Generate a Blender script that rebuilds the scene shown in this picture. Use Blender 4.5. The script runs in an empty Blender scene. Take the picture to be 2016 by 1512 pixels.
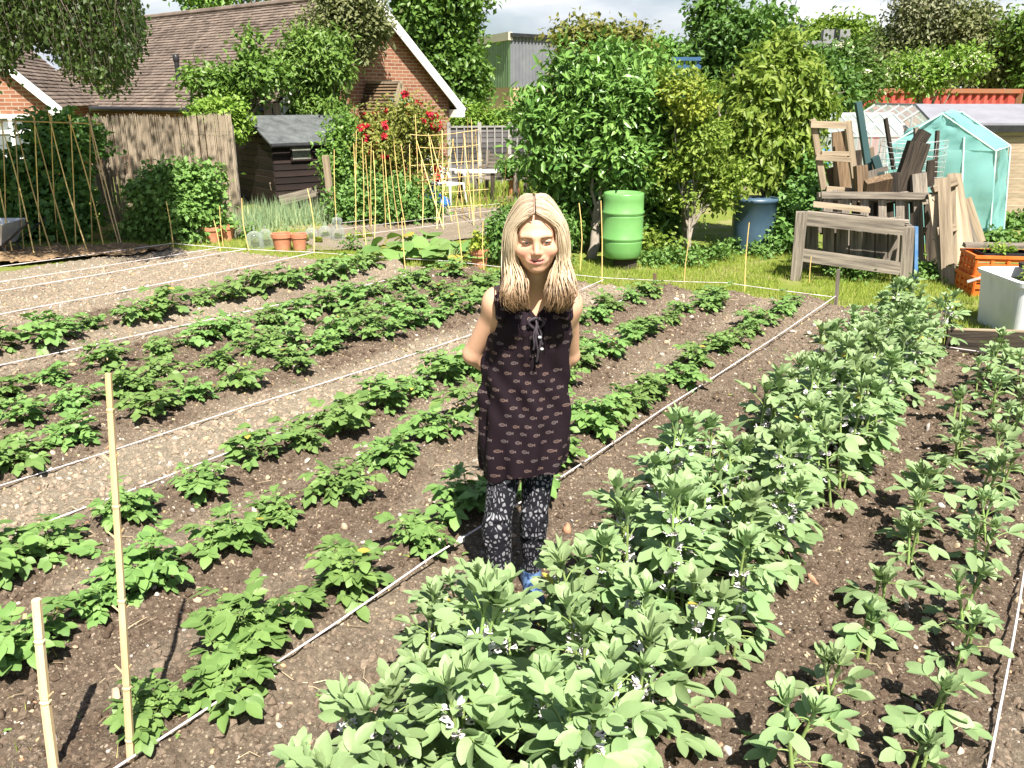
import bpy, math, random
import numpy as np
from mathutils import Vector, Matrix
PI = math.pi
rad = math.radians
SC = bpy.context.scene
COL = SC.collection

# ------------------------------------------------------------------ camera
PW, PH, FPX = 2016.0, 1512.0, 1650.0
CAMH = 1.98
PITCH = math.atan(566 / FPX)
cam = bpy.data.cameras.new('camera')
cam.sensor_width = 36.0
cam.lens = 36.0 * FPX / PW
cam.clip_start = 0.05
cam.clip_end = 3000
camo = bpy.data.objects.new('camera', cam)
COL.objects.link(camo)
camo.location = (0, 0, CAMH)
camo.rotation_euler = (PI / 2 - PITCH, 0, 0)
SC.camera = camo


def _ray(x, y):
    a, b, c = x - 1008.0, FPX, 756.0 - y
    return np.array([a, b * math.cos(PITCH) + c * math.sin(PITCH), -b * math.sin(PITCH) + c * math.cos(PITCH)])


def G(x, y, z=0.0):
    """survey point on the ground (height z) read from the photograph"""
    d = _ray(x, y)
    t = (z - CAMH) / d[2]
    return np.array([d[0] * t, d[1] * t, z])


def AT(x, y, Y):
    """survey point at distance Y"""
    d = _ray(x, y)
    t = Y / d[1]
    return np.array([d[0] * t, Y, CAMH + d[2] * t])


# the plot's own axes: u along the planted rows, v across them
AZ = math.atan(1192 / 1744.0)
RU = np.array([math.sin(AZ), math.cos(AZ)])
RV = np.array([-RU[1], RU[0]])


def UV(u, v, z=0.0):
    p = RU * u + RV * v
    return np.array([p[0], p[1], z])


# ------------------------------------------------------------------ mesh building
def nrm(v):
    v = np.asarray(v, float)
    return v / (np.linalg.norm(v, axis=-1, keepdims=True) + 1e-12)


def frame(d, n):
    """columns side, direction, normal (arrays allowed)"""
    d = nrm(d)
    s = nrm(np.cross(d, n))
    n2 = np.cross(s, d)
    return np.stack([s, d, n2], axis=-1)


class MB:
    def __init__(s):
        s.V, s.L, s.C, s.M, s.T, s.U, s.n = [], [], [], [], [], [], 0

    def add(s, V, F, mat=0, tint=0.5, uv=None):
        V = np.asarray(V, float).reshape(-1, 3)
        F = np.asarray(F, int)
        if len(F) == 0:
            return
        s.V.append(V)
        s.L.append((F + s.n).ravel())
        s.C.append(np.full(len(F), F.shape[1]))
        s.M.append(np.full(len(F), mat))
        s.T.append(np.broadcast_to(np.asarray(tint, float), (len(V),)))
        if uv is None:
            uv = np.zeros((len(V), 3))
        else:
            uv = np.asarray(uv, float)
            if uv.shape[1] == 2:
                uv = np.hstack([uv, np.zeros((len(uv), 1))])
        s.U.append(uv)
        s.n += len(V)

    def inst(s, T, R, P, mat=0, tint=0.5):
        TV, TF = T
        N = len(P)
        if N == 0:
            return
        V = np.einsum('nij,vj->nvi', np.asarray(R), TV) + np.asarray(P)[:, None, :]
        F = TF[None] + (np.arange(N) * len(TV))[:, None, None]
        t = np.repeat(np.broadcast_to(np.asarray(tint, float), (N,)), len(TV))
        s.add(V.reshape(-1, 3), F.reshape(-1, TF.shape[1]), mat, t)

    def build(s, name, mats, parent=None, smooth=False, loc=None):
        V = np.concatenate(s.V)
        q = parent
        while q is not None:          # vertices are given in world space; parts sit relative to their thing
            V = V - np.array(q.location)
            q = q.parent
        L = np.concatenate(s.L)
        C = np.concatenate(s.C)
        me = bpy.data.meshes.new(name)
        me.vertices.add(len(V))
        me.vertices.foreach_set('co', V.astype(np.float32).ravel())
        me.loops.add(len(L))
        me.loops.foreach_set('vertex_index', L.astype(np.int32))
        me.polygons.add(len(C))
        st = np.concatenate([[0], np.cumsum(C)[:-1]])
        me.polygons.foreach_set('loop_start', st.astype(np.int32))
        me.polygons.foreach_set('material_index', np.concatenate(s.M).astype(np.int32))
        me.polygons.foreach_set('use_smooth', np.full(len(C), bool(smooth)))
        a = me.attributes.new('tint', 'FLOAT', 'POINT')
        a.data.foreach_set('value', np.concatenate(s.T).astype(np.float32))
        U = np.concatenate(s.U)
        if np.abs(U).max() > 0:
            a = me.attributes.new('puv', 'FLOAT_VECTOR', 'POINT')
            a.data.foreach_set('vector', U.astype(np.float32).ravel())
        me.update(calc_edges=True)
        me.validate()
        for m in (mats if isinstance(mats, (list, tuple)) else [mats]):
            me.materials.append(m)
        o = bpy.data.objects.new(name, me)
        COL.objects.link(o)
        if parent is not None:
            o.parent = parent
        if loc is not None:
            o.location = loc
        return o


BOXF = np.array([[0, 3, 2, 1], [4, 5, 6, 7], [0, 1, 5, 4], [1, 2, 6, 5], [2, 3, 7, 6], [3, 0, 4, 7]])


def box(mb, c, s, R=None, mat=0, tint=0.5, wob=0, uvs=None):
    x, y, z = np.asarray(s, float) / 2
    V = np.array([[-x, -y, -z], [x, -y, -z], [x, y, -z], [-x, y, -z], [-x, -y, z], [x, -y, z], [x, y, z], [-x, y, z]])
    if wob:
        V = V + rng.normal(0, wob, V.shape)
    uv = V.copy()
    if R is not None:
        V = V @ np.asarray(R).T
    # faces with split corners so that flat shading and grain stay crisp
    mb.add(V + np.asarray(c, float), BOXF, mat, tint, uv)


def beam(mb, p0, p1, w, t, up=(0, 0, 1), mat=0, tint=0.5, wob=0):
    """a board from p0 to p1; w across, t along 'up'"""
    p0 = np.asarray(p0, float)
    p1 = np.asarray(p1, float)
    d = p1 - p0
    l = np.linalg.norm(d)
    R = frame(d, np.asarray(up, float))
    box(mb, (p0 + p1) / 2, (w, l, t), R, mat, tint, wob)


def tube(mb, pts, r, n=6, mat=0, tint=0.5, cap=True):
    pts = np.asarray(pts, float)
    k = len(pts)
    r = np.broadcast_to(np.asarray(r, float), (k,))
    tg = nrm(np.gradient(pts, axis=0))
    a = np.array([0, 0, 1.0]) if abs(tg[0][2]) < .9 else np.array([1.0, 0, 0])
    s = nrm(np.cross(tg[0], a))
    ang = np.arange(n) * 2 * PI / n
    V = []
    for i in range(k):
        s = nrm(s - tg[i] * np.dot(s, tg[i]))
        b = np.cross(tg[i], s)
        V.append(pts[i] + r[i] * (np.cos(ang)[:, None] * s + np.sin(ang)[:, None] * b))
    V = np.concatenate(V)
    i, j = np.meshgrid(np.arange(k - 1), np.arange(n), indexing='ij')
    i, j = i.ravel(), j.ravel()
    jn = (j + 1) % n
    F = np.stack([i * n + j, i * n + jn, (i + 1) * n + jn, (i + 1) * n + j], 1)
    mb.add(V, F, mat, tint)
    if cap:
        mb.add(V[:n], [list(range(n))[::-1]], mat, tint)
        mb.add(V[-n:], [list(range(n))], mat, tint)


def lathe(mb, prof, n=24, c=(0, 0, 0), mat=0, tint=0.5, R=None):
    prof = np.asarray(prof, float)
    k = len(prof)
    a = np.arange(n) * 2 * PI / n
    V = np.stack([prof[:, 0, None] * np.cos(a), prof[:, 0, None] * np.sin(a), np.repeat(prof[:, 1, None], n, 1)], -1).reshape(-1, 3)
    i, j = np.meshgrid(np.arange(k - 1), np.arange(n), indexing='ij')
    i, j = i.ravel(), j.ravel()
    jn = (j + 1) % n
    F = np.stack([i * n + j, i * n + jn, (i + 1) * n + jn, (i + 1) * n + j], 1)
    if R is not None:
        V = V @ np.asarray(R).T
    mb.add(V + np.asarray(c, float), F, mat, tint)


def quad(mb, P, mat=0, tint=0.5, uv=None):
    mb.add(P, [list(range(len(P)))], mat, tint, uv)


def rotz(a):
    c, s = math.cos(a), math.sin(a)
    return np.array([[c, -s, 0], [s, c, 0], [0, 0, 1.0]])


def euler(a, b, c):
    return np.array(Matrix.Rotation(c, 3, 'Z') @ Matrix.Rotation(b, 3, 'Y') @ Matrix.Rotation(a, 3, 'X'))


rng = np.random.default_rng(11)
_tab = np.random.default_rng(5).random((256, 256))


def vnoise(x, y, seed=0):
    x = np.asarray(x, float) + seed * 17.31
    y = np.asarray(y, float) + seed * 9.17
    xi = np.floor(x).astype(int)
    yi = np.floor(y).astype(int)
    fx = x - xi
    fy = y - yi
    fx = fx * fx * (3 - 2 * fx)
    fy = fy * fy * (3 - 2 * fy)
    t = lambda i, j: _tab[i & 255, j & 255]
    a = t(xi, yi) * (1 - fx) + t(xi + 1, yi) * fx
    b = t(xi, yi + 1) * (1 - fx) + t(xi + 1, yi + 1) * fx
    return a * (1 - fy) + b * fy - .5


def fbm(x, y, seed=0, oct=4):
    s, a = 0, 1.0
    for k in range(oct):
        s = s + a * vnoise(x * 2 ** k, y * 2 ** k, seed + k * 3)
        a *= .55
    return s


# ------------------------------------------------------------------ naming
def tag(o, label=None, cat=None, group=None, kind=None):
    if label:
        o['label'] = label
    if cat:
        o['category'] = cat
    if group:
        o['group'] = group
    if kind:
        o['kind'] = kind
    return o


def thing(name, label, cat, loc=(0, 0, 0), rz=0, group=None):
    o = bpy.data.objects.new(name, None)
    o.empty_display_size = .1
    COL.objects.link(o)
    o.location = tuple(float(a) for a in loc)
    o.rotation_euler = (0, 0, rz)
    return tag(o, label, cat, group)


def dup(root, loc, rz, sc, label, group=None):
    r = root.copy()
    COL.objects.link(r)
    r.location = tuple(float(a) for a in loc)
    r.rotation_euler = (0, 0, rz)
    r.scale = (sc, sc, sc) if not isinstance(sc, tuple) else sc
    r['label'] = label
    if group:
        r['group'] = group
    for ch in KIDS[root.name]:
        c = ch.copy()
        COL.objects.link(c)
        c.parent = r
    return r


KIDS = {}
ORD = ['first', 'second', 'third', 'fourth', 'fifth', 'sixth', 'seventh', 'eighth', 'ninth', 'tenth', 'eleventh', 'twelfth',
       'thirteenth', 'fourteenth', 'fifteenth', 'sixteenth', 'seventeenth', 'eighteenth', 'nineteenth', 'twentieth']
ORD += ['twenty-' + w for w in ORD[:9]] + ['thirtieth'] + ['thirty-' + w for w in ORD[:9]] + ['fortieth'] + ['forty-' + w for w in ORD[:9]]


# ------------------------------------------------------------------ materials
class NT:
    def __init__(s, name):
        m = bpy.data.materials.new(name)
        m.use_nodes = True
        s.m = m
        s.t = m.node_tree
        s.t.nodes.clear()
        s.out = s.t.nodes.new('ShaderNodeOutputMaterial')

    def n(s, typ, **kw):
        nd = s.t.nodes.new(typ)
        for k, v in kw.items():
            if k.startswith('_'):
                setattr(nd, k[1:], v)
            else:
                key = int(k[1:]) if k[0] == 'i' and k[1:].isdigit() else k.replace('__', ' ')
                sock = nd.inputs[key]
                if isinstance(v, bpy.types.NodeSocket):
                    s.t.links.new(v, sock)
                else:
                    sock.default_value = v
        return nd

    def math(s, op, a, b=0.0, c=None, clamp=False):
        nd = s.t.nodes.new('ShaderNodeMath')
        nd.operation = op
        nd.use_clamp = clamp
        for i, v in enumerate((a, b, c)):
            if v is None:
                continue
            if isinstance(v, bpy.types.NodeSocket):
                s.t.links.new(v, nd.inputs[i])
            else:
                nd.inputs[i].default_value = v
        return nd.outputs[0]

    def mix(s, f, a, b, mode='MIX'):
        nd = s.t.nodes.new('ShaderNodeMix')
        nd.data_type = 'RGBA'
        nd.blend_type = mode
        for i, v in ((0, f), (6, a), (7, b)):
            if isinstance(v, bpy.types.NodeSocket):
                s.t.links.new(v, nd.inputs[i])
            else:
                if i and len(v) == 3:
                    v = (*v, 1)
                nd.inputs[i].default_value = v
        return nd.outputs[2]

    def ramp(s, f, stops, interp='LINEAR'):
        nd = s.t.nodes.new('ShaderNodeValToRGB')
        nd.color_ramp.interpolation = interp
        e = nd.color_ramp.elements
        while len(e) < len(stops):
            e.new(.5)
        for k, (p, c) in enumerate(stops):
            e[k].position = p
            e[k].color = (*c, 1) if not np.isscalar(c) else (c, c, c, 1)
        s.t.links.new(f, nd.inputs[0])
        return nd.outputs[0]

    def attr(s, name):
        return s.n('ShaderNodeAttribute', _attribute_name=name)

    def coords(s, kind='Object', scale=(1, 1, 1), rot=(0, 0, 0)):
        if kind == 'puv':
            src = s.attr('puv').outputs['Vector']
        elif kind == 'World':
            src = s.n('ShaderNodeNewGeometry').outputs['Position']
        else:
            src = s.n('ShaderNodeTexCoord').outputs[kind]
        return s.n('ShaderNodeMapping', Vector=src, Scale=scale, Rotation=rot).outputs[0]

    def noise(s, vec, scale=5, detail=4, rough=.6, dist=0.0):
        return s.n('ShaderNodeTexNoise', Vector=vec, Scale=scale, Detail=detail, Roughness=rough, Distortion=dist).outputs[0]

    def bump(s, h, strength=.3, dist=.01, prev=None):
        kw = dict(Height=h, Strength=strength, Distance=dist)
        if prev is not None:
            kw['Normal'] = prev
        return s.n('ShaderNodeBump', **kw).outputs[0]

    def pbr(s, col, rough=.8, normal=None, metal=0.0, spec=.3, trans=0.0, tcol=None, alpha=None, **kw):
        b = s.n('ShaderNodeBsdfPrincipled')
        for k, v in (('Base Color', col), ('Roughness', rough), ('Metallic', metal), ('Specular IOR Level', spec), ('Normal', normal), ('Alpha', alpha), *kw.items()):
            if v is None:
                continue
            k = k.replace('__', ' ')
            if isinstance(v, bpy.types.NodeSocket):
                s.t.links.new(v, b.inputs[k])
            else:
                if k == 'Base Color' and len(v) == 3:
                    v = (*v, 1)
                b.inputs[k].default_value = v
        o = b.outputs[0]
        if trans:
            t = s.n('ShaderNodeBsdfTranslucent', Color=tcol if tcol is not None else (col if isinstance(col, bpy.types.NodeSocket) else (*col, 1)))
            o = s.n('ShaderNodeMixShader', i0=trans, i1=o, i2=t.outputs[0]).outputs[0]
        s.t.links.new(o, s.out.inputs[0])
        return s.m


def leafmat(name, a, b, trans=.3, rough=.5, tcol=(.16, .30, .03), spec=.35, vein=True):
    """a / b: the two ends of the leaf-to-leaf colour range (tint 0 / 1)"""
    k = NT(name)
    t = k.attr('tint').outputs['Fac']
    nz = k.noise(k.coords('Object'), 14, 3)
    f = k.math('ADD', t, k.math('MULTIPLY', k.math('SUBTRACT', nz, .5), .35), clamp=True)
    oi = k.n('ShaderNodeObjectInfo').outputs['Random']        # every plant a little different
    col = k.mix(f, a, b)
    col = k.n('ShaderNodeHueSaturation', Color=col, Hue=k.math('ADD', .492, k.math('MULTIPLY', oi, .018)), Value=k.math('ADD', .86, k.math('MULTIPLY', oi, .28)), Saturation=1.0).outputs[0]
    col = k.mix(k.math('GREATER_THAN', t, .985), col, (.42, .36, .07))      # the odd yellowed leaf
    tc = k.mix(.55, col, tcol)
    bp = k.bump(k.noise(k.coords('Object'), 90, 2), .25, .004)
    return k.pbr(col, rough, bp, spec=spec, trans=trans, tcol=tc)


def stdmat(name, a, b, scale=6, rough=.8, stretch=(1, 1, 1), bump=.3, bscale=30, bdist=.005, spec=.3, metal=0.0, kind='Object', detail=5, tint=.5, lo=.35, hi=.65, bstretch=None):
    """two-tone weathered material; the tint attribute shifts it board by board"""
    k = NT(name)
    c = k.coords(kind, stretch)
    f = k.ramp(k.noise(c, scale, detail, .65), [(lo, 0.0), (hi, 1.0)])
    col = k.mix(f, a, b)
    t = k.attr('tint').outputs['Fac']
    v = k.math('ADD', k.math('MULTIPLY', k.math('SUBTRACT', t, .5), tint * 2), 1.0)
    hs = k.n('ShaderNodeHueSaturation', Value=v, Color=col)
    bp = None
    if bump:
        bp = k.bump(k.noise(k.coords(kind, bstretch or stretch), bscale, 4), bump, bdist)
    return k.pbr(hs.outputs[0], rough, bp, spec=spec, metal=metal)


M = {}
M['potato'] = leafmat('potato_leaf', (.115, .21, .055), (.225, .355, .10), .24, .5)
M['stem'] = leafmat('green_stem', (.14, .22, .06), (.22, .30, .10), .1, .6)
M['bean'] = leafmat('broad_bean_leaf', (.17, .265, .105), (.29, .39, .18), .22, .5, (.2, .34, .06))
M['beanstem'] = leafmat('bean_stem', (.20, .30, .08), (.30, .40, .13), .1, .6)
M['petal'] = stdmat('white_petal', (.78, .77, .74), (.62, .56, .58), 20, .6, bump=0)
M['petaldark'] = stdmat('black_petal_spot', (.02, .015, .02), (.05, .04, .05), 20, .6, bump=0)
M['cane'] = stdmat('bamboo', (.66, .45, .15), (.80, .60, .26), 9, .5, (1, 1, .3), .2, 60, .002, tint=.35)
M['cane_pale'] = stdmat('pale_bamboo', (.70, .54, .34), (.60, .42, .22), 9, .55, (1, 1, .3), .2, 60, .002, tint=.3)
M['string'] = stdmat('white_string', (.76, .70, .72), (.44, .38, .35), 9, .8, bump=.5, bscale=300, bdist=.002)
M['string_dirty'] = stdmat('dirty_rope', (.62, .54, .45), (.44, .36, .29), 12, .9, bump=.5, bscale=300, bdist=.002)


# ------------------------------------------------------------------ light
wd = bpy.data.worlds.new('World')
SC.world = wd
wd.use_nodes = True
wt = wd.node_tree
wt.nodes.clear()
SUN_EL, SUN_AZ = rad(56), rad(17)            # behind the viewer, a little to the right
sdir = np.array([math.cos(SUN_EL) * math.sin(SUN_AZ), -math.cos(SUN_EL) * math.cos(SUN_AZ), math.sin(SUN_EL)])


def wn(typ, **kw):
    nd = wt.nodes.new(typ)
    for k, v in kw.items():
        if k.startswith('_'):
            setattr(nd, k[1:], v)
        else:
            s = nd.inputs[k.replace('__', ' ')]
            if isinstance(v, bpy.types.NodeSocket):
                wt.links.new(v, s)
            else:
                s.default_value = v
    return nd


sky = wn('ShaderNodeTexSky')
sky.sky_type = 'NISHITA'
sky.sun_disc = False
sky.sun_elevation = SUN_EL
sky.sun_rotation = math.atan2(sdir[0], sdir[1])
sky.air_density = 1.0
sky.dust_density = 1.2
tc = wn('ShaderNodeTexCoord')
mp = wn('ShaderNodeMapping', Vector=tc.outputs['Generated'], Scale=(1.5, 1.5, 5.0), Location=(.15, .3, .1))
cn = wn('ShaderNodeTexNoise', Vector=mp.outputs[0], Scale=1.7, Detail=7.0, Roughness=.52, Distortion=.25)
cr = wn('ShaderNodeValToRGB', Fac=cn.outputs[0])
cr.color_ramp.elements[0].position = .36
cr.color_ramp.elements[1].position = .58
cn2 = wn('ShaderNodeTexNoise', Vector=mp.outputs[0], Scale=2.3, Detail=6.0, Roughness=.55)
cc = wn('ShaderNodeValToRGB', Fac=cn2.outputs[0])
cc.color_ramp.elements[0].position = .40
cc.color_ramp.elements[0].color = (5.0, 5.5, 6.6, 1)
cc.color_ramp.elements[1].position = .62
cc.color_ramp.elements[1].color = (10.5, 10.5, 10.6, 1)
wm = wn('ShaderNodeMix', _data_type='RGBA')
wt.links.new(sky.outputs[0], wm.inputs[6])
wt.links.new(cc.outputs[0], wm.inputs[7])
# clouds bank up towards the horizon, the zenith stays clear
sx = wn('ShaderNodeSeparateXYZ', Vector=tc.outputs['Generated'])
el = wn('ShaderNodeMapRange', Value=sx.outputs[2])
for i_, v_ in ((1, .20), (2, .42), (3, 1.0), (4, 0.06)):
    el.inputs[i_].default_value = v_
cm = wn('ShaderNodeMath', _operation='MULTIPLY')
wt.links.new(cr.outputs[0], cm.inputs[0])
wt.links.new(el.outputs[0], cm.inputs[1])
wt.links.new(cm.outputs[0], wm.inputs[0])
bg = wn('ShaderNodeBackground', Color=wm.outputs[2], Strength=.05)
wo = wn('ShaderNodeOutputWorld')
wt.links.new(bg.outputs[0], wo.inputs[0])

sl = bpy.data.lights.new('sun', 'SUN')
sl.energy = 5.0
sl.angle = rad(.5)
sl.color = (1.0, .945, .86)
so = bpy.data.objects.new('sun', sl)
COL.objects.link(so)
so.rotation_euler = Vector(tuple(sdir)).to_track_quat('Z', 'Y').to_euler()
so.location = (8, -10, 20)
SC.view_settings.view_transform = 'Standard'
SC.view_settings.look = 'None'
SC.view_settings.gamma = 1
SC.view_settings.exposure = 1.27
SC.cycles.max_bounces = 6
SC.cycles.transparent_max_bounces = 8
SC.cycles.use_denoising = True
# ------------------------------------------------------------------ ground, soil, stones
ROWS = [(2.21, .85, 7.95), (2.91, .75, 7.75), (3.54, 1.1, 7.6), (4.65, 1.2, 7.45), (5.14, 1.5, 7.35), (5.80, 1.8, 7.2), (6.90, 2.2, 7.05)]


def edge_u(v):
    return np.where(np.asarray(v) < .9, 7.45, 8.5 - (np.asarray(v) - 1.93) * .2)


def soil_low(u, v):
    z = .025 + 0 * u
    for (rv, a, b) in ROWS:
        z = z + .065 * np.exp(-((v - rv) / .16) ** 2) * (u > -1)
    z = z + .022 * np.exp(-((v - 1.28) / .4) ** 2)
    z = z + .028 * fbm(u / .5, v / .5, 2, 2)
    return z


def soil_full(u, v):
    z = soil_low(u, v)
    z = z + .036 * np.abs(fbm(u / .11, v / .11, 3, 3)) + .020 * fbm(u / .035, v / .035, 7, 2)
    return z


def dryness(u, v):
    d = np.zeros_like(u)

    def band(a, b, s=.12):
        return 1 / (1 + np.exp(-(v - a) / s * 4)) * 1 / (1 + np.exp((v - b) / s * 4))
    d = np.maximum(d, band(3.9, 4.42) * 1.0)
    d = np.maximum(d, band(6.42, 6.95) * .8)
    d = np.maximum(d, band(7.75, 30) * .95)
    d = np.maximum(d, band(1.72, 2.1) * .2)
    d = np.maximum(d, band(-6, -.1) * .5)
    for (rv, a, b) in ROWS[:3]:
        d = np.maximum(d, .55 * np.exp(-((v - rv - .33) / .12) ** 2))
    d = np.maximum(d, .55 * (u < .9) * (v > 2.3))
    d = d + fbm(u / .8, v / .8, 9, 4) * .55
    return np.clip(d, 0, 1)


def grid_sheet(mb, u0, u1, v0, v1, st, inside, zf, tf):
    nu, nv = int((u1 - u0) / st) + 1, int((v1 - v0) / st) + 1
    uu, vv = np.meshgrid(np.linspace(u0, u1, nu), np.linspace(v0, v1, nv), indexing='ij')
    ok = inside(uu, vv)
    Z = zf(uu, vv)
    P = RU[None, None] * uu[..., None] + RV[None, None] * vv[..., None]
    V = np.concatenate([P, Z[..., None]], -1).reshape(-1, 3)
    idx = np.arange(nu * nv).reshape(nu, nv)
    F = np.stack([idx[:-1, :-1], idx[1:, :-1], idx[1:, 1:], idx[:-1, 1:]], -1).reshape(-1, 4)
    keep = (ok[:-1, :-1] & ok[1:, 1:] & ok[1:, :-1] & ok[:-1, 1:]).ravel()
    F = F[keep]
    used = np.unique(F)
    mp_ = np.full(nu * nv, -1)
    mp_[used] = np.arange(len(used))
    mb.add(V[used], mp_[F], 0, tf(uu, vv).ravel()[used])


def soilmat():
    k = NT('garden_soil')
    w = k.coords('World')
    dry = k.attr('tint').outputs['Fac']
    n1 = k.noise(w, 7, 6, .7)
    n2 = k.noise(w, 55, 5, .7)
    moist = k.mix(k.ramp(n2, [(.3, 0.), (.7, 1.)]), (.062, .042, .029), (.19, .14, .10))
    dryc = k.mix(k.ramp(n2, [(.28, 0.), (.68, 1.)]), (.15, .122, .088), (.335, .285, .21))
    f = k.math('ADD', dry, k.math('MULTIPLY', k.math('SUBTRACT', n1, .5), .7), clamp=True)
    col = k.mix(f, moist, dryc)
    # grit: small pale stones of two sizes
    for sc, th, c1, c2 in ((60, .34, (.42, .35, .26), (.28, .215, .15)), (130, .32, (.36, .295, .22), (.24, .19, .14))):
        vo = k.n('ShaderNodeTexVoronoi', Vector=w, Scale=sc, Randomness=1.0)
        pick = k.n('ShaderNodeSeparateColor', Color=vo.outputs['Color'])
        m_ = k.math('MULTIPLY', k.math('LESS_THAN', vo.outputs['Distance'], th), k.math('GREATER_THAN', pick.outputs[0], .66))
        sc_ = k.mix(pick.outputs[1], c1, c2)
        col = k.mix(m_, col, sc_)
    h = k.math('ADD', k.noise(w, 60, 6, .75), k.math('MULTIPLY', k.noise(w, 22, 3), .8))
    bp = k.bump(h, .9, .02)
    return k.pbr(col, .95, bp, spec=.15)


M['soil'] = soilmat()


def in_bed(u, v):
    wob = fbm(u / .6, v / .6, 31, 3) * .16
    e = edge_u(v)
    return (u < e + wob) & (v < 10.35 + wob)


mb = MB()
grid_sheet(mb, -1.2, 8.9, -6.5, 10.6, .022, in_bed, soil_full, dryness)
o = mb.build('soil_bed', M['soil'], smooth=True)
tag(o, kind='structure')


def grassmat():
    k = NT('ground_turf')
    w = k.coords('World')
    n1 = k.noise(w, 1.3, 6, .6)
    n2 = k.noise(w, 25, 4, .7)
    g = k.mix(n2, (.11, .15, .025), (.23, .27, .055))
    s = k.mix(n2, (.22, .19, .09), (.36, .32, .16))
    col = k.mix(k.ramp(n1, [(.48, 0.), (.66, 1.)]), g, s)
    return k.pbr(col, .95, k.bump(n2, .8, .03), spec=.1)


M['turf'] = grassmat()
mb = MB()
nn = 41
xs = np.sign(np.linspace(-1, 1, nn)) * np.abs(np.linspace(-1, 1, nn)) ** 3 * 900
X_, Y_ = np.meshgrid(xs, xs, indexing='ij')
idx = np.arange(nn * nn).reshape(nn, nn)
F = np.stack([idx[:-1, :-1], idx[1:, :-1], idx[1:, 1:], idx[:-1, 1:]], -1).reshape(-1, 4)
mb.add(np.stack([X_, Y_, 0 * X_], -1).reshape(-1, 3), F)
o = mb.build('ground', M['turf'])
tag(o, kind='structure')

# the plot behind, with the bean canes
BACK = [G(600, 497)[:2], G(760, 485)[:2], G(960, 470)[:2], G(1010, 415)[:2], G(880, 408)[:2], G(640, 442)[:2], G(560, 470)[:2]]


def in_poly(x, y, poly):
    r = np.zeros(x.shape, bool)
    n = len(poly)
    for i in range(n):
        (x1, y1), (x2, y2) = poly[i], poly[(i + 1) % n]
        c = ((y1 > y) != (y2 > y)) & (x < (x2 - x1) * (y - y1) / (y2 - y1 + 1e-9) + x1)
        r ^= c
    return r


def uvxy(u, v):
    return RU[0] * u + RV[0] * v, RU[1] * u + RV[1] * v


mb = MB()
bx_ = np.array(BACK)
us, vs = bx_ @ RU, bx_ @ RV
grid_sheet(mb, us.min() - .2, us.max() + .2, vs.min() - .2, vs.max() + .2, .05,
           lambda u, v: in_poly(*uvxy(u + fbm(u, v, 5) * .3, v + fbm(u, v, 6) * .3), BACK),
           lambda u, v: .02 + .03 * np.abs(fbm(u / .2, v / .2, 4, 3)), lambda u, v: np.clip(.75 + fbm(u, v, 8) * .5, 0, 1))
o = mb.build('back_soil_bed', M['soil'], smooth=True)
tag(o, kind='structure')

# dry brown mulch strip under the left bean frame
MUL = [G(-120, 505)[:2], G(120, 490)[:2], G(250, 486)[:2], G(330, 494)[:2], G(250, 508)[:2], G(-120, 540)[:2]]
M['mulch'] = stdmat('dry_mulch', (.20, .12, .06), (.36, .25, .14), 14, .95, bump=.9, bscale=50, bdist=.03, kind='World')
mb = MB()
bx_ = np.array(MUL)
us, vs = bx_ @ RU, bx_ @ RV
grid_sheet(mb, us.min() - .2, us.max() + .2, vs.min() - .2, vs.max() + .2, .04,
           lambda u, v: in_poly(*uvxy(u + fbm(u, v, 5) * .3, v + fbm(u, v, 6) * .3), MUL),
           lambda u, v: .05 + .08 * np.abs(fbm(u / .25, v / .25, 4, 4)), lambda u, v: .5 + 0 * u)
o = mb.build('mulch_strip', M['mulch'], smooth=True)
tag(o, kind='structure')


def icos():
    t = (1 + 5 ** .5) / 2
    V = nrm(np.array([[-1, t, 0], [1, t, 0], [-1, -t, 0], [1, -t, 0], [0, -1, t], [0, 1, t], [0, -1, -t], [0, 1, -t], [t, 0, -1], [t, 0, 1], [-t, 0, -1], [-t, 0, 1]]))
    F = np.array([[0, 11, 5], [0, 5, 1], [0, 1, 7], [0, 7, 10], [0, 10, 11], [1, 5, 9], [5, 11, 4], [11, 10, 2], [10, 7, 6], [7, 1, 8], [3, 9, 4], [3, 4, 2], [3, 2, 6], [3, 6, 8], [3, 8, 9], [4, 9, 5], [2, 4, 11], [6, 2, 10], [8, 6, 7], [9, 8, 1]])
    return V, F


def sub(V, F):
    V = [tuple(v) for v in V]
    mid = {}
    out = []

    def m_(a, b):
        k = (min(a, b), max(a, b))
        if k not in mid:
            p = nrm((np.array(V[a]) + np.array(V[b])) / 2)
            mid[k] = len(V)
            V.append(tuple(p))
        return mid[k]
    for a, b, c in F:
        x, y, z = m_(a, b), m_(b, c), m_(c, a)
        out += [[a, x, z], [x, b, y], [z, y, c], [x, y, z]]
    return np.array(V), np.array(out)


ICO = icos()
ICO2 = sub(*ICO)


def rand_rot(n, r):
    q = nrm(r.normal(size=(n, 4)))
    w, x, y, z = q.T
    return np.stack([np.stack([1 - 2 * (y * y + z * z), 2 * (x * y - w * z), 2 * (x * z + w * y)], -1),
                     np.stack([2 * (x * y + w * z), 1 - 2 * (x * x + z * z), 2 * (y * z - w * x)], -1),
                     np.stack([2 * (x * z - w * y), 2 * (y * z + w * x), 1 - 2 * (x * x + y * y)], -1)], -2)


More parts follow.
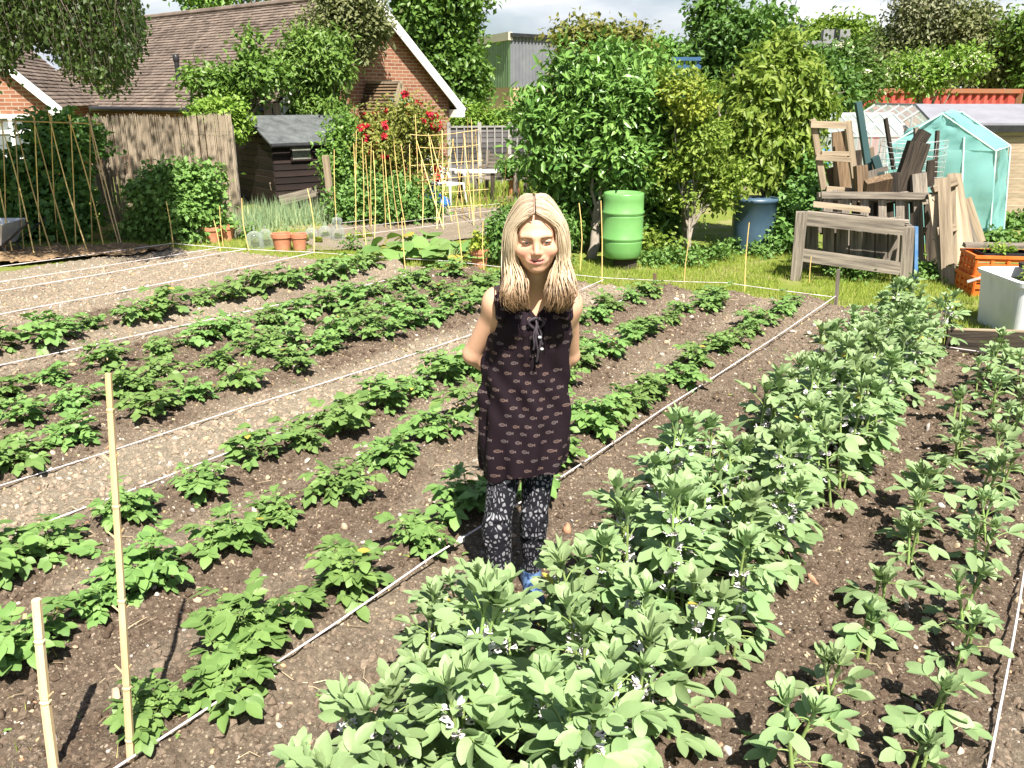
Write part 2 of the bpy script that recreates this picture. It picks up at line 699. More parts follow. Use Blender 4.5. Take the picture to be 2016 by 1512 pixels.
def scatter_stones(mb, N, smin, smax, pw, seed, flat=.6, sink=.25, mats=None):
    r = np.random.default_rng(seed)
    # more to be seen close by, thinning out along the plot
    u = r.random(N) ** 1.45 * 9.2 - .6
    v = r.random(N) * 13.5 - 3.2
    ok = in_bed(u, v)
    u, v = u[ok], v[ok]
    dens = .42 + .58 * dryness(u, v)
    k = r.random(len(u)) < dens
    u, v = u[k], v[k]
    n = len(u)
    s = smin + (smax - smin) * r.random(n) ** pw
    z = soil_full(u, v) - s * sink * .4
    P = np.concatenate([RU * u[:, None] + RV * v[:, None], z[:, None]], 1)
    R = rand_rot(n, r)
    sc3 = np.stack([s * (.7 + .6 * r.random(n)), s * (.5 + .5 * r.random(n)), s * (.35 + .4 * r.random(n))], -1) * .5
    Rm = R * sc3[:, None, :]
    tpl = ICO2
    pert = 1 + .22 * np.random.default_rng(seed + 1).normal(size=(len(tpl[0]), 1)).clip(-1, 1)
    mb.inst((tpl[0] * pert, tpl[1]), Rm, P, 0, r.random(n))


def stonemat():
    k = NT('pebble')
    t = k.attr('tint').outputs['Fac']
    col = k.ramp(t, [(0, (.36, .27, .18)), (.25, (.50, .40, .27)), (.42, (.52, .35, .17)), (.55, (.62, .54, .43)), (.74, (.30, .27, .25)), (.86, (.70, .65, .57)), (1, (.44, .22, .12))])
    n = k.noise(k.coords('World'), 60, 4)
    col = k.mix(k.math('MULTIPLY', n, .3), col, (.14, .10, .07))
    return k.pbr(col, .75, k.bump(n, .4, .004), spec=.3)


def clodmat():
    k = NT('soil_crumb')
    t = k.attr('tint').outputs['Fac']
    n = k.noise(k.coords('World'), 90, 4)
    col = k.mix(k.math('ADD', t, k.math('SUBTRACT', n, .5), clamp=True), (.075, .052, .036), (.34, .27, .20))
    return k.pbr(col, .95, k.bump(n, .8, .006), spec=.1)


mb = MB()
scatter_stones(mb, 34000, .007, .026, 1.8, 3, sink=-.1)
scatter_stones(mb, 5200, .02, .06, 2.4, 4, sink=0)
o = mb.build('gravel', stonemat(), smooth=True)
tag(o, kind='stuff')
mb = MB()
r = np.random.default_rng(21)
N = 90000
u = r.random(N) ** 1.6 * 8.8 - .2
v = r.random(N) * 12.5 - 2.6
ok = in_bed(u, v)
u, v = u[ok], v[ok]
n = len(u)
s = .009 + .030 * r.random(n) ** 2.4
P = np.concatenate([RU * u[:, None] + RV * v[:, None], (soil_full(u, v) - s * .12)[:, None]], 1)
pert = 1 + .3 * np.random.default_rng(2).normal(size=(12, 1)).clip(-1, 1)
mb.inst((ICO[0] * pert, ICO[1]), rand_rot(n, r) * (s * .6)[:, None, None], P, 0, np.clip(dryness(u, v) * .75 + .3 * r.random(n) - .05, 0, 1))
o = mb.build('soil_crumbs', clodmat())
tag(o, kind='stuff')

# ------------------------------------------------------------------ leaves
def leaf_tpl(ts, ws, droop=.12, fold=.06, wave=.0, edge=0.0):
    """a leaf along +y: left edge, midrib, right edge at each station"""
    V = []
    for t, w in zip(ts, ws):
        zc = -droop * t * t
        e = zc + fold * (w / max(ws)) - edge * (w / max(ws)) ** 2
        q = wave * math.sin(t * 19)
        V += [(-w, t, e + q), (0, t, zc), (w, t, e - q)]
    n = len(ts)
    F = []
    for i in range(n - 1):
        a = i * 3
        F += [[a, a + 1, a + 4, a + 3], [a + 1, a + 2, a + 5, a + 4]]
    return np.array(V), np.array(F)


LT = [0, .12, .3, .52, .75, .92, 1]
POT = [leaf_tpl(LT, [.02, .19, .31, .33, .22, .08, .0], .16, .05, .012), leaf_tpl(LT, [.02, .2, .33, .34, .23, .09, .0], .30, -.05, .02),
       leaf_tpl(LT, [.02, .18, .28, .30, .2, .07, .0], .05, .10, .015)]
BEA = [leaf_tpl(LT, [.03, .14, .22, .25, .21, .09, .0], .10, .08, .0), leaf_tpl(LT, [.03, .15, .25, .28, .23, .11, .0], .30, .03, .02),
       leaf_tpl(LT, [.03, .14, .22, .25, .20, .09, .0], -.06, .13, .01)]
SLIM = leaf_tpl([0, .3, .65, 1], [.03, .13, .11, 0], .05, .09)
BLADE = (np.array([[-.5, 0, 0], [.5, 0, 0], [.36, .45, .0], [-.36, .45, .0], [.0, 1, -.12]]), np.array([[0, 1, 2], [0, 2, 3], [3, 2, 4]]))
DIA = (np.array([[0, 0, 0], [.30, .48, .07], [0, 1, -.06], [-.30, .48, .07]]), np.array([[0, 1, 2], [0, 2, 3]]))
DIAW = (np.array([[0, 0, 0], [.42, .42, .08], [0, 1, -.10], [-.42, .42, .08]]), np.array([[0, 1, 2], [0, 2, 3]]))


class Leaves:
    def __init__(s):
        s.d = {}

    def put(s, k, p, d, n, size, tint):
        s.d.setdefault(k, []).append((*p, *d, *n, size, tint))

    def flush(s, mb, tpls, mat=0):
        for k, L in s.d.items():
            A = np.array(L)
            R = frame(A[:, 3:6], A[:, 6:9]) * A[:, 9][:, None, None]
            mb.inst(tpls[k], R, A[:, :3], mat, A[:, 10])


def sph(az, el):
    return np.array([math.cos(el) * math.cos(az), math.cos(el) * math.sin(az), math.sin(el)])


UP = np.array([0, 0, 1.0])


def bez(p, d, l, droop, n=6):
    """an arching path from p along d, sagging by droop"""
    t = np.linspace(0, 1, n)[:, None]
    return p + d * l * t + np.array([0, 0, -1.0]) * droop * l * t * t


def compound(L, stem_mb, r, p, d, l, tsize, pairs, base_t, kset=3, open_=1.05, rr=.0016):
    """a pinnate leaf: terminal leaflet and pairs along a rachis"""
    pts = bez(p, d, l, .25 + .25 * r.random())
    tube(stem_mb, pts, np.linspace(rr * 1.3, rr * .7, len(pts)), 4, cap=False)
    tip = pts[-1]
    dd = nrm(pts[-1] - pts[-2])
    side = nrm(np.cross(dd, UP))
    nn_ = nrm(np.cross(side, dd) + .25 * r.normal(size=3))
    tt = lambda: 1.0 if r.random() < .002 else float(np.clip(base_t + r.normal(0, .2), 0, .97))
    L.put(int(r.integers(kset)), tip, nrm(dd + .1 * r.normal(size=3)), nn_, tsize, tt())
    for i in range(pairs):
        f = .92 - i * (.62 / max(pairs, 1))
        q = pts[0] + (pts[-1] - pts[0]) * f
        q = np.array([np.interp(f, np.linspace(0, 1, len(pts)), pts[:, a]) for a in range(3)])
        for sg in (-1, 1):
            sd = nrm(side * sg * open_ + dd * .75 + UP * .05 + .18 * r.normal(size=3))
            L.put(int(r.integers(kset)), q, sd, nrm(nn_ + .35 * r.normal(size=3) + UP * .3), tsize * (.86 - .14 * i) * (.85 + .3 * r.random()), tt())


def make_potato(seed, big=1.0):
    r = np.random.default_rng(seed)
    root = thing('potato_plant', 'potato', 'potato plant', group='potato plants in earthed up rows')
    L = Leaves()
    st = MB()
    lf = MB()
    ns = int(r.integers(6, 9))
    a0 = r.random() * 6.28
    bt = .45
    for i in range(ns):
        az = a0 + i * 6.28 / ns + r.normal(0, .3)
        lean = (.30 + .75 * r.random()) if i else .1
        d = sph(az, PI / 2 - lean)
        l = (.09 + .075 * r.random()) * big
        p0 = sph(az, 0) * .02
        pts = bez(p0, d, l, -.15)
        tube(st, pts, np.linspace(.0055, .003, len(pts)), 5, cap=False)
        nl = int(r.integers(5, 7))
        for j in range(nl):
            f = .28 + .72 * j / (nl - 1)
            q = np.array([np.interp(f, np.linspace(0, 1, 6), pts[:, a]) for a in range(3)])
            la = az + (j * 2.4 + r.normal(0, .4) if j < nl - 1 else r.normal(0, .5))
            el = .02 + .42 * f + r.normal(0, .16)
            dl = nrm(sph(la, el) * .9 + d * .5)
            compound(L, st, r, q, dl, (.07 + .07 * r.random()) * big, (.060 + .028 * r.random()) * big, 2 if r.random() < .75 else 3, bt)
        # young leaves at the shoot tip
        for j in range(4):
            compound(L, st, r, pts[-1], nrm(sph(az + j * 1.6, .75 + .3 * r.random())), .03 * big, .036 * big, 1, .75)
    L.flush(lf, POT)
    k = [lf.build('leaves', M['potato'], root, smooth=True), st.build('stem', M['stem'], root, smooth=True)]
    KIDS[root.name] = k
    return root


def make_bean(seed, h, nst, flowers, lsize=1.0):
    r = np.random.default_rng(seed)
    root = thing('broad_bean_plant', 'bean', 'bean plant')
    L, A = Leaves(), Leaves()
    st, lf, fl = MB(), MB(), MB()
    FL = Leaves()
    nf = 0
    for i in range(nst):
        az = r.random() * 6.28
        lean = .05 + (.20 * r.random() if nst > 1 else .05)
        hh = h * (1 - .25 * r.random() * (i > 0))
        p0 = sph(az + 2, 0) * (.035 * i)
        d = sph(az, PI / 2 - lean)
        pts = bez(p0, d, hh, .04, 9)
        tube(st, pts, np.linspace(.0075, .004, 9) * (.8 if lsize < .9 else 1), 5, cap=False)
        nodes = max(4, int(hh / .041))
        pa = r.random() * 6.28
        for j in range(nodes):
            f = .16 + .80 * j / (nodes - 1)
            q = np.array([np.interp(f, np.linspace(0, 1, 9), pts[:, a]) for a in range(3)])
            la = pa + (j % 2) * PI + j * .35 + r.normal(0, .3)
            el = .22 + .95 * f ** 1.1 + r.normal(0, .15)
            dl = sph(la, el)
            size = (.054 + .040 * math.sin(min(1, f * 1.15) * PI) ** .7) * lsize * (.85 + .3 * r.random())
            pl = (.05 + .04 * r.random()) * lsize
            bt = .30 + .35 * f
            if f < .9:
                compound(L, st, r, q, dl, pl * 1.5, size, 2 if (f > .3 and r.random() < .6) else 1, bt, 3, .8, .0022)
            # stipules
            if r.random() < .5:
                A.put(0, q, nrm(dl + UP * .8), -dl, .03 * lsize, .7)
            if flowers and .30 < f < .80 and r.random() < flowers:
                for c in range(int(r.integers(3, 6))):
                    fd = nrm(sph(la + .9 * r.normal(), .15 + .5 * r.random()))
                    b = q + fd * .008
                    FL.put('w', b, fd, nrm(UP + .4 * r.normal(size=3)), .030, .5 + .3 * r.random())
                    FL.put('w', b + fd * .012, nrm(fd + UP * 1.0), nrm(-fd + .4 * r.normal(size=3)), .021, .6)
                    FL.put('k', b + fd * .014, nrm(fd + UP * .3), nrm(UP + r.normal(size=3)), .013, .5)
                    nf += 1
        # the upright shoot of unfolding leaves
        for j in range(11):
            aa = j * 2.4 + r.random()
            tip = pts[-1] - d * .02 * r.random()
            A.put(0, tip - d * .03 * (j % 3), nrm(d * 1.6 + sph(aa, 0) * (.25 + .5 * (j / 11))), nrm(-sph(aa, .2)), (.045 + .03 * r.random()) * lsize, .70 + .25 * r.random())
        for j in range(5):
            aa = j * 2.4 + r.random()
            L.put(int(r.integers(3)), pts[-1] - d * .02, nrm(d * .9 + sph(aa, 0) * .7), nrm(-sph(aa, 0) + UP * .9), (.06 + .025 * r.random()) * lsize, .7)
    L.flush(lf, BEA)
    A.flush(lf, [SLIM])
    k = [lf.build('leaves', M['bean'], root, smooth=True), st.build('stem', M['beanstem'], root, smooth=True)]
    if nf:
        FL.flush(fl, {'w': POT[0], 'k': POT[0]}, 0)
        # the dark wing spot is a second small mesh of the same cluster
        wd_ = MB()
        f2 = Leaves()
        f2.d = {'k': FL.d['k']}
        fl = MB()
        f1 = Leaves()
        f1.d = {'w': FL.d['w']}
        f1.flush(fl, {'w': POT[0]}, 0)
        f2.flush(fl, {'k': POT[0]}, 1)
        k.append(fl.build('blossom', [M['petal'], M['petaldark']], root))
    KIDS[root.name] = k
    return root


# potatoes
PV = [make_potato(100 + i, b) for i, b in enumerate((1.0, 1.1, .92, 1.05, .85, 1.15, .98))]
ROWTXT = ['along the rope beside the broad beans',
          'one row back from the broad bean rope',
          'along the thin white string',
          'beyond the bare stony path',
          'in the far bed, middle row',
          'in the far bed, back row',
          'in the row beside the empty bed']
usedp = set()
rp = np.random.default_rng(77)


def place(protos, kind_i, loc, rz, sc, label, group):
    pr = protos[kind_i]
    if pr.name not in usedp:
        usedp.add(pr.name)
        pr.location = tuple(float(a) for a in loc)
        pr.rotation_euler = (0, 0, rz)
        pr.scale = (sc, sc, sc)
        tag(pr, label, None, group)
        return pr
    return dup(pr, loc, rz, sc, label, group)


WP = np.array([-.04, 2.95])
WUV = np.array([WP @ RU, WP @ RV])
for ri, (rv, a, b) in enumerate(ROWS):
    u = b
    k = 0
    while u > a:
        vv = rv + rp.normal(0, .035)
        uu = u + rp.normal(0, .03)
        far = ri >= 3
        sc = (.84 if not far else .86) * (.75 + .45 * rp.random())
        if ri == 6:
            sc *= 1.15
        if uu < 1.2 and ri == 0:
            sc *= .8
        z = float(soil_low(np.array(uu), np.array(vv))) + .0
        word = 'bushy ' if sc > .95 else ('small ' if sc < .70 else '')
        if np.hypot(uu - WUV[0], vv - WUV[1]) > .22:
            place(PV, (k * 3 + ri * 2 + int(rp.integers(3))) % len(PV), UV(uu, vv, z), rp.random() * 6.28, sc,
                  '%spotato plant, %s from the grass, %s' % (word, ORD[k], ROWTXT[ri]), 'potato plants in earthed up rows')
            k += 1
        u -= (.365 if not far else .37) * (.8 + .45 * rp.random()) * (.86 if uu < 2.4 else 1)

# broad beans in flower: three close staggered rows
BV = [make_bean(200 + i, h, n, .7) for i, (h, n) in enumerate(((.54, 3), (.48, 2), (.58, 3), (.44, 3), (.52, 2), (.50, 3)))]
BT = ['in the row nearest the rope', 'in the crowded middle row', 'in the row edging bare soil']
for ri, bv in enumerate((1.25, 1.06, .87)):
    u = 7.7 - .1 * ri
    k = 0
    while u > (1.0, .85, .7)[ri]:
        uu, vv = u + rp.normal(0, .04), bv + rp.normal(0, .05)
        sc = .9 + .25 * rp.random()
        if uu > 6:
            sc *= .92
        if np.hypot(uu - WUV[0] + .0, vv - WUV[1]) > .16 or True:
            if not (np.hypot(uu - WUV[0], vv - WUV[1]) < .24):
                place(BV, (k * 5 + ri * 2 + int(rp.integers(2))) % len(BV), UV(uu, vv, float(soil_low(np.array(uu), np.array(vv)))), rp.random() * 6.28, sc,
                      'flowering broad bean plant, %s from the grass, %s' % (ORD[k], BT[ri]), 'flowering broad beans in a thick block')
                k += 1
        u -= .27 * (.8 + .4 * rp.random())

for q, (uu, vv, sc) in enumerate(((1.12, 1.33, .9), (.98, 1.18, 1.0), (1.36, 1.38, .85), (1.62, 1.38, .85), (2.02, 1.56, .80), (1.90, 1.62, .72), (1.78, 1.52, .78), (2.25, 1.31, 1.0), (1.99, 1.41, .82), (1.90, 1.48, .74))):
    place(BV, q % 6, UV(uu, vv, .03), q * 1.7, sc, 'flowering broad bean plant, %s stray in front of the woman' % ORD[q], 'flowering broad beans in a thick block')
# young broad beans, two thin rows
YV = [make_bean(300 + i, h, 2, 0, .9) for i, h in enumerate((.26, .22, .29, .19, .24))]
for pr in YV:
    pr.name = 'young_bean_plant'
YV2 = []
YT = ['in the thin row facing the broad beans', 'in the thin row facing the white cord']
for y_, k_ in zip(YV, [KIDS[n_] for n_ in list(KIDS)[-5:]]):
    KIDS[y_.name] = k_
for ri, bv in enumerate((.40, .13)):
    u = 7.2
    k = 0
    while u > 1.75:
        uu, vv = u + rp.normal(0, .04), bv + rp.normal(0, .03)
        sc = .82 + .42 * rp.random()
        place(YV, int(rp.integers(5)), UV(uu, vv, float(soil_low(np.array(uu), np.array(vv)))), rp.random() * 6.28, sc,
              'young bean plant, %s from the board, %s' % (ORD[k], YT[ri]), 'young bean plants in a thin double row')
        k += 1
        u -= .34 * (.7 + .6 * rp.random())

# bits of straw and old root lying on the soil, and a few seedling weeds
mb = MB()
r = np.random.default_rng(61)
for i in range(900):
    u, v = r.random() ** 1.5 * 8 + .1, r.random() * 11 - 1.0
    if not in_bed(np.array(u), np.array(v)):
        continue
    z = float(soil_full(np.array(u), np.array(v)))
    a, l = r.random() * 6.28, r.uniform(.03, .14)
    d = np.array([math.cos(a), math.sin(a), 0]) * l
    p = UV(u, v, z + .006)
    q = np.array([-d[1], d[0], 0]) * r.normal(0, .3)
    tube(mb, [p - d / 2, p + q + UP * .008, p + d / 2 + UP * r.uniform(-.004, .012)], r.uniform(.0009, .0019), 4, tint=r.random(), cap=False)
o = mb.build('straw', stdmat('dry_straw', (.30, .23, .13), (.52, .43, .28), 9, .9, bump=0, tint=.4))
tag(o, kind='stuff')
mb = MB()
L = Leaves()
for i in range(420):
    u, v = r.random() ** 1.3 * 7.5 + .5, r.random() * 8.5 - .4
    if not in_bed(np.array(u), np.array(v)):
        continue
    p = UV(u, v, float(soil_full(np.array(u), np.array(v))) + .004)
    s = r.uniform(.008, .024)
    for j in range(int(r.integers(3, 6))):
        a = j * 2.0 + r.random()
        L.put(0, p, sph(a, .35 * r.random()), UP + r.normal(size=3) * .2, s, float(np.clip(r.normal(.8, .2), 0, 1)))
L.flush(mb, [POT[0]])
o = mb.build('weeds', M['potato'])
o.name = 'seedling_weeds'
tag(o, kind='stuff')
# ------------------------------------------------------------------ trees, shrubs, hedges
M['dark'] = leafmat('dark_tree_leaf', (.05, .12, .024), (.14, .25, .05), .22, .45)
M['mid'] = leafmat('green_leaf', (.08, .175, .03), (.22, .36, .07), .28, .42)
M['laurel'] = leafmat('glossy_leaf', (.07, .16, .03), (.23, .37, .085), .2, .32)
M['lime'] = leafmat('yellow_green_leaf', (.16, .27, .035), (.36, .45, .085), .35, .45)
M['gold'] = leafmat('golden_leaf', (.25, .32, .04), (.44, .46, .07), .35, .5)
M['olive'] = leafmat('olive_leaf', (.11, .13, .05), (.26, .27, .11), .25, .55)
M['grey'] = leafmat('silvery_leaf', (.20, .21, .12), (.34, .34, .21), .25, .55)
M['bronze'] = leafmat('bronze_leaf', (.16, .13, .035), (.24, .26, .05), .3, .5)
M['hazel'] = leafmat('currant_leaf', (.09, .19, .04), (.20, .34, .08), .25, .5)
M['cream'] = stdmat('cream_blossom', (.72, .72, .50), (.60, .62, .36), 8, .7, bump=0)
M['rosered'] = stdmat('red_rose', (.50, .015, .025), (.38, .015, .04), 8, .5, bump=0)
M['bark'] = stdmat('bark', (.11, .085, .06), (.25, .21, .165), 9, .9, (1, 1, .3), .8, 40, .01)
M['palebark'] = stdmat('lichened_bark', (.34, .30, .25), (.20, .165, .125), 9, .9, (1, 1, .4), .8, 40, .01)


def crown_leaves(mb, blobs, n, per, size, seed, sig=.14, tpl=DIA, tint=.45, droop=.3, shell=.45, gap=.0, upb=.7, zmin=.02, flat=.75):
    """leaf sprays spread through an uneven set of ellipsoids; returns the spray centres"""
    r = np.random.default_rng(seed)
    B0 = np.array([(*c, *(rr if hasattr(rr, '__len__') else (rr, rr, rr * .9))) for c, rr in blobs])
    # every lobe breaks up into smaller knots of foliage with hollows between them
    S_ = []
    for b in B0:
        m = int(r.integers(9, 14))
        for j in range(m):
            dd = nrm(r.normal(size=3) + np.array([0, -.25, .15]))
            S_.append((*(b[:3] + dd * b[3:] * r.uniform(.45, .95)), *(b[3:] * r.uniform(.26, .52))))
        S_.append((*b[:3], *(b[3:] * .62)))
    B = np.array(S_)
    w = (B[:, 3] * B[:, 4] * B[:, 5]) ** .72
    k = r.choice(len(B), n, p=w / w.sum())
    d = nrm(r.normal(size=(n, 3)))
    rr = shell + (1 - shell) * r.random(n) ** .6
    rr = rr * np.where(r.random(n) < .05, 1.35, 1.0)
    lump = 1 + .28 * fbm(d[:, 0] * 2.2 + k * 3.1, d[:, 1] * 2.2 + d[:, 2] * 1.7, seed % 50, 3)
    C = B[k, :3] + d * B[k, 3:] * (rr * lump)[:, None]
    ok = C[:, 2] > zmin
    if gap:
        g = fbm(C[:, 0] / (gap * 3) + C[:, 1] / (gap * 4), C[:, 2] / (gap * 3), seed % 40 + 5, 3)
        ok &= g > -.32
    C, k, d = C[ok], k[ok], d[ok]
    n = len(C)
    ct = r.normal(0, .16, n)
    P = np.repeat(C, per, 0) + r.normal(size=(n * per, 3)) * sig * np.array([1, 1, flat])
    out = nrm(P - B[np.repeat(k, per), :3])
    N = nrm(out * .75 + UP * upb + r.normal(size=P.shape) * .42)
    D = nrm(out * .6 + r.normal(size=P.shape) * .8 + np.array([0, 0, -1]) * droop)
    S = size * (.65 + .7 * r.random(len(P)))
    T = np.clip(tint + np.repeat(ct, per) + r.normal(0, .13, len(P)), 0, .97)
    keep = P[:, 2] > zmin
    mb.inst(tpl, frame(D[keep], N[keep]) * S[keep][:, None, None], P[keep], 0, T[keep])
    return C


def limb(mb, p0, p1, r0, r1, seed, wob=.06, n=8, k=6):
    r = np.random.default_rng(seed)
    p0, p1 = np.asarray(p0, float), np.asarray(p1, float)
    t = np.linspace(0, 1, n)[:, None]
    L = np.linalg.norm(p1 - p0)
    off = np.cumsum(r.normal(size=(n, 3)), 0) * wob * L / n ** .5
    off -= off[:1] + (off[-1:] - off[:1]) * t
    q = p0 + (p1 - p0) * t + off
    tube(mb, q, np.linspace(r0, r1, n), k)
    return q


def tree(name, label, cat, base, blobs, n, per, size, leaf, seed, trunk=.06, bark='bark', group=None, limbs=10, parts=('trunk', 'crown'), lean=None, flowers=None, **kw):
    base = np.asarray(base, float)
    root = thing(name, label, cat, base, group=group)
    cm, tm = MB(), MB()
    C = crown_leaves(cm, blobs, n, per, size, seed, **kw)
    r = np.random.default_rng(seed + 1)
    cc = np.mean([b[0] for b in blobs], 0)
    fork = base * .55 + cc * .45 if lean is None else np.asarray(lean, float)
    q = limb(tm, base - np.array([0, 0, .05]), fork, trunk, trunk * .7, seed, .08, 8, 8)
    for i in range(limbs):
        tgt = C[int(r.integers(len(C)))]
        s = q[int(r.integers(4, 8))]
        m_ = limb(tm, s, s * .4 + tgt * .6 + np.array([0, 0, .05]), trunk * .5, trunk * .22, seed + i, .1, 6, 5)
        limb(tm, m_[-1], tgt, trunk * .22, trunk * .07, seed + 50 + i, .1, 5, 4)
        limb(tm, m_[3], C[int(r.integers(len(C)))] * .5 + tgt * .5, trunk * .2, trunk * .06, seed + 90 + i, .1, 5, 4)
    tm.build(parts[0], M[bark], root, smooth=True)
    cm.build(parts[1], M[leaf], root)
    if flowers:
        fm, fn, fs, mat, part = flowers
        fb = MB()
        idx = r.choice(len(C), min(fn, len(C)), replace=False)
        for i in idx:
            p = C[i] + nrm(C[i] - cc) * .1
            if p[1] > cc[1] + .3:
                continue
            fm(fb, p, fs * (.7 + .6 * r.random()), r)
        fb.build(part, M[mat], root)
    return root


def umbel(mb, p, s, r):
    n = 26
    a = r.random(n) * 6.28
    q = np.sqrt(r.random(n)) * s
    P = p + np.stack([np.cos(a) * q, np.sin(a) * q, -q * q / s * .5 + r.normal(0, .008, n)], 1)
    N = nrm(np.array([0, -.4, .9]) + r.normal(size=(n, 3)) * .3)
    D = nrm(r.normal(size=(n, 3)))
    mb.inst(DIAW, frame(D, N) * (s * .38), P, 0, r.random(n))


def rose(mb, p, s, r):
    V, F = ICO
    mb.add(V * s * .45 + p, F, 0, .5)
    for i in range(14):
        d = nrm(r.normal(size=3) + np.array([0, -.5, .4]))
        mb.inst(DIAW, frame(nrm(np.cross(d, r.normal(size=3))), d)[None] * s * 1.1, (p + d * s * .5 - np.cross(d, UP) * s * .2)[None], 0, r.random())


def blob(x, y, Y, rx, ry=None, rd=None):
    """a crown lobe: centre on the photograph, distance, radii read in photograph pixels"""
    s = Y / 1744.0
    ry = rx if ry is None else ry
    return (AT(x, y, Y), (rx * s, (rd if rd else min(rx, ry)) * s, ry * s))


# the big glossy tree behind the green butt
tree('bay_tree', 'broad glossy dark green tree standing over the green water butt', 'tree', G(1165, 508),
     [blob(1180, 175, 11.3, 96, 90), blob(1085, 245, 11.2, 76, 66), blob(1165, 290, 11.3, 135, 110), blob(1275, 215, 11.4, 80, 110), blob(1130, 380, 11.3, 85, 65),
      blob(1250, 340, 11.5, 85, 90), blob(1100, 335, 11.2, 62, 60), blob(1215, 425, 11.7, 110, 80), blob(1300, 420, 11.8, 60, 70)],
     2100, 15, .120, 'laurel', 31, .07, 'palebark', sig=.10, droop=.05, shell=.30, upb=.8, tint=.48, tpl=leaf_tpl([0, .35, .7, 1], [.02, .17, .14, 0], .18, .07))
tree('golden_shrub', 'tall yellow-topped shrub squeezed between the bay tree and pear tree', 'shrub', G(1360, 515),
     [blob(1345, 205, 10.9, 55, 62), blob(1375, 300, 10.9, 75, 80), blob(1370, 410, 10.8, 85, 85), blob(1310, 350, 11.0, 55, 80), blob(1420, 380, 10.9, 45, 90), blob(1350, 470, 10.7, 75, 45), blob(1280, 470, 10.8, 50, 48)],
     1150, 14, .072, 'lime', 33, .035, 'palebark', sig=.085, droop=.3, shell=.3, tint=.42, gap=.3, upb=.9, parts=('stems', 'foliage'))
tree('golden_tip_shrub', 'small golden-leaved shoot glowing above the yellow-topped shrub', 'shrub', G(1345, 500),
     [blob(1345, 185, 10.75, 44, 30), blob(1370, 215, 10.75, 30, 30)], 130, 12, .055, 'gold', 34, .02, sig=.06, limbs=3, parts=('stems', 'foliage'))
tree('pear_tree', 'yellow-green tree with hanging oval leaves left of the timber heap', 'tree', G(1498, 488),
     [blob(1545, 150, 11.9, 68, 66), blob(1510, 225, 11.8, 88, 82), blob(1575, 225, 11.9, 55, 75), blob(1500, 315, 11.7, 76, 70), blob(1570, 320, 11.9, 40, 50), blob(1470, 260, 11.7, 40, 60), blob(1545, 100, 12, 30, 26)],
     1150, 13, .112, 'lime', 35, .05, 'bark', sig=.10, droop=.7, shell=.3, tint=.35, upb=.7, gap=.3, tpl=leaf_tpl([0, .35, .7, 1], [.02, .22, .17, 0], .2, .08))
tree('sycamore_tree', 'tall dark green tree rising behind the pear tree', 'tree', G(1455, 400) * np.array([1.0, 1, 1]),
     [blob(1460, 100, 21, 85, 80), blob(1405, 150, 21, 45, 70), blob(1510, 70, 21, 42, 45), blob(1400, 30, 21, 28, 45), blob(1440, 200, 21, 75, 80), blob(1540, 170, 21.5, 60, 80), blob(1600, 190, 22, 70, 60)],
     1900, 14, .16, 'dark', 36, .12, sig=.2, tint=.5, upb=.8)
tree('maple_tree', 'tall dense dark green tree behind the house gable, left of the metal shed', 'tree', AT(868, 235, 27) * np.array([1, 1, 0]),
     [blob(858, 60, 27, 80, 95), blob(900, 120, 26.8, 46, 70), blob(825, 0, 27, 55, 60), blob(865, 190, 27, 80, 60), blob(890, -10, 27, 55, 50), blob(928, 170, 27, 26, 46)],
     2300, 14, .19, 'mid', 37, .16, sig=.24, tint=.3, upb=.8)
tree('roof_top_tree', 'bright green tree top peeping over the house roof ridge', 'tree', AT(420, 200, 40) * np.array([1, 1, 0]),
     [blob(400, -20, 40, 60, 42), blob(470, -30, 40, 70, 40), blob(520, -40, 40, 50, 40)], 300, 12, .26, 'mid', 38, .2, sig=.3)
tree('climber_shrub', 'olive climbing shrub spilling over the peak of the house gable', 'shrub', AT(660, 300, 18.9) * np.array([1, 1, 0]),
     [blob(690, 35, 18.9, 62, 48), blob(640, 55, 18.6, 40, 34), blob(735, 45, 19.2, 32, 42), blob(680, 5, 18.8, 55, 30), blob(715, 100, 19, 14, 30)],
     620, 14, .10, 'olive', 39, .07, sig=.13, tint=.5, limbs=4, lean=AT(655, 150, 18.9), parts=('stems', 'foliage'))
tree('cherry_laurel_bush', 'dense bright green tall bush between the dark shed and timber porch', 'shrub', AT(630, 300, 18) * np.array([1, 1, 0]),
     [blob(630, 150, 18.0, 62, 58), blob(650, 215, 18.0, 60, 50), blob(590, 110, 18, 42, 38), blob(590, 200, 18.2, 45, 55), blob(645, 100, 18, 45, 40), blob(672, 260, 17.6, 36, 40)],
     1150, 14, .13, 'mid', 40, .06, sig=.14, tint=.55, droop=.5, tpl=leaf_tpl([0, .4, 1], [.02, .18, 0], .2, .07), parts=('stems', 'foliage'))
tree('walnut_sapling', 'loose feathery green shrub against the tiled roof behind the shed', 'shrub', AT(470, 300, 17.4) * np.array([1, 1, 0]),
     [blob(445, 165, 17, 55, 24), blob(500, 85, 17, 34, 26), blob(545, 80, 17, 36, 30), blob(495, 170, 17.4, 50, 34), blob(450, 205, 17.4, 60, 30), blob(390, 150, 17, 32, 14), blob(530, 150, 17, 35, 40)],
     560, 13, .12, 'mid', 41, .05, sig=.14, tint=.5, gap=.3, parts=('stems', 'foliage'))
tree('lime_bush', 'low yellow-green bush between the reed screen and the dark shed', 'shrub', G(440, 410),
     [blob(440, 225, 15.9, 48, 26), blob(465, 250, 15.9, 30, 30), blob(420, 215, 16.1, 40, 18)], 240, 13, .10, 'lime', 42, .03, sig=.10, tint=.3, limbs=5, parts=('stems', 'foliage'))
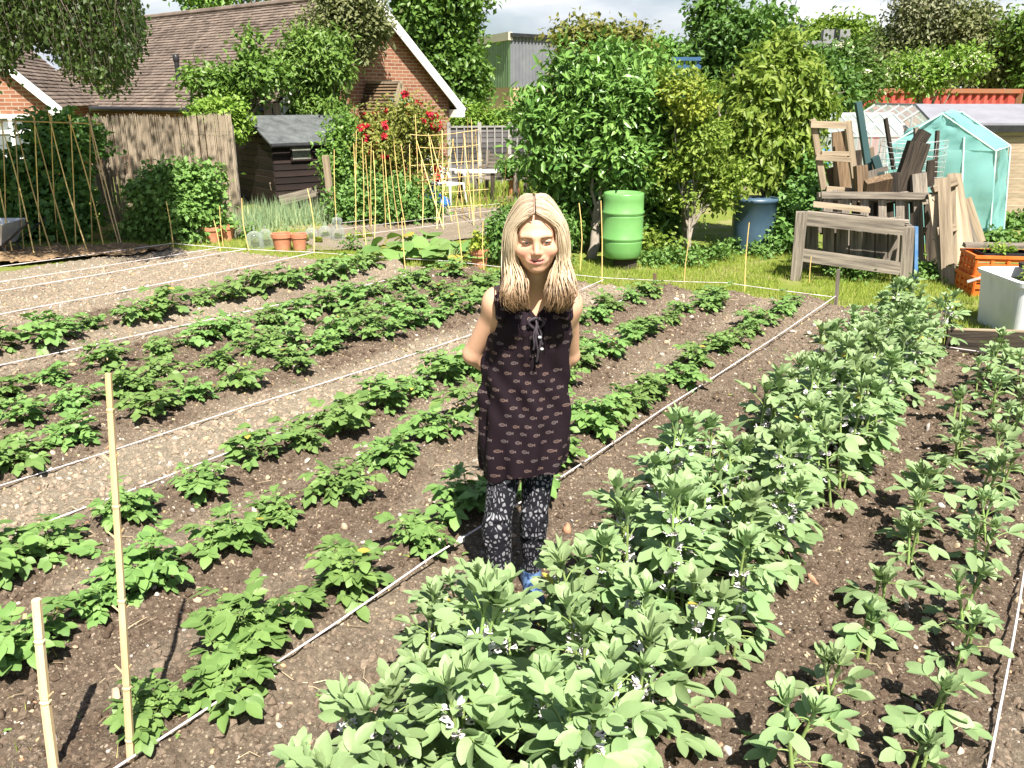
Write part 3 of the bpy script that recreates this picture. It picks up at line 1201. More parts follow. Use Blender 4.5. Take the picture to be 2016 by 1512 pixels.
tree('currant_bush', 'round leafy green currant bush in front of the reed screen', 'shrub', G(352, 466),
     [blob(350, 395, 12.4, 88, 62), blob(310, 375, 12.4, 48, 46), blob(395, 380, 12.4, 44, 46), blob(350, 350, 12.5, 60, 32), blob(400, 420, 12.6, 30, 32), blob(290, 440, 12.2, 36, 32), blob(350, 430, 12.1, 80, 40)],
     1150, 15, .075, 'hazel', 43, .02, sig=.085, tint=.75, tpl=DIAW, parts=('stems', 'foliage'), upb=1.0)
tree('bramble_bush', 'dark sprawling bush behind the left bean canes', 'shrub', G(90, 470),
     [blob(40, 370, 12.8, 60, 70), blob(120, 340, 12.9, 60, 75), blob(60, 440, 12.4, 80, 45), blob(150, 420, 12.3, 50, 60), blob(150, 265, 13.2, 50, 40), blob(100, 280, 13.2, 50, 50), blob(-40, 400, 12.6, 70, 70)],
     1150, 13, .10, 'dark', 44, .03, sig=.12, tint=.55, tpl=DIAW, parts=('stems', 'foliage'))
tree('rose_bush', 'tall rose bush full of red blooms beside the timber porch', 'rose bush', G(770, 415),
     [blob(775, 265, 15.6, 78, 56), blob(735, 300, 15.2, 56, 54), blob(825, 260, 15.4, 36, 54), blob(790, 340, 15.5, 62, 50), blob(800, 225, 15.8, 40, 25), blob(845, 320, 15.6, 28, 50)],
     760, 13, .075, 'bronze', 45, .025, sig=.12, tint=.75, gap=.3, flowers=(rose, 100, .062, 'rosered', 'blooms'), parts=('stems', 'foliage'))
tree('pink_rose_bush', 'low dark green bush to the left of the rose bush', 'shrub', G(690, 425),
     [blob(672, 275, 15.2, 28, 50), blob(690, 335, 15.2, 40, 46), blob(665, 340, 15.0, 24, 46)],
     420, 13, .085, 'mid', 46, .025, sig=.12, tint=.5, parts=('stems', 'foliage'))
tree('raspberry_bush', 'low spreading dark green bush behind the loose bamboo canes', 'shrub', G(750, 438),
     [blob(720, 395, 14.0, 55, 42), blob(790, 395, 14.0, 45, 38), blob(755, 420, 13.8, 70, 26), blob(680, 410, 13.9, 34, 36), blob(845, 410, 14.1, 26, 26)],
     520, 14, .085, 'hazel', 47, .02, sig=.10, tint=.4, parts=('stems', 'foliage'))
tree('bindweed_bush', 'low green bush between the dark butt and the timber bench', 'shrub', G(1560, 485),
     [blob(1560, 420, 11.4, 45, 55), blob(1580, 370, 11.6, 36, 40), blob(1530, 460, 11.2, 40, 26)],
     330, 13, .08, 'hazel', 48, .02, sig=.10, tint=.35, tpl=DIAW, parts=('stems', 'foliage'))
tree('box_bush', 'small rounded dark bush just behind the standing woman', 'shrub', G(1000, 530),
     [blob(985, 470, 10.3, 38, 46), blob(1010, 440, 10.5, 40, 40), blob(1080, 450, 10.6, 50, 50), blob(1075, 500, 10.3, 50, 30)],
     420, 13, .06, 'dark', 49, .015, sig=.075, tint=.6, parts=('stems', 'foliage'))
tree('ivy_bush', 'bronze-green creeper topping the trees behind the bay tree', 'shrub', AT(1180, 230, 15.5) * np.array([1, 1, 0]),
     [blob(1180, 85, 15.5, 70, 34), blob(1120, 80, 15.5, 40, 26), blob(1245, 90, 15.5, 48, 30), blob(1160, 130, 15.5, 90, 50)],
     560, 13, .10, 'bronze', 50, .06, sig=.13, tint=.5, gap=.3, parts=('stems', 'foliage'))
# the tree belt along the railway
tree('railway_tree', 'bright green far tree behind the railway gantry', 'tree', AT(1640, 200, 48) * np.array([1, 1, 0]),
     [blob(1640, 82, 48, 70, 36), blob(1580, 95, 48, 45, 34), blob(1690, 90, 48, 50, 40)], 620, 12, .3, 'lime', 51, .25, sig=.34, tint=.15)
tree('willow_tree', 'large greyish olive tree behind the red container', 'tree', AT(1790, 240, 36) * np.array([1, 1, 0]),
     [blob(1810, 60, 36, 62, 62), blob(1770, 110, 36, 85, 55), blob(1720, 130, 36, 50, 42), blob(1850, 110, 36, 55, 55), blob(1800, 160, 35.5, 90, 45)],
     1500, 14, .17, 'olive', 52, .3, sig=.32, tint=.35, gap=.9)
tree('pale_willow_tree', 'pale silvery treetop standing above the olive trees', 'tree', AT(1825, 240, 37) * np.array([1, 1, 0]),
     [blob(1825, 35, 35.3, 48, 38), blob(1800, 10, 35.3, 40, 34), blob(1850, -10, 35.3, 44, 30)], 420, 13, .15, 'grey', 53, .25, sig=.3, tint=.4, gap=.6)
tree('hawthorn_tree', 'olive tree at the far end of the belt above the grey-roofed shed', 'tree', AT(1930, 240, 35) * np.array([1, 1, 0]),
     [blob(1930, 90, 35, 62, 60), blob(1905, 60, 35, 46, 38), blob(1975, 115, 35, 50, 50), blob(1930, 150, 34.5, 80, 45), blob(2025, 150, 34.5, 40, 40)],
     1150, 14, .17, 'olive', 54, .3, sig=.32, tint=.55, gap=.9)
tree('ash_tree', 'bright green tree cut by the edge of the view above the container', 'tree', AT(2035, 240, 33) * np.array([1, 1, 0]),
     [blob(2030, 70, 33, 42, 50), blob(2050, 140, 33, 50, 60)], 420, 12, .2, 'mid', 55, .2, sig=.3)
tree('elder_tree', 'dark elder with flat cream flower heads beside the glasshouse', 'tree', AT(1640, 240, 23) * np.array([1, 1, 0]),
     [blob(1650, 140, 23, 62, 45), blob(1620, 190, 23, 60, 50), blob(1690, 175, 23, 44, 40)],
     800, 13, .13, 'dark', 56, .1, sig=.2, tint=.6, flowers=(umbel, 110, .15, 'cream', 'flower_heads'))
tree('flowering_elder_tree', 'elder loaded with cream flower heads in front of the red container', 'tree', AT(1825, 205, 25) * np.array([1, 1, 0]),
     [blob(1840, 135, 25, 60, 24), blob(1790, 140, 25, 38, 22), blob(1895, 130, 25, 45, 22), blob(1820, 160, 25, 24, 16)],
     560, 13, .12, 'lime', 57, .07, sig=.2, tint=.12, flowers=(umbel, 230, .17, 'cream', 'flower_heads'))
for i_, (x, y, Y, rx, ry, lab) in enumerate(((1330, 105, 55, 55, 26, 'light green far tree seen between the bay tree and the sycamore'), (1580, 140, 40, 50, 40, 'dark far tree under the railway gantry'),
                                             (1290, 110, 60, 40, 24, 'small far treetop just above the bay tree crown'))):
    tree('distant_tree', lab, 'tree', AT(x, 240, Y) * np.array([1, 1, 0]), [blob(x, y, Y, rx, ry), blob(x - rx * .6, y + ry * .5, Y, rx * .6, ry * .7), blob(x, y + ry * 1.3, Y, rx, ry)],
         330, 12, .3, 'mid' if i_ != 1 else 'dark', 60 + i_, .25, sig=.4, tint=.5)
# clipped hedge over the grey fence
def hedge(name, label, x0, x1, y0, y1, Y, n, leaf, size, seed):
    bl = [blob(x, (y0 + y1) / 2 + 3 * math.sin(x), Y, (x1 - x0) / 9, (y1 - y0) / 2) for x in np.linspace(x0, x1, 7)]
    tree(name, label, 'hedge', AT((x0 + x1) / 2, 250, Y) * np.array([1, 1, 0]), bl, n, 13, size, leaf, seed, .03, sig=.10, tint=.3, parts=('stems', 'foliage'))


hedge('clipped_hedge', 'bright clipped hedge showing above the grey panel fence', 885, 1030, 215, 275, 23.5, 620, 'lime', .10, 70)

# ------------------------------------------------------------------ weeping birch at the upper corner
bb = np.array([-7.6, 9.6, 0])
root = thing('weeping_birch', 'weeping birch whose dark hanging twigs fill the top corner of the view', 'tree', bb)
tm, cm = MB(), MB()
rb = np.random.default_rng(90)
q = limb(tm, bb, bb + np.array([.2, .2, 6.5]), .17, .08, 1, .03, 9, 10)
prof_x = [-150, 20, 60, 95, 120, 170, 195, 240, 262, 285, 300]
prof_y = [170, 150, 95, 90, 140, 165, 185, 190, 160, 70, 20]
L = Leaves()
for i in range(760):
    x = rb.uniform(-160, 285)
    Y = rb.uniform(9.0, 11.2)
    yb = np.interp(x, prof_x, prof_y) * rb.uniform(.3, 1.02) ** .6
    pb = AT(x, yb, Y)
    lt = rb.uniform(.9, 2.4)
    pt = pb + np.array([rb.normal(-.15, .1), rb.normal(0, .1), lt])
    t = np.linspace(0, 1, 9)[:, None]
    pts = pt + (pb - pt) * t + np.sin(t * 7 + i) * .03
    tube(tm, pts, np.linspace(.006, .0015, 9), 3, cap=False)
    n = int(lt * 44)
    ct = rb.normal(0, .18)
    for j in range(n):
        f = rb.random()
        p = pt + (pb - pt) * f + rb.normal(size=3) * .05
        L.put(0, p, nrm(rb.normal(size=3) * .5 + np.array([0, 0, -1])), nrm(rb.normal(size=3) + np.array([.1, -.6, .3])), rb.uniform(.034, .06), float(np.clip(.4 + ct + rb.normal(0, .15), 0, 1)))
for i in range(26):
    e = AT(rb.uniform(-150, 270), -40, rb.uniform(9.2, 11)) + np.array([0, 0, rb.uniform(.3, 1.6)])
    limb(tm, q[int(rb.integers(4, 9))], e, .035, .008, 300 + i, .08, 7, 5)
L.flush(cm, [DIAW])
crown_leaves(cm, [(np.array([-6.5, 10.0, 5.3]), (1.6, 1.4, 1.3)), (np.array([-7.3, 9.6, 6.5]), (2.0, 1.8, 1.8)), (np.array([-8.3, 10.2, 4.8]), (1.6, 1.6, 1.6)), (np.array([-4.9, 10.8, 6.1]), (1.5, 1.4, 1.2))], 1200, 12, .085, 91, sig=.22)  # last lobe, out of view, added to the crown to shade the reed screen
tm.build('trunk', M['bark'], root, smooth=True)
cm.build('crown', leafmat('shaded_birch_leaf', (.022, .04, .01), (.095, .135, .028), .3, .45), root)  # leaf colour darkened to carry the shade on the birch

# ------------------------------------------------------------------ grass and low weeds
def blades(mb, P, hmin, hmax, seed, w=.006, lean=.5, tint=.5):
    r = np.random.default_rng(seed)
    n = len(P)
    a = r.random(n) * 6.28
    ln = r.normal(0, lean, n)
    d = nrm(np.stack([np.cos(a) * np.abs(ln), np.sin(a) * np.abs(ln), np.ones(n)], 1))
    nn_ = nrm(np.stack([np.cos(a + r.normal(0, .7, n)), np.sin(a + r.normal(0, .7, n)), .3 + 0 * a], 1))
    h = hmin + (hmax - hmin) * r.random(n) ** 1.5
    R = frame(d, nn_) * np.stack([np.full(n, w) * (.7 + .6 * r.random(n)), h, h], -1)[:, None, :]
    mb.inst(BLADE, R, P, 0, np.clip(tint + r.normal(0, .25, n), 0, 1))


k = NT('grass_blade')
t_ = k.attr('tint').outputs['Fac']
gc = k.ramp(t_, [(0, (.15, .24, .03)), (.55, (.30, .39, .06)), (.85, (.44, .46, .10)), (1, (.52, .46, .20))])
M['grass'] = k.pbr(gc, .6, None, spec=.25, trans=.3, tcol=gc)
GP = [G(-60, 492)[:2], G(250, 478)[:2], G(480, 466)[:2], G(700, 500)[:2], G(760, 505)[:2], G(1000, 515)[:2], G(1200, 520)[:2], G(1560, 490)[:2], G(1700, 520)[:2], G(1920, 545)[:2], G(2140, 560)[:2], G(2300, 720)[:2],
      G(1850, 690)[:2], G(1600, 600)[:2], G(1000, 545)[:2], G(620, 505)[:2], G(340, 488)[:2], G(250, 492)[:2], G(-60, 515)[:2]]
GPp = [tuple(p) for p in GP]
r = np.random.default_rng(5)
N = 420000
x, y = r.uniform(-8, 7, N), r.uniform(5.6, 14.5, N)
ok = in_poly(x, y, GPp)
u, v = x * RU[0] + y * RU[1], x * RV[0] + y * RV[1]
ok &= ~((u < edge_u(v) + .10 + .12 * fbm(u / .3, v / .3, 4)) & (v < 10.4))
ok &= fbm(x / .5, y / .5, 12, 4) > -.42
x, y = x[ok], y[ok]
mb = MB()
blades(mb, np.stack([x, y, 0 * x], 1), .02, .085, 8, .006, .55, .5)
# straggling tufts on the near left corner of the plot
N = 900
u = r.normal(.42, .22, N)
v = r.normal(2.75, .42, N)
P = RU * u[:, None] + RV * v[:, None]
blades(mb, np.concatenate([P, soil_low(u, v)[:, None]], 1), .03, .10, 9, .004, 1.0, .8)
o = mb.build('grass', M['grass'])
tag(o, kind='stuff')

# rank weeds along the foot of the trees and the timber
mb = MB()
for i, (x, y, n, sz) in enumerate(((1250, 512, 60, .05), (1300, 520, 80, .05), (1340, 525, 60, .045), (1400, 515, 60, .05), (1500, 505, 70, .05), (1545, 495, 60, .06), (1620, 520, 60, .05), (1660, 545, 70, .045), (1700, 552, 60, .045), (1800, 545, 60, .05), (1900, 560, 60, .05), (1100, 520, 50, .05),
                                   (500, 470, 40, .05), (250, 470, 50, .05), (1960, 480, 120, .07), (2000, 450, 100, .08), (1440, 500, 60, .05), (1850, 545, 60, .05), (700, 492, 20, .04))):
    c = G(x, y)
    crown_leaves(mb, [(c + np.array([0, 0, .06]), (.30, .22, .14))], n, 9, sz, 400 + i, sig=.05, tpl=DIAW, upb=1.2)
o = mb.build('weeds', M['hazel'])
tag(o, kind='stuff')
# ------------------------------------------------------------------ buildings
def brickmat():
    k = NT('brickwork')
    c = k.coords('puv')
    b = k.n('ShaderNodeTexBrick', Vector=c, Scale=1.0, Color1=(.27, .11, .065, 1), Color2=(.38, .175, .105, 1), Mortar=(.48, .40, .31, 1), Mortar__Size=.008, Bias=0.0)
    b.inputs['Brick Width'].default_value = .225
    b.inputs['Row Height'].default_value = .075
    n = k.noise(c, 3.5, 5)
    col = k.mix(k.math('MULTIPLY', n, .6), b.outputs[0], (.26, .10, .06), 'MULTIPLY')
    col = k.mix(.55, b.outputs[0], col)
    return k.pbr(col, .9, k.bump(k.math('ADD', k.math('MULTIPLY', b.outputs['Fac'], -1.0), k.math('MULTIPLY', k.noise(c, 60, 3), .3)), .6, .01), spec=.2)


M['brick'] = brickmat()
M['tile'] = stdmat('clay_roof_tile', (.115, .086, .068), (.19, .148, .118), 2.2, .85, bump=.4, bscale=40, bdist=.004, tint=.4)
M['white'] = stdmat('white_paint', (.80, .79, .77), (.70, .69, .67), 6, .5, bump=0)
M['blackplastic'] = stdmat('black_plastic', (.018, .018, .02), (.035, .035, .035), 8, .4, bump=0)
M['darkglass'] = stdmat('window_glass', (.10, .12, .13), (.20, .22, .22), 3, .08, bump=0, spec=.6)
M['greywood'] = stdmat('weathered_timber', (.09, .076, .062), (.31, .265, .21), 38, .88, (1, .045, 1), .7, 60, .004, tint=.4, kind='puv', bstretch=(1, .08, 1))
M['palewood'] = stdmat('pale_timber', (.20, .15, .10), (.40, .32, .22), 32, .85, (1, .045, 1), .5, 60, .003, tint=.35, kind='puv', bstretch=(1, .08, 1))
M['brownwood'] = stdmat('brown_timber', (.095, .062, .036), (.25, .17, .10), 34, .88, (1, .05, 1), .6, 60, .004, tint=.4, kind='puv', bstretch=(1, .1, 1))
M['darkwood'] = stdmat('dark_creosoted_board', (.011, .007, .006), (.030, .018, .015), 5, .75, (.15, 1, 1), .4, 26, .004, tint=.5, kind='puv', bstretch=(.1, 1, 1))
M['oldwood'] = stdmat('charred_old_timber', (.014, .011, .009), (.075, .058, .042), 34, .92, (1, .05, 1), .8, 60, .006, tint=.4, kind='puv', bstretch=(1, .1, 1))
M['teal'] = stdmat('teal_painted_wood', (.045, .10, .105), (.07, .14, .14), 5, .6, (1, .2, 1), .3, 26, .003, kind='puv')


def plane_hit(x, y, P0, n):
    d = _ray(x, y)
    o = np.array([0, 0, CAMH])
    t = np.dot(P0 - o, n) / np.dot(d, n)
    return o + d * t


def wall(mb, pts, ua, va=(0, 0, 1), mat=0, thick=None, n=None):
    """a flat wall polygon with u/v in metres for the brick courses; given a thickness it gets a back and edges"""
    P = np.asarray(pts, float)
    uv = np.stack([P @ np.asarray(ua), P @ np.asarray(va, float)], 1)
    quad(mb, P, mat, .5, uv)
    if thick:
        Q = P - np.asarray(n) * thick
        quad(mb, Q[::-1], mat, .5, uv[::-1])
        for i in range(len(P)):
            j = (i + 1) % len(P)
            quad(mb, [P[j], P[i], Q[i], Q[j]], mat, .5, np.array([uv[j], uv[i], uv[i], uv[j]]))


def tiled_slope(mb, e0, e1, r0, r1, gauge=.105, tw=.18, seed=1, thick=.028):
    """plain tiles from eave e0-e1 up to ridge r0-r1, each course lapping the one below"""
    r = np.random.default_rng(seed)
    e0, e1, r0, r1 = map(lambda a: np.asarray(a, float), (e0, e1, r0, r1))
    up = r0 - e0
    n = int(np.linalg.norm(up) / gauge)
    N = nrm(np.cross(e1 - e0, up))
    if N[2] < 0:
        N = -N
    for i in range(n):
        f0, f1 = i / n, min(1, (i + 1.25) / n)
        a0, a1 = e0 + (r0 - e0) * f0, e1 + (r1 - e1) * f0
        b0, b1 = e0 + (r0 - e0) * f1, e1 + (r1 - e1) * f1
        m = int(np.linalg.norm(a1 - a0) / tw)
        k = np.arange(m)
        s0, s1 = (k + (.5 if i % 2 else 0)) / (m + .5), (k + 1 - .03 + (.5 if i % 2 else 0)) / (m + .5)
        jit = thick * (1 + r.normal(0, .13, m))
        t = np.clip(.5 + r.normal(0, .16, m) + .10 * math.sin(i * .9), 0, 1)
        A = a0 + (a1 - a0) * s0[:, None] + N * jit[:, None]
        B = a0 + (a1 - a0) * s1[:, None] + N * jit[:, None]
        C = b0 + (b1 - b0) * s1[:, None] + N * .004
        D = b0 + (b1 - b0) * s0[:, None] + N * .004
        A2, B2 = A - N * thick, B - N * thick
        V = np.stack([A, B, C, D, A2, B2], 1).reshape(-1, 3)
        F = (np.arange(m) * 6)[:, None, None] + np.array([[0, 1, 2, 3], [4, 5, 1, 0]])[None]
        mb.add(V, F.reshape(-1, 4), 0, np.repeat(t, 6))
    quad(mb, [e0, e1, r1, r0], 0, .3)


# --- the long house with the tiled roof
A_ = AT(737, -12, 19.6)
zr = A_[2]
d_ = _ray(300, 36)
Yl = (zr - CAMH) / (d_[2] / d_[1])
Lr = AT(300, 36, Yl)
ridge = nrm(np.array([Lr[0] - A_[0], Lr[1] - A_[1], 0]))
fr = np.array([ridge[1], -ridge[0], 0])
fr = fr if fr[1] < 0 else -fr                     # down the visible slope
ng = -ridge                                       # gable faces this way
ze, hw = 1.72, 2.75
Rl = A_ + ridge * 12.0
house = thing('tiled_house', 'long brick house with brown tiled roof, white bargeboards and a timber porch', 'house', (A_[0], A_[1], 0))
e0 = A_ + fr * hw + np.array([0, 0, ze - zr])
e1 = Rl + fr * hw + np.array([0, 0, ze - zr])
b0 = A_ - fr * hw + np.array([0, 0, ze - zr])
b1 = Rl - fr * hw + np.array([0, 0, ze - zr])
mb = MB()
tiled_slope(mb, e1, e0, Rl, A_, seed=4)
tiled_slope(mb, b0, b1, A_, Rl, seed=5, gauge=.3, tw=.6)
for i in range(30):
    p = A_ + ridge * (.4 * i)
    tube(mb, [p + np.array([0, 0, .02]), p + ridge * .41 + np.array([0, 0, .02])], .085, 8, tint=.45 + .1 * (i % 3))
mb.build('roof', M['tile'], house)
gi = -ng * .22                                     # wall set back under the verge
mb = MB()
g0, g1, ga = e0 + gi - fr * .3, b0 + gi + fr * .3, A_ + gi
zt = lambda P, z: np.array([P[0], P[1], z])
w_ = hw - .3
wall(mb, [zt(g0, -.3), zt(g1, -.3), zt(g1, ze + .3 * (zr - ze) / hw - .06), ga - np.array([0, 0, .06]), zt(g0, ze + .3 * (zr - ze) / hw - .06)], fr)
h0 = e1 - fr * .3
wall(mb, [zt(h0, -.3), zt(g0, -.3), zt(g0, ze + .05), zt(h0, ze + .05)], ridge)
wall(mb, [zt(g1, -.3), zt(b1 + fr * .3, -.3), zt(b1 + fr * .3, ze + .05), zt(g1, ze + .05)], ridge)
wall(mb, [zt(b1 + fr * .3, -.3), zt(h0, -.3), zt(h0, ze), Rl - np.array([0, 0, .06]), zt(b1 + fr * .3, ze)], fr)
mb.build('wall', M['brick'], house)
mb = MB()
for E_ in (e0, b0):
    beam(mb, A_ + np.array([0, 0, -.10]) + ng * .0, E_ + np.array([0, 0, -.10]), .03, .20, UP)
sg = nrm(np.array([*(b0 - A_)[:2], 0]))
box(mb, b0 - sg * .16 + np.array([0, 0, -.13]) - ng * .12, (.30, .30, .18), np.stack([sg, ng, UP], 1))
mb.build('bargeboard', M['white'], house)
mb = MB()
tube(mb, [e0 + fr * .06 - UP * .03, e1 + fr * .06 - UP * .03], .06, 8)
tube(mb, [b0 - fr * .06 - UP * .03, b1 - fr * .06 - UP * .03], .06, 8)
mb.build('gutter', M['blackplastic'], house, smooth=True)
# vent pipe standing on the slope
nslope = nrm(np.cross(ridge, (A_ - e0)))
vp = plane_hit(352, 160, e0, nslope)
mb = MB()
tube(mb, [vp - UP * .05, vp + UP * .42], .055, 10)
tube(mb, [vp + UP * .42, vp + UP * .45, vp + UP * .56, vp + UP * .60], [.055, .075, .075, .03], 10)
mb.build('vent_pipe', M['blackplastic'], house, smooth=True)
# the timber porch on the gable
W0 = A_ + gi
pa = plane_hit(722, 166, W0, ng)
pl = plane_hit(708, 222, W0, ng)
pd = 1.05
F0 = W0 + ng * pd
fa = plane_hit(800, 158, F0, ng)
fa = np.array([pa[0], pa[1], 0]) + ng * pd + np.array([0, 0, pa[2]])
half = np.linalg.norm((pl - pa)[:2])
fl_, fr_ = fa + fr * half - UP * (pa[2] - pl[2]), fa - fr * half - UP * (pa[2] - pl[2])
bl_, br_ = fl_ - ng * pd, fr_ - ng * pd
mb = MB()
for (a0, a1, c0, c1) in ((bl_, fl_, pa, fa), (fr_, br_, fa, pa)):
    nb = 9
    for i in range(nb):
        q0, q1 = a0 + (c0 - a0) * (i / nb), a0 + (c0 - a0) * ((i + 1.2) / nb)
        s0, s1 = a1 + (c1 - a1) * (i / nb), a1 + (c1 - a1) * ((i + 1.2) / nb)
        N_ = nrm(np.cross(s0 - q0, q1 - q0))
        N_ = N_ if N_[2] > 0 else -N_
        lo = N_ * .04
        V = [q0 + lo, s0 + lo, s1, q1, q0, s0]
        mb.add(V, [[0, 1, 2, 3], [4, 5, 1, 0]], 0, .35 + .3 * rng.random(), np.array([[0, 0], [0, 1], [.13, 1], [.13, 0], [0, 0], [0, 1]]) + i * .3)
    quad(mb, [a0, a1, c1, c0], 0, .3)
porch = mb.build('porch', M['brownwood'], house)
mb = MB()
for Q in (fl_, fr_):
    beam(mb, fa + ng * .03, Q + ng * .03, .04, .10, UP, tint=.6)
beam(mb, pa + UP * .03, fa + ng * .05 + UP * .03, .09, .05, UP, tint=.6)
for Q in (fl_, fr_):
    beam(mb, zt(Q, 0) - ng * .08, zt(Q, Q[2]) - ng * .08, .08, .08, fr)
mb.build('porch_frame', M['palewood'], porch)
mb = MB()
cz = fl_[2] + .03
pts = [fa - UP * .22 - UP * .32 + (fr * math.cos(a) + UP * math.sin(a) * .8) * .22 + ng * .02 for a in np.linspace(.15, PI - .15, 9)]
tube(mb, pts, .03, 6)
for a in np.linspace(.7, PI - .7, 5):
    c = fa - UP * .54 + ng * .02
    tube(mb, [c + (fr * math.cos(a) + UP * math.sin(a)) * .2, c + (fr * math.cos(a) + UP * math.sin(a)) * .38], .012, 5)
mb.build('porch_ornament', stdmat('turquoise_paint', (.06, .30, .32), (.10, .38, .38), 5, .5, bump=0), porch, smooth=True)
mb = MB()
dc = (zt(bl_, 0) + zt(br_, 0)) / 2 + ng * .015
box(mb, dc + UP * (cz / 2 - .02), (half * 1.6, .03, cz), np.stack([fr, ng, UP], 1))
mb.build('dark_opening', M['blackplastic'], house)  # black panel put in for the dark opening below the porch roof

# --- the neighbouring gable at the edge of the view
n2 = nrm(np.array([.28, -.96, 0]))
s2 = np.array([-n2[1], n2[0], 0])
s2 = s2 if s2[0] > 0 else -s2
c0 = AT(119, 212, 17.6)
hw2, rise2 = 2.4, 2.35
ap = c0 - s2 * hw2 + UP * rise2
house2 = thing('brick_house', 'orange brick house gable with white bargeboard and white window', 'house', (ap[0], ap[1], 0))
le = c0 - s2 * hw2 * 2
bk = -n2 * 4.5
mb = MB()
tiled_slope(mb, c0, c0 + bk, ap, ap + bk, seed=8)
tiled_slope(mb, le + bk, le, ap + bk, ap, seed=9)
mb.build('roof', M['tile'], house2)
mb = MB()
q_ = -n2 * .15
L0, R0, P0 = le + q_ + s2 * .25, c0 + q_ - s2 * .25, ap + q_ - UP * .05
ze2 = c0[2] + .25 * rise2 / hw2 - .05
wall(mb, [zt(L0, -.3), zt(R0, -.3), zt(R0, ze2), P0, zt(L0, ze2)], s2)
wall(mb, [zt(R0, -.3), zt(R0 + bk, -.3), zt(R0 + bk, c0[2]), zt(R0, c0[2])], n2)
wall(mb, [zt(L0 + bk, -.3), zt(L0, -.3), zt(L0, c0[2]), zt(L0 + bk, c0[2])], n2)
mb.build('wall', M['brick'], house2)
mb = MB()
for E_ in (c0, le):
    beam(mb, ap + n2 * .02 - UP * .07, E_ + n2 * .02 - UP * .07, .03, .15, UP)
box(mb, c0 - s2 * .1 - UP * .1 - n2 * .07, (.24, .2, .16), np.stack([s2, n2, UP], 1))
mb.build('bargeboard', M['white'], house2)
wa, wb = plane_hit(-60, 226, zt(R0, 1), n2) + n2 * .01, plane_hit(74, 312, zt(R0, 1), n2) + n2 * .01
cw = (wa + wb) / 2
ww, wh = abs((wb - wa) @ s2), wa[2] - wb[2]
Rw = np.stack([s2, n2, UP], 1)
mb = MB()
for i in range(4):
    box(mb, cw + s2 * (i / 3 - .5) * (ww - .07), (.07, .07, wh), Rw)
for z in (-.5, .12, .5):
    box(mb, cw + UP * z * (wh - .07) + n2 * .004, (ww, .06, .07), Rw)
win = mb.build('window', M['white'], house2)
mb = MB()
box(mb, cw, (ww - .02, .02, wh - .02), Rw)
mb.build('pane', M['darkglass'], win)

# --- metal-clad works shed
mb = MB()
wc = AT(1005, 190, 40)
wc[2] = 0
zt1, zb1 = AT(1005, 70, 40)[2], AT(1005, 172, 40)[2]
wl = AT(940, 190, 44.0)
wr = AT(1130, 190, 42.5)
works = thing('works_shed', 'green and grey ribbed metal works shed on a tan brick base', 'shed', (wc[0], wc[1], 0))


def ribbed(mb, a, b, z0, z1, pitch=.20, dep=.05):
    a, b = np.array([a[0], a[1], 0]), np.array([b[0], b[1], 0])
    d = nrm(b - a)
    n = np.array([d[1], -d[0], 0])
    L_ = np.linalg.norm(b - a)
    k = int(L_ / pitch)
    s = []
    for i in range(k):
        for f, o in ((0, 0), (.35, 0), (.5, 1), (.85, 1)):
            s.append(((i + f) * pitch, o * dep))
    s.append((L_, 0))
    s = np.array(s)
    P = a + d * s[:, :1] + n * s[:, 1:]
    m = len(P)
    V = np.concatenate([P + UP * z0, P + UP * z1])
    F = [[i, i + 1, i + 1 + m, i + m] for i in range(m - 1)]
    mb.add(V, F)


ribbed(mb, wc, wr, zb1, zt1)
mb.build('grey_cladding', stdmat('grey_cladding', (.15, .155, .175), (.19, .195, .21), 1.5, .5, bump=0), works)
mb = MB()
ribbed(mb, wl, wc, zb1, zt1 - .2)
mb.build('green_cladding', stdmat('green_cladding', (.12, .20, .10), (.17, .26, .13), 1.5, .5, bump=0), works)
mb = MB()
dl = nrm(wl - wc)
beam(mb, zt(wl, zt1 - .02) + np.array([0, -.1, 0]), zt(wc, zt1 - .02) + np.array([0, -.1, 0]), .2, .34, UP)
mb.build('fascia', stdmat('cream_fascia', (.52, .48, .38), (.44, .40, .32), 3, .6, bump=0), works)
mb = MB()
bkw = np.array([.4, 6, 0])
quad(mb, [zt(wl, zt1 - .15), zt(wc, zt1 + .04), zt(wr, zt1 + .04), zt(wr + bkw, zt1), zt(wl + bkw, zt1)])
beam(mb, zt(wc, zt1 + .02) + np.array([0, -.12, 0]), zt(wr, zt1 + .02) + np.array([0, -.12, 0]), .15, .16, UP)
mb.build('roof', M['blackplastic'], works)
mb = MB()
wall(mb, [zt(wl, -.5), zt(wc, -.5), zt(wc, zb1), zt(wl, zb1)], nrm(wc - wl))
wall(mb, [zt(wc, -.5), zt(wr, -.5), zt(wr, zb1), zt(wc, zb1)], nrm(wr - wc))
k = NT('tan_brick')
c = k.coords('puv')
b = k.n('ShaderNodeTexBrick', Vector=c, Scale=1.0, Color1=(.46, .32, .19, 1), Color2=(.52, .37, .22, 1), Mortar=(.42, .32, .22, 1), Mortar__Size=.008)
b.inputs['Brick Width'].default_value = .225
b.inputs['Row Height'].default_value = .075
mb.build('wall', k.pbr(b.outputs[0], .9), works)

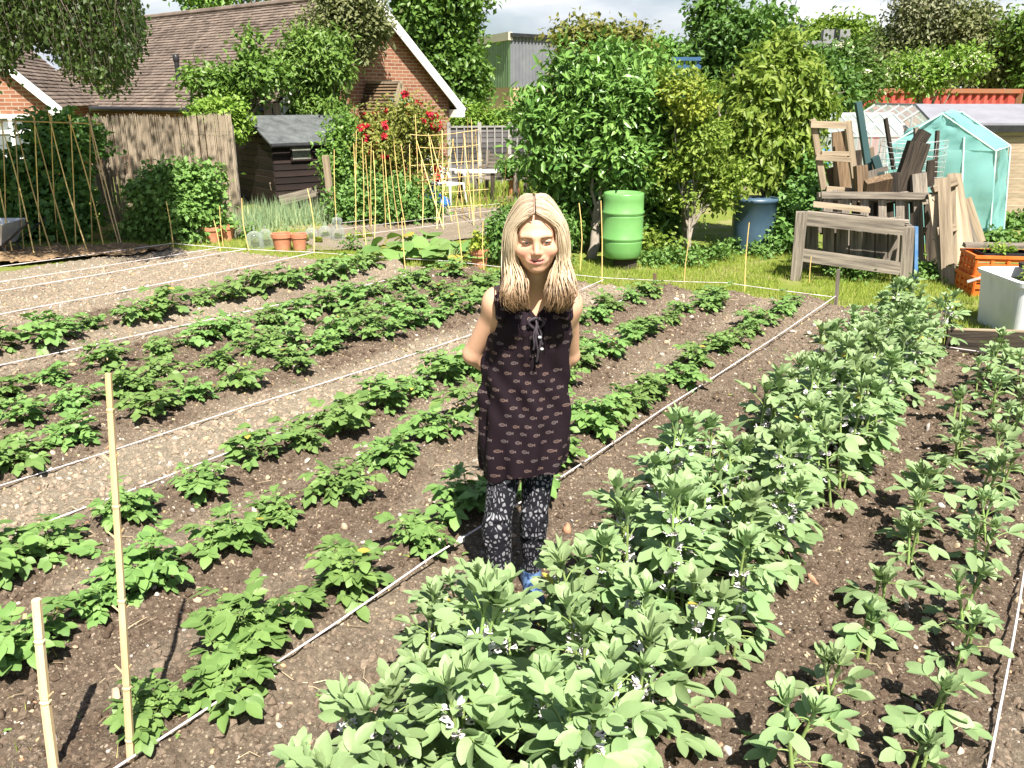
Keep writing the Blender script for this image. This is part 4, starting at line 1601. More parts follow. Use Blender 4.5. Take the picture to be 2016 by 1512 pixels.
# --- red container
ca, cb = AT(1690, 190, 27.5), AT(2003, 190, 30.0)
ztc = AT(1850, 175, 28.7)[2]
cont = thing('shipping_container', 'rust red ribbed shipping container behind the flowering elder', 'container', (ca[0], ca[1], 0))
mb = MB()
ribbed(mb, ca, cb, .15, ztc - .12, .36, .10)
ribbed(mb, cb, cb + np.array([-.5, 2.4, 0]), .15, ztc - .12, .36, .05)
quad(mb, [zt(ca, ztc - .02), zt(cb, ztc - .02), zt(cb + np.array([-.5, 2.4, 0]), ztc - .02), zt(ca + np.array([-.5, 2.4, 0]), ztc - .02)])
M['redmetal'] = stdmat('red_oxide_metal', (.36, .055, .04), (.46, .10, .075), 1.2, .55, bump=.1)
M['rustmetal'] = stdmat('rusty_frame', (.32, .10, .05), (.24, .13, .07), 3, .7, bump=.1)
mb.build('side_panel', M['redmetal'], cont)
mb = MB()
dcc = nrm(cb - ca)
noff = np.array([dcc[1], -dcc[0], 0]) * .08
beam(mb, zt(ca, ztc - .06) + noff, zt(cb, ztc - .06) + noff, .14, .14, UP)
for P in (ca, cb):
    beam(mb, zt(P, 0) + noff, zt(P, ztc) + noff, .16, .16, fr)
mb.build('frame', M['rustmetal'], cont)

# --- grey-roofed weatherboarded shed at the right
gs = thing('grey_roofed_shed', 'pale weatherboarded shed under a flat grey roof beside the net tent', 'shed', AT(1990, 300, 14.6) * np.array([1, 1, 0]))
Yg = 14.4
ra, rb_ = AT(1838, 246, Yg), AT(2160, 246, Yg)
rz_ = AT(1900, 208, Yg + 1.3)[2]
ra2, rb2 = np.array([ra[0] + .25, Yg + 1.3, rz_]), np.array([rb_[0], Yg + 1.3, rz_])
mb = MB()
V = np.array([ra, rb_, rb2, ra2])
mb.add(np.concatenate([V + UP * .03, V - UP * .02]), BOXF)
mb.build('roof', stdmat('grey_roof_felt', (.20, .20, .225), (.24, .24, .265), 3, .7, bump=.1), gs)
mb = MB()
beam(mb, ra + np.array([.02, -.02, -.06]), rb_ + np.array([0, -.02, -.06]), .03, .11, UP)
mb.build('fascia', M['blackplastic'], gs)
mb = MB()
x0, x1 = ra[0] + .12, rb_[0] - .1
zb = ra[2] - .10
i = 0
z = 0.0
while z < zb:
    box(mb, ((x0 + x1) / 2, Yg + .1 - .008 * (i % 2), z + .055), (x1 - x0, .028, .118), np.array(Matrix.Rotation(.14, 3, 'X')), 0, .35 + .3 * rng.random(), uvs=None)
    z += .112
    i += 1
box(mb, (x0, Yg + .7, zb / 2), (.04, 1.15, zb), None, 0, .4)
mb.build('boarding', stdmat('pale_weatherboard', (.27, .20, .14), (.45, .36, .26), 20, .8, (.12, 1, 1), .3, 20, .003, tint=.35, kind='puv'), gs)

# --- glasshouses
M['alu'] = stdmat('aluminium_bar', (.60, .62, .62), (.50, .52, .52), 5, .45, bump=0, metal=.3)
kg = NT('greenhouse_glass')
tr = kg.n('ShaderNodeBsdfTransparent', Color=(.88, .93, .90, 1))
gl = kg.n('ShaderNodeBsdfPrincipled', **{'Base__Color': (.55, .60, .58, 1), 'Roughness': .18, 'Specular__IOR__Level': .6})
ms = kg.n('ShaderNodeMixShader', i0=.42, i1=tr.outputs[0], i2=gl.outputs[0])
kg.t.links.new(ms.outputs[0], kg.out.inputs[0])
M['glass'] = kg.m


def glasshouse(label, ex0, ex1, Y, zeave, zridge, dep, gable_axis='x', panes=6):
    """ridge along x (gable_axis 'x') or along y"""
    root = thing('greenhouse', label, 'greenhouse', ((ex0 + ex1) / 2, Y, 0))
    fm, gm = MB(), MB()
    bw = .03
    if gable_axis == 'x':
        P = lambda s, t, z: np.array([ex0 + (ex1 - ex0) * s, Y + dep * t, z])
        for s in np.linspace(0, 1, panes + 1):
            beam(fm, P(s, 0, 0), P(s, 0, zeave), bw, bw, fr)
            beam(fm, P(s, 0, zeave), P(s, .5, zridge), bw, bw, UP)
            beam(fm, P(s, .5, zridge), P(s, 1, zeave), bw, bw, UP)
            beam(fm, P(s, 1, 0), P(s, 1, zeave), bw, bw, fr)
        for t, z in ((0, zeave), (.5, zridge), (1, zeave), (0, .02), (0, zeave * .5), (.25, (zeave + zridge) / 2)):
            beam(fm, P(0, t, z + .004), P(1, t, z + .004), bw * 1.3, bw * 1.3, UP)
        quad(gm, [P(0, 0, .03), P(1, 0, .03), P(1, 0, zeave), P(0, 0, zeave)])
        quad(gm, [P(0, 0, zeave), P(1, 0, zeave), P(1, .5, zridge), P(0, .5, zridge)])
        quad(gm, [P(0, .5, zridge), P(1, .5, zridge), P(1, 1, zeave), P(0, 1, zeave)])
        quad(gm, [P(0, 1, 0), P(1, 1, 0), P(1, 1, zeave), P(0, 1, zeave)])
    else:
        P = lambda s, t, z: np.array([ex0 + (ex1 - ex0) * s, Y + dep * t, z])
        for t in np.linspace(0, 1, panes + 1):
            for s in (0, 1):
                beam(fm, P(s, t, 0), P(s, t, zeave), bw, bw, fr)
                beam(fm, P(s, t, zeave), P(.5, t, zridge), bw, bw, UP)
        for s, z in ((0, zeave), (.5, zridge), (1, zeave)):
            beam(fm, P(s, 0, z + .004), P(s, 1, z + .004), bw * 1.3, bw * 1.3, UP)
        beam(fm, P(0, 0, zeave), P(1, 0, zeave), bw, bw, UP)
        for s in (.33, .66):
            beam(fm, P(s, 0, 0), P(s, 0, zridge - (zridge - zeave) * abs(s - .5) * 2), bw, bw, fr)
        quad(gm, [P(0, 0, 0), P(1, 0, 0), P(1, 0, zeave), P(.5, 0, zridge), P(0, 0, zeave)])
        quad(gm, [P(0, 0, zeave), P(.5, 0, zridge), P(.5, 1, zridge), P(0, 1, zeave)])
        quad(gm, [P(1, 0, zeave), P(.5, 0, zridge), P(.5, 1, zridge), P(1, 1, zeave)])
    fm.build('frame', M['alu'], root)
    gm.build('glazing', M['glass'], root)


a, b = AT(1632, 268, 15.5), AT(1800, 268, 15.5)
glasshouse('greyish glass greenhouse with long low roof behind the timber heap', a[0], b[0], 15.5, a[2], AT(1700, 224, 16.5)[2], 2.0)
a, b = AT(1752, 266, 16.2), AT(1925, 266, 16.2)
glasshouse('greenhouse whose glazed gable peaks beside the grey shed roof', a[0], b[0], 16.6, a[2], AT(1838, 207, 16.6)[2], 2.4, 'y', 4)

# --- creosoted garden shed
th = rad(38)
lx = np.array([math.cos(th), math.sin(th), 0])       # along the long side
fx = np.array([math.sin(th), -math.cos(th), 0])      # front wall normal
C_ = AT(531, 277, 15.5)
wg, lf_ = 1.95, 1.85
he = C_[2] - .04
hr = AT(489, 233, 16.0)[2]
c0_ = np.array([C_[0], C_[1], 0]) - fx * .07 + lx * .06
shed = thing('garden_shed', 'small black-brown garden shed with grey felt roof and one window', 'shed', c0_)
mb = MB()
nb = int(he / .115)
Rs = np.stack([lx, -fx, UP], 1)
for i in range(nb):
    z = (i + .5) * he / nb
    tl = rng.random()
    box(mb, c0_ + lx * lf_ / 2 + fx * 0 + UP * z, (lf_, .022, he / nb * 1.12), Rs @ np.array(Matrix.Rotation(-.12, 3, 'X')), 0, tl)
    box(mb, c0_ - fx * wg + lx * lf_ / 2 + UP * z, (lf_, .022, he / nb * 1.12), Rs, 0, tl)
for i in range(int(hr / .115)):
    z = (i + .5) * .115
    w_ = wg if z < he else wg * max(0, (hr - .06 - z) / (hr - he))
    if w_ > .08:
        for sd in (0, 1):
            box(mb, c0_ - fx * wg / 2 + lx * (lf_ * sd) + UP * z, (w_, .022, .128), np.stack([fx, lx, UP], 1) @ np.array(Matrix.Rotation(.12 if sd == 0 else -.12, 3, 'X')), 0, rng.random())
mb.build('boarding', M['darkwood'], shed)
mb = MB()
ov = .10
ev0, ev1 = c0_ + fx * ov - lx * .07 + UP * (he - .02), c0_ + fx * ov + lx * (lf_ + .09) + UP * (he - .02)
rg0, rg1 = c0_ - fx * wg / 2 - lx * .07 + UP * (hr + .03), c0_ - fx * wg / 2 + lx * (lf_ + .09) + UP * (hr + .03)
bv0, bv1 = c0_ - fx * (wg + ov) - lx * .07 + UP * (he - .02), c0_ - fx * (wg + ov) + lx * (lf_ + .09) + UP * (he - .02)
for (p, q, s_, t_) in ((ev0, ev1, rg1, rg0), (rg0, rg1, bv1, bv0)):
    V = np.array([p, q, s_, t_])
    N_ = nrm(np.cross(q - p, s_ - q))
    N_ = N_ if N_[2] > 0 else -N_
    mb.add(np.concatenate([V - N_ * .02, V + N_ * .012]), BOXF, 0, .5)
mb.build('roof', stdmat('grey_roof_felt_shed', (.06, .066, .066), (.12, .13, .13), 5, .9, bump=.4, bscale=80), shed)
mb = MB()
tube(mb, [ev0 + fx * .04 - UP * .03, ev1 + fx * .04 - UP * .03], .035, 8)
mb.build('gutter', M['blackplastic'], shed, smooth=True)
w0, w1 = plane_hit(572, 289, c0_ + fx * .03, fx), plane_hit(614, 314, c0_ + fx * .03, fx)
mb = MB()
wc_ = (w0 + w1) / 2
wwid, whei = abs((w1 - w0) @ lx), w0[2] - w1[2]
for s_ in (-.5, .5):
    box(mb, wc_ + lx * s_ * wwid, (.035, .035, whei + .03), Rs)
    box(mb, wc_ + UP * s_ * whei + fx * .003, (wwid, .03, .03), Rs)
win = mb.build('window', M['darkwood'], shed)
mb = MB()
box(mb, wc_, (wwid, .012, whei), Rs)
mb.build('pane', stdmat('dusty_glass', (.17, .18, .15), (.27, .27, .23), 8, .25, bump=0, spec=.5), win)

# --- reed screen
ra_, rb2_ = AT(186, 330, 14.1), AT(461, 330, 14.0)
screen = thing('reed_screen', 'tall tan reed screen fence with ragged top', 'fence', ((ra_[0] + rb2_[0]) / 2, 14.05, 0))
mb = MB()
rr_ = np.random.default_rng(66)
n = 560
xs_ = np.linspace(ra_[0], rb2_[0], n)
for i, x in enumerate(xs_):
    h = 1.68 + rr_.normal(0, .022) + .02 * math.sin(x * 5)
    if x > rb2_[0] - .3:
        h += .0
    y = 14.05 + .012 * (i % 3) + rr_.normal(0, .004) + .03 * math.sin(x * 2.3)
    q = rr_.normal(0, .012)
    tube(mb, [[x, y, 0], [x + q, y + rr_.normal(0, .004), h * .55], [x + q * 1.6, y, h]], [.0052, .0055, .004], 4, tint=float(np.clip(.5 + rr_.normal(0, .2), 0, 1)), cap=False)
mb.build('reed_panel', stdmat('dry_reed', (.27, .215, .155), (.43, .355, .26), 3, .8, (1, 1, .2), 0, tint=.3, kind='World'), screen)
mb = MB()
for f in (.02, .5, .985):
    x = ra_[0] + (rb2_[0] - ra_[0]) * f
    beam(mb, (x, 14.13, 0), (x, 14.13, 1.55), .07, .07, fr)
for z in (.3, .9, 1.45):
    tube(mb, [[ra_[0], 14.035, z], [rb2_[0], 14.035, z]], .002, 4)
mb.build('post', M['greywood'], screen)

# --- grey panel fence behind the bench
f0, f1 = AT(884, 300, 20.6), AT(1060, 300, 21.2)
ztf = AT(960, 249, 20.9)[2]
fence = thing('panel_fence', 'dark grey panel fence with pale upright battens behind the wooden bench', 'fence', (f0[0], f0[1], 0))
df = nrm(np.array([*(f1 - f0)[:2], 0]))
nf_ = np.array([df[1], -df[0], 0])
Lf = np.linalg.norm((f1 - f0)[:2])
mb = MB()
Rf = np.stack([df, -nf_, UP], 1)
for i in range(11):
    box(mb, zt(f0, ztf * (i + .5) / 11) + df * Lf / 2, (Lf, .018, ztf / 11 * 1.15), Rf @ np.array(Matrix.Rotation(-.1, 3, 'X')), 0, rng.random())
mb.build('boards', stdmat('dark_lap_panel', (.075, .07, .075), (.13, .12, .12), 5, .9, (.15, 1, 1), .3, 20, kind='puv'), fence)
mb = MB()
for i in range(13):
    p = zt(f0, 0) + df * Lf * i / 12 + nf_ * .03
    w_ = .085 if i % 4 == 0 else .028
    beam(mb, p, p + UP * (ztf + (.10 if i % 4 == 0 else 0)), w_, .03, nf_, tint=.5 + .2 * rng.random())
beam(mb, zt(f0, ztf) + nf_ * .02, zt(f1, ztf) + nf_ * .02, .05, .04, UP)
mb.build('batten', stdmat('pale_grey_batten', (.22, .21, .20), (.34, .33, .31), 5, .85, bump=.2), fence)
# ------------------------------------------------------------------ canes, strings, pots and the rest
def cane_mesh(name, p0, p1, r0, r1, m='cane', parent=None, bend=.02, nodes=True):
    mb = MB()
    p0, p1 = np.asarray(p0, float), np.asarray(p1, float)
    L_ = np.linalg.norm(p1 - p0)
    t, rads = [], []
    n = max(3, int(L_ / .24))
    for i in range(n):
        c = (i + .5 + rng.normal(0, .08)) / n
        w = .006 / L_
        t += [c - w * 2, c - w * .7, c + w * .3, c + w * 1.2] if nodes else [c]
        rads += [1, 1.22, .92, 1] if nodes else [1]
    t = np.array([0] + t + [1])
    rads = np.array([1] + rads + [1])
    o = np.argsort(t)
    t, rads = t[o], rads[o]
    b = rng.normal(size=3) * bend * L_
    q = p0 + (p1 - p0) * t[:, None] + b * np.sin(t * PI)[:, None]
    tube(mb, q, rads * (r0 + (r1 - r0) * t), 6, tint=float(np.clip(.5 + rng.normal(0, .25), 0, 1)))
    return mb.build(name, M[m], parent, smooth=False)


def cane(label, bot, top, r0=.0075, r1=.005, m='cane', group='bamboo canes standing in the plots', cat='cane', name='bamboo_cane'):
    o = thing(name, label, cat, bot, group=group)
    cane_mesh('pole', np.asarray(bot) - UP * .03, top, r0, r1, m, o)
    return o


# the two tall canes close by
def side_shoots(root, b, t, fs):
    for f in fs:
        mb = MB()
        p = b + (t - b) * f
        for s in (-1, 1) if rng.random() < .4 else (1,):
            e = p + np.array([s * rng.uniform(.012, .03), -.01, rng.uniform(.03, .05)])
            tube(mb, [p, e], [.004, .002], 5)
        mb.build('twig_stub', M['cane_pale'], root)


b1 = G(258, 1532)
t1 = AT(213, 735, b1[1] + .10)
o = cane('taller of the two thick canes at the near corner, with twig stubs', b1, t1, .0125, .0085, 'cane_pale')
side_shoots(o, b1, t1, (.28, .44, .62, .80))
b2 = G(112, 1560)
t2 = AT(72, 1180, b2[1] + .06)
o = cane('short thick cane stub at the near corner of the plot', b2, t2, .0155, .013, 'cane_pale')
side_shoots(o, b2, t2, (.5,))

# stakes and canes along the end of the beds: top, foot, label
STK = [((327, 396), (342, 492), 'slim cane at the corner of the empty pale bed'), ((432, 405), (441, 490), 'cane standing behind the two overlapping terracotta pots'),
       ((476, 390), (491, 494), 'cane at the end of the second string of the pale bed'), ((605, 371), (618, 502), 'tall cane by the knotted corner of the pale bed'),
       ((421, 433), (434, 494), 'thin short cane leaning in front of the paired pots'), ((715, 420), (723, 508), 'slim cane behind the back potato row'), ((791, 428), (799, 536), 'slim cane in front of the squash leaves'),
       ((898, 418), (911, 532), 'slim leaning cane right of the squash leaves'), ((951, 436), (954, 540), 'pale cane in front of the single terracotta pot'),
       ((1140, 400), (1141, 535), 'orange-brown cane left of the green butt'), ((1183, 395), (1185, 565), 'pale cane crossing the green water butt'),
       ((1357, 470), (1347, 560), 'cane in the grass below the yellow-topped shrub'), ((1475, 438), (1466, 575), 'long cane in the grass below the dark butt'),
       ((1597, 505), (1594, 560), 'short cane in front of the timber bench post')]
for (tx, ty), (bx, by), lab in STK:
    b = G(bx, by)
    cane(lab, b, AT(tx, ty, b[1] + .05), .0065, .005)
for (tx, ty), (bx, by), w, lab, m in (((1651, 530), (1646, 606), .03, 'square grey stake holding the rope at the end of the potato bed', 'greywood'), ((1289, 538), (1288, 578), .025, 'stubby brown peg at the grass edge', 'brownwood'),
                                      ((1771, 568), (1766, 600), .025, 'stubby grey peg beyond the broad beans', 'greywood'), ((1149, 420), (1152, 452), .02, 'thin brown peg beside the bay trunk', 'brownwood')):
    b = G(bx, by)
    o = thing('wooden_stake', lab, 'stake', b, group='wooden pegs and stakes')
    mb = MB()
    t = AT(tx, ty, b[1] + .02)
    beam(mb, b - UP * .05, t, w, w, fr, wob=.002)
    mb.build('peg', M[m], o)

# bean frame by the left bushes
bf = thing('bean_frame', 'lashed bean frame of slanting bamboo canes with a long top bar', 'bean frame', G(90, 495))
z8 = lambda p: (p[0] / 2.908, p[1] / 2.908)
top_y = 11.3
legs = [((10, 690), (30, 1465), 0), ((85, 690), (140, 1455), 0), ((197, 680), (232, 1425), 0), ((293, 660), (332, 1395), 0), ((402, 665), (435, 1425), 0), ((516, 680), (530, 1425), 0),
        ((-90, 690), (75, 1470), 1), ((0, 700), (200, 1475), 1), ((85, 700), (300, 1460), 1), ((190, 680), (408, 1465), 1), ((278, 655), (505, 1455), 1), ((390, 665), (597, 1425), 1), ((502, 655), (688, 1425), 1), ((508, 680), (700, 1418), 1)]
for t, b, k_ in legs:
    (tx, ty), (bx, by) = z8(t), z8(b)
    cane_mesh('cane', G(bx, by), AT(tx, ty - 3, top_y), .0085 if k_ else .007, .006, 'cane_pale' if b[0] > 650 else 'cane', bf, .008)
cane_mesh('top_bar', AT(-60, 237, top_y), AT(199, 244, top_y + .02), .009, .008, 'cane', bf, .004)
mb = MB()
for x in (3, 30, 68, 100, 138, 178):
    p = AT(x, 239 + x * .02, top_y)
    for k_ in range(3):
        lathe(mb, [(.013, -.006), (.016, 0), (.013, .006)], 8, p + np.array([0, 0, -.015 + .014 * k_]))
mb.build('lashing', M['string_dirty'], bf)

# loose canes and the tied frame in the back bed
z5 = lambda p: (640 + p[0] / 4.724, 180 + p[1] / 4.724)
LO = [(85, 540, 112, 1300), (265, 480, 285, 1330), (290, 360, 272, 1250), (345, 430, 352, 1400), (375, 590, 422, 1330), (430, 475, 432, 1280), (447, 550, 455, 1410), (528, 540, 565, 1290), (552, 550, 615, 1300), (600, 610, 690, 1290),
      (640, 475, 760, 1310), (705, 490, 725, 1250), (785, 490, 795, 1220), (1885, 540, 1890, 960), (1920, 430, 1893, 830)]
LL = ['beside the dark shed', 'at the edge of the loose cane group', 'tall and slightly crossed, next to the edge cane', 'standing straight before the raspberry bush', 'thin and leaning, beside the thick upright', 'thick and orange in the loose cane group',
      'foremost of the loose cane group', 'slender, before the dark middle of the raspberry bush', 'slender and leaning to the right in the loose group', 'leaning, tip below the rose bush', 'long and strongly leaning below the red roses', 'upright behind the leaning pair',
      'upright next to the tied cane frame', 'short, in front of the bay tree edge', 'tall, against the edge of the bay tree']
for (tx, ty, bx, by), lab in zip(LO, LL):
    (tx, ty), (bx, by) = z5((tx, ty)), z5((bx, by))
    b = G(bx, by)
    cane('yellow bamboo cane ' + lab, b, AT(tx, ty, b[1] + .05), .0068, .005, group='loose bamboo canes in the back bed')
cf = thing('cane_frame', 'tied frame of crossing yellow canes in front of the wooden table', 'bean frame', G(840, 440))
FRM = [(838, 215, 872, 1230), (842, 420, 1100, 1290), (960, 390, 1045, 1290), (975, 420, 1185, 1220), (1088, 360, 1100, 1300), (1095, 370, 975, 1180), (1185, 440, 1295, 1200), (1195, 440, 1035, 1290), (1288, 390, 1385, 1260), (1300, 400, 1345, 1190),
       (1292, 410, 1200, 1200), (1325, 240, 1365, 1150), (1360, 260, 1385, 1240), (1398, 350, 1445, 1190), (1400, 400, 1265, 1150), (1440, 370, 1510, 1120), (1700, 480, 1650, 1150), (895, 640, 905, 1280)]
for tx, ty, bx, by in FRM:
    (tx, ty), (bx, by) = z5((tx, ty)), z5((bx, by))
    cane_mesh('cane', G(bx, by), AT(tx, ty, 14.3), .0072, .0052, 'cane', cf, .006)
for P in (((790, 400), (1060, 405), (1430, 355)), ((880, 520), (1150, 525), (1430, 495)), ((800, 690), (1130, 668), (1470, 640)), ((790, 835), (1130, 808), (1480, 775)), ((740, 980), (1130, 940), (1520, 910)), ((690, 1105), (1080, 1080), (1470, 1055))):
    q = [AT(*z5(p), 14.25) for p in P]
    mb = MB()
    t = np.linspace(0, 1, 9)[:, None]
    tube(mb, q[0] * (1 - t) ** 2 + (2 * q[1] - (q[0] + q[2]) / 2) * 2 * t * (1 - t) + q[2] * t ** 2, .0055, 5)
    mb.build('cross_cane', M['cane'], cf)

# garden lines
def line(label, pts, r, m, sag=.01, name='garden_line', wob=.004, cat='string'):
    q = []
    for a, b in zip(pts[:-1], pts[1:]):
        a, b = np.asarray(a), np.asarray(b)
        n = max(4, int(np.linalg.norm(b - a) / .06))
        t = np.linspace(0, 1, n, endpoint=False)[:, None]
        q.append(a + (b - a) * t - UP * sag * np.sin(t * PI))
    q = np.concatenate(q + [np.asarray(pts[-1])[None]])
    s = np.cumsum(np.r_[0, np.linalg.norm(np.diff(q, axis=0), axis=1)])
    q = q + np.stack([vnoise(s * 2, 0 * s, 3), vnoise(s * 2, 0 * s, 5), vnoise(s * 2, 0 * s, 8)], 1) * wob
    mb = MB()
    tube(mb, q, r * (1 + .25 * vnoise(s * 30, 0 * s, 2)), 6)
    o = mb.build(name, M[m], smooth=True)
    tag(o, label, cat, 'garden lines stretched along the beds')
    return o


zs = lambda u, v, h=.05: UV(u, v, float(soil_low(np.array(float(u)), np.array(float(v)))) + h)
line('thick white cord between the potatoes and the broad beans', [UV(.55, 2.10, .10), zs(2.4, 2.055, .075), zs(4.6, 2.02, .06), UV(8.5, 1.935, .12)], .0042, 'string', .015)
line('white cord between the far potato rows and the stony path', [zs(.9, 4.47, .05), zs(3.2, 4.34, .04), zs(5.4, 4.17, .04), zs(8.02, 4.27, .06)], .0040, 'string', .01)
line('thin white cord threading the third potato row', [zs(.8, 3.93, .04), zs(2.9, 3.83, .03), zs(7.6, 3.6, .03)], .0042, 'string', .01)
line('white cord in front of the back potato row', [zs(1.5, 6.72, .04), zs(4, 6.5, .03), zs(7.5, 6.28, .04)], .0052, 'string', .01)
line('knotted cord along the near side of the empty pale bed', [zs(2.0, 8.36, .04), zs(4.5, 8.24, .03), zs(7.4, 8.13, .06)], .0052, 'string', .01)
line('second cord across the empty pale bed', [zs(2.4, 9.36, .03), zs(7.14, 9.14, .05)], .0052, 'string', .01)
line('third cord across the empty pale bed', [zs(2.6, 9.93, .03), zs(7.0, 9.5, .05)], .0045, 'string', .01)
line('cord along the mulch side of the empty pale bed', [zs(2.8, 10.9, .05), zs(6.82, 10.27, .06)], .0052, 'string', .01)
line('cord closing the grass end of the empty pale bed', [zs(6.82, 10.27, .06), zs(7.14, 9.14, .05), zs(7.42, 8.13, .06)], .0048, 'string', .005)
line('thin cord at the grass end of the potato beds', [zs(7.42, 8.13, .06), zs(7.9, 6.3, .07), zs(8.12, 4.3, .06), zs(8.35, 3.0, .07), UV(8.52, 1.94, .10)], .0038, 'string', .005)
line('taut white cord down the bare strip by the young beans', [zs(1.7, -.05, .05), zs(2.9, -.05, .05), zs(7.3, -.02, .05)], .0046, 'string', .006)
line('knotted cord below the dark raised board', [zs(7.32, .95, .05), zs(7.28, .3, .05), zs(7.3, -1.2, .05)], .005, 'string', .004)
for yy, lab in ((1165, 'string across the back bed nearest the table'), (1225, 'string across the middle of the back bed'), (1300, 'string across the back bed nearest the squash')):
    line(lab, [G(*z5((160, yy + 130))) + UP * .12, G(*z5((800, yy + 50))) + UP * .12, G(*z5((1620, yy - 60))) + UP * .12], .0035, 'string', .0)
# knot lumps on the long cord
# pots
M['terracotta'] = stdmat('terracotta', (.46, .17, .09), (.58, .27, .16), 6, .8, bump=.15, bscale=60, bdist=.003)


def pot(label, x, y, dia, h, fill=None, rim=.25):
    c = G(x, y)
    o = thing('terracotta_pot', label, 'plant pot', c, group='terracotta pots')
    R_ = dia / 2
    mb = MB()
    lathe(mb, [(0, .002), (R_ * .66, 0), (R_ * .70, .004), (R_ * .90, h * (1 - rim)), (R_ * .90, h * (1 - rim)), (R_ * .99, h * (1 - rim) + .006), (R_, h * .99), (R_ * .97, h), (R_ * .89, h), (R_ * .87, h * .985), (R_ * .84, h * .72)], 28, c)
    mb.build('body', M['terracotta'], o, smooth=False)
    mb = MB()
    lathe(mb, [(R_ * .85, h * .74), (R_ * .5, h * .77), (0, h * .76)], 20, c)
    mb.build('compost', M['soil'], o)
    return o, c


pot('wide terracotta pot half hidden behind its narrower neighbour', 418, 477, .30, .225)
pot('narrower terracotta pot beside the wooden edging board', 448, 474, .235, .225)
pot('wide terracotta pot beside the glass bell jars', 557, 494, .285, .24)
pot('smaller terracotta pot touching the wide one by the bell jars', 591, 495, .22, .24)
o, c = pot('lone terracotta pot with a small yellow-green plant near the woman', 944, 527, .235, .235)
pt = thing('potted_seedling', 'small yellow-green seedling growing in the lone terracotta pot', 'plant', c + UP * .18)
mb = MB()
crown_leaves(mb, [(c + np.array([-.02, 0, .33]), (.09, .08, .10))], 22, 7, .055, 501, sig=.03, tpl=DIAW)
mb.build('leaves', M['gold'], pt)
mb = MB()
for i in range(4):
    tube(mb, [c + UP * .17, c + UP * .32 + rng.normal(size=3) * .03], .003, 5)
mb.build('stem', M['stem'], pt)

# bell jars
kg = NT('bell_glass')
lw = kg.n('ShaderNodeLayerWeight', Blend=.35)
tr = kg.n('ShaderNodeBsdfTransparent', Color=(.9, .94, .93, 1))
gl = kg.n('ShaderNodeBsdfPrincipled', **{'Base__Color': (.55, .58, .54, 1), 'Roughness': .06, 'Specular__IOR__Level': .8})
fc = kg.math('ADD', kg.math('MULTIPLY', lw.outputs[1], .6), .12, clamp=True)
ms = kg.n('ShaderNodeMixShader', i0=fc, i1=tr.outputs[0], i2=gl.outputs[0])
kg.t.links.new(ms.outputs[0], kg.out.inputs[0])
M['bell'] = kg.m
for (x, y, d, h, lab) in ((503, 489, .24, .24, 'glass bell jar left of the wide terracotta pot, first of the row'), (525, 486, .20, .25, 'glass bell jar squeezed against the wide terracotta pot'), (614, 474, .19, .19, 'low glass bell jar right of the paired pots'),
                          (641, 471, .20, .20, 'low dome bell jar beside the tall one'), (666, 474, .20, .34, 'tallest glass bell jar with a bulbous neck')):
    c = G(x, y)
    o = thing('bell_jar', lab, 'bell jar', c, group='glass bell jars over lettuces')
    R_ = d / 2
    mb = MB()
    if h > .3:
        lathe(mb, [(R_, 0), (R_, h * .45), (R_ * .9, h * .55), (R_ * .55, h * .66), (R_ * .62, h * .74), (R_ * .8, h * .84), (R_ * .6, h * .97), (0, h)], 24, c)
    else:
        lathe(mb, [(R_ * 1.03, 0), (R_, .02), (R_ * .97, h * .55), (R_ * .8, h * .82), (R_ * .4, h * .97), (0, h)], 24, c)
    mb.build('dome', M['bell'], o, smooth=True)
    mb = MB()
    lathe(mb, [(.0, h - .002), (.012, h), (.010, h + .012), (.02, h + .028), (.012, h + .042), (0, h + .044)], 12, c)
    mb.build('knob', M['bell'], o, smooth=True)
LET = leaf_tpl([0, .3, .6, .85, 1], [.08, .3, .45, .36, .1], -.25, .16, .05)
li = 0
for (x, y) in ((503, 487), (525, 484), (614, 472), (641, 469), (666, 472), (690, 474), (708, 472), (726, 470), (600, 478), (628, 480)):
    c = G(x, y)
    o = thing('lettuce', 'yellow-green lettuce ' + ('growing inside the glass bell jar' if li < 5 else 'growing in the open beside the bell jars') + ', ' + ORD[li] + ' from the shed side', 'lettuce', c, group='lettuces by the bell jars')
    lm = MB()
    L = Leaves()
    for i in range(16):
        a = i * 2.4
        L.put(0, c + UP * .01, nrm(sph(a, .35 + .6 * (i / 16))), nrm(-sph(a, 0) * .6 + UP), rng.uniform(.06, .11), float(rng.random()))
    L.flush(lm, [LET])
    lm.build('leaves', M['gold'], o, smooth=True)
    li += 1

# squash leaves
SQ = leaf_tpl([0, .15, .38, .6, .82, 1], [.22, .46, .55, .50, .30, .03], .22, .10, .03)
for i, (x, y, n, lab) in enumerate(((775, 512, 13, 'large-leaved squash plant nearest the back potato row'), (835, 512, 18, 'largest squash plant with broad pale leaves, in the middle of its row'), (890, 520, 12, 'squash plant beside the lone terracotta pot'))):
    c = G(x, y)
    o = thing('squash_plant', lab, 'squash plant', c, group='squash plants at the grass edge')
    lm, st = MB(), MB()
    L = Leaves()
    for j in range(n):
        a = j * 2.4 + rng.random()
        ll = rng.uniform(.12, .32)
        e = c + sph(a, 0) * ll * 1.05 + UP * rng.uniform(.10, .30)
        tube(st, [c + UP * .01, c * .5 + e * .5 + UP * .06, e], [.009, .007, .005], 5, cap=False)
        L.put(0, e, nrm(sph(a, -.15) + rng.normal(size=3) * .2), nrm(UP + rng.normal(size=3) * .25 - np.array([0, .25, 0])), rng.uniform(.18, .29), float(np.clip(rng.normal(.7, .25), 0, 1)))
    L.flush(lm, [SQ])
    lm.build('leaves', M['potato'], o, smooth=True)
    st.build('stem', M['stem'], o, smooth=True)

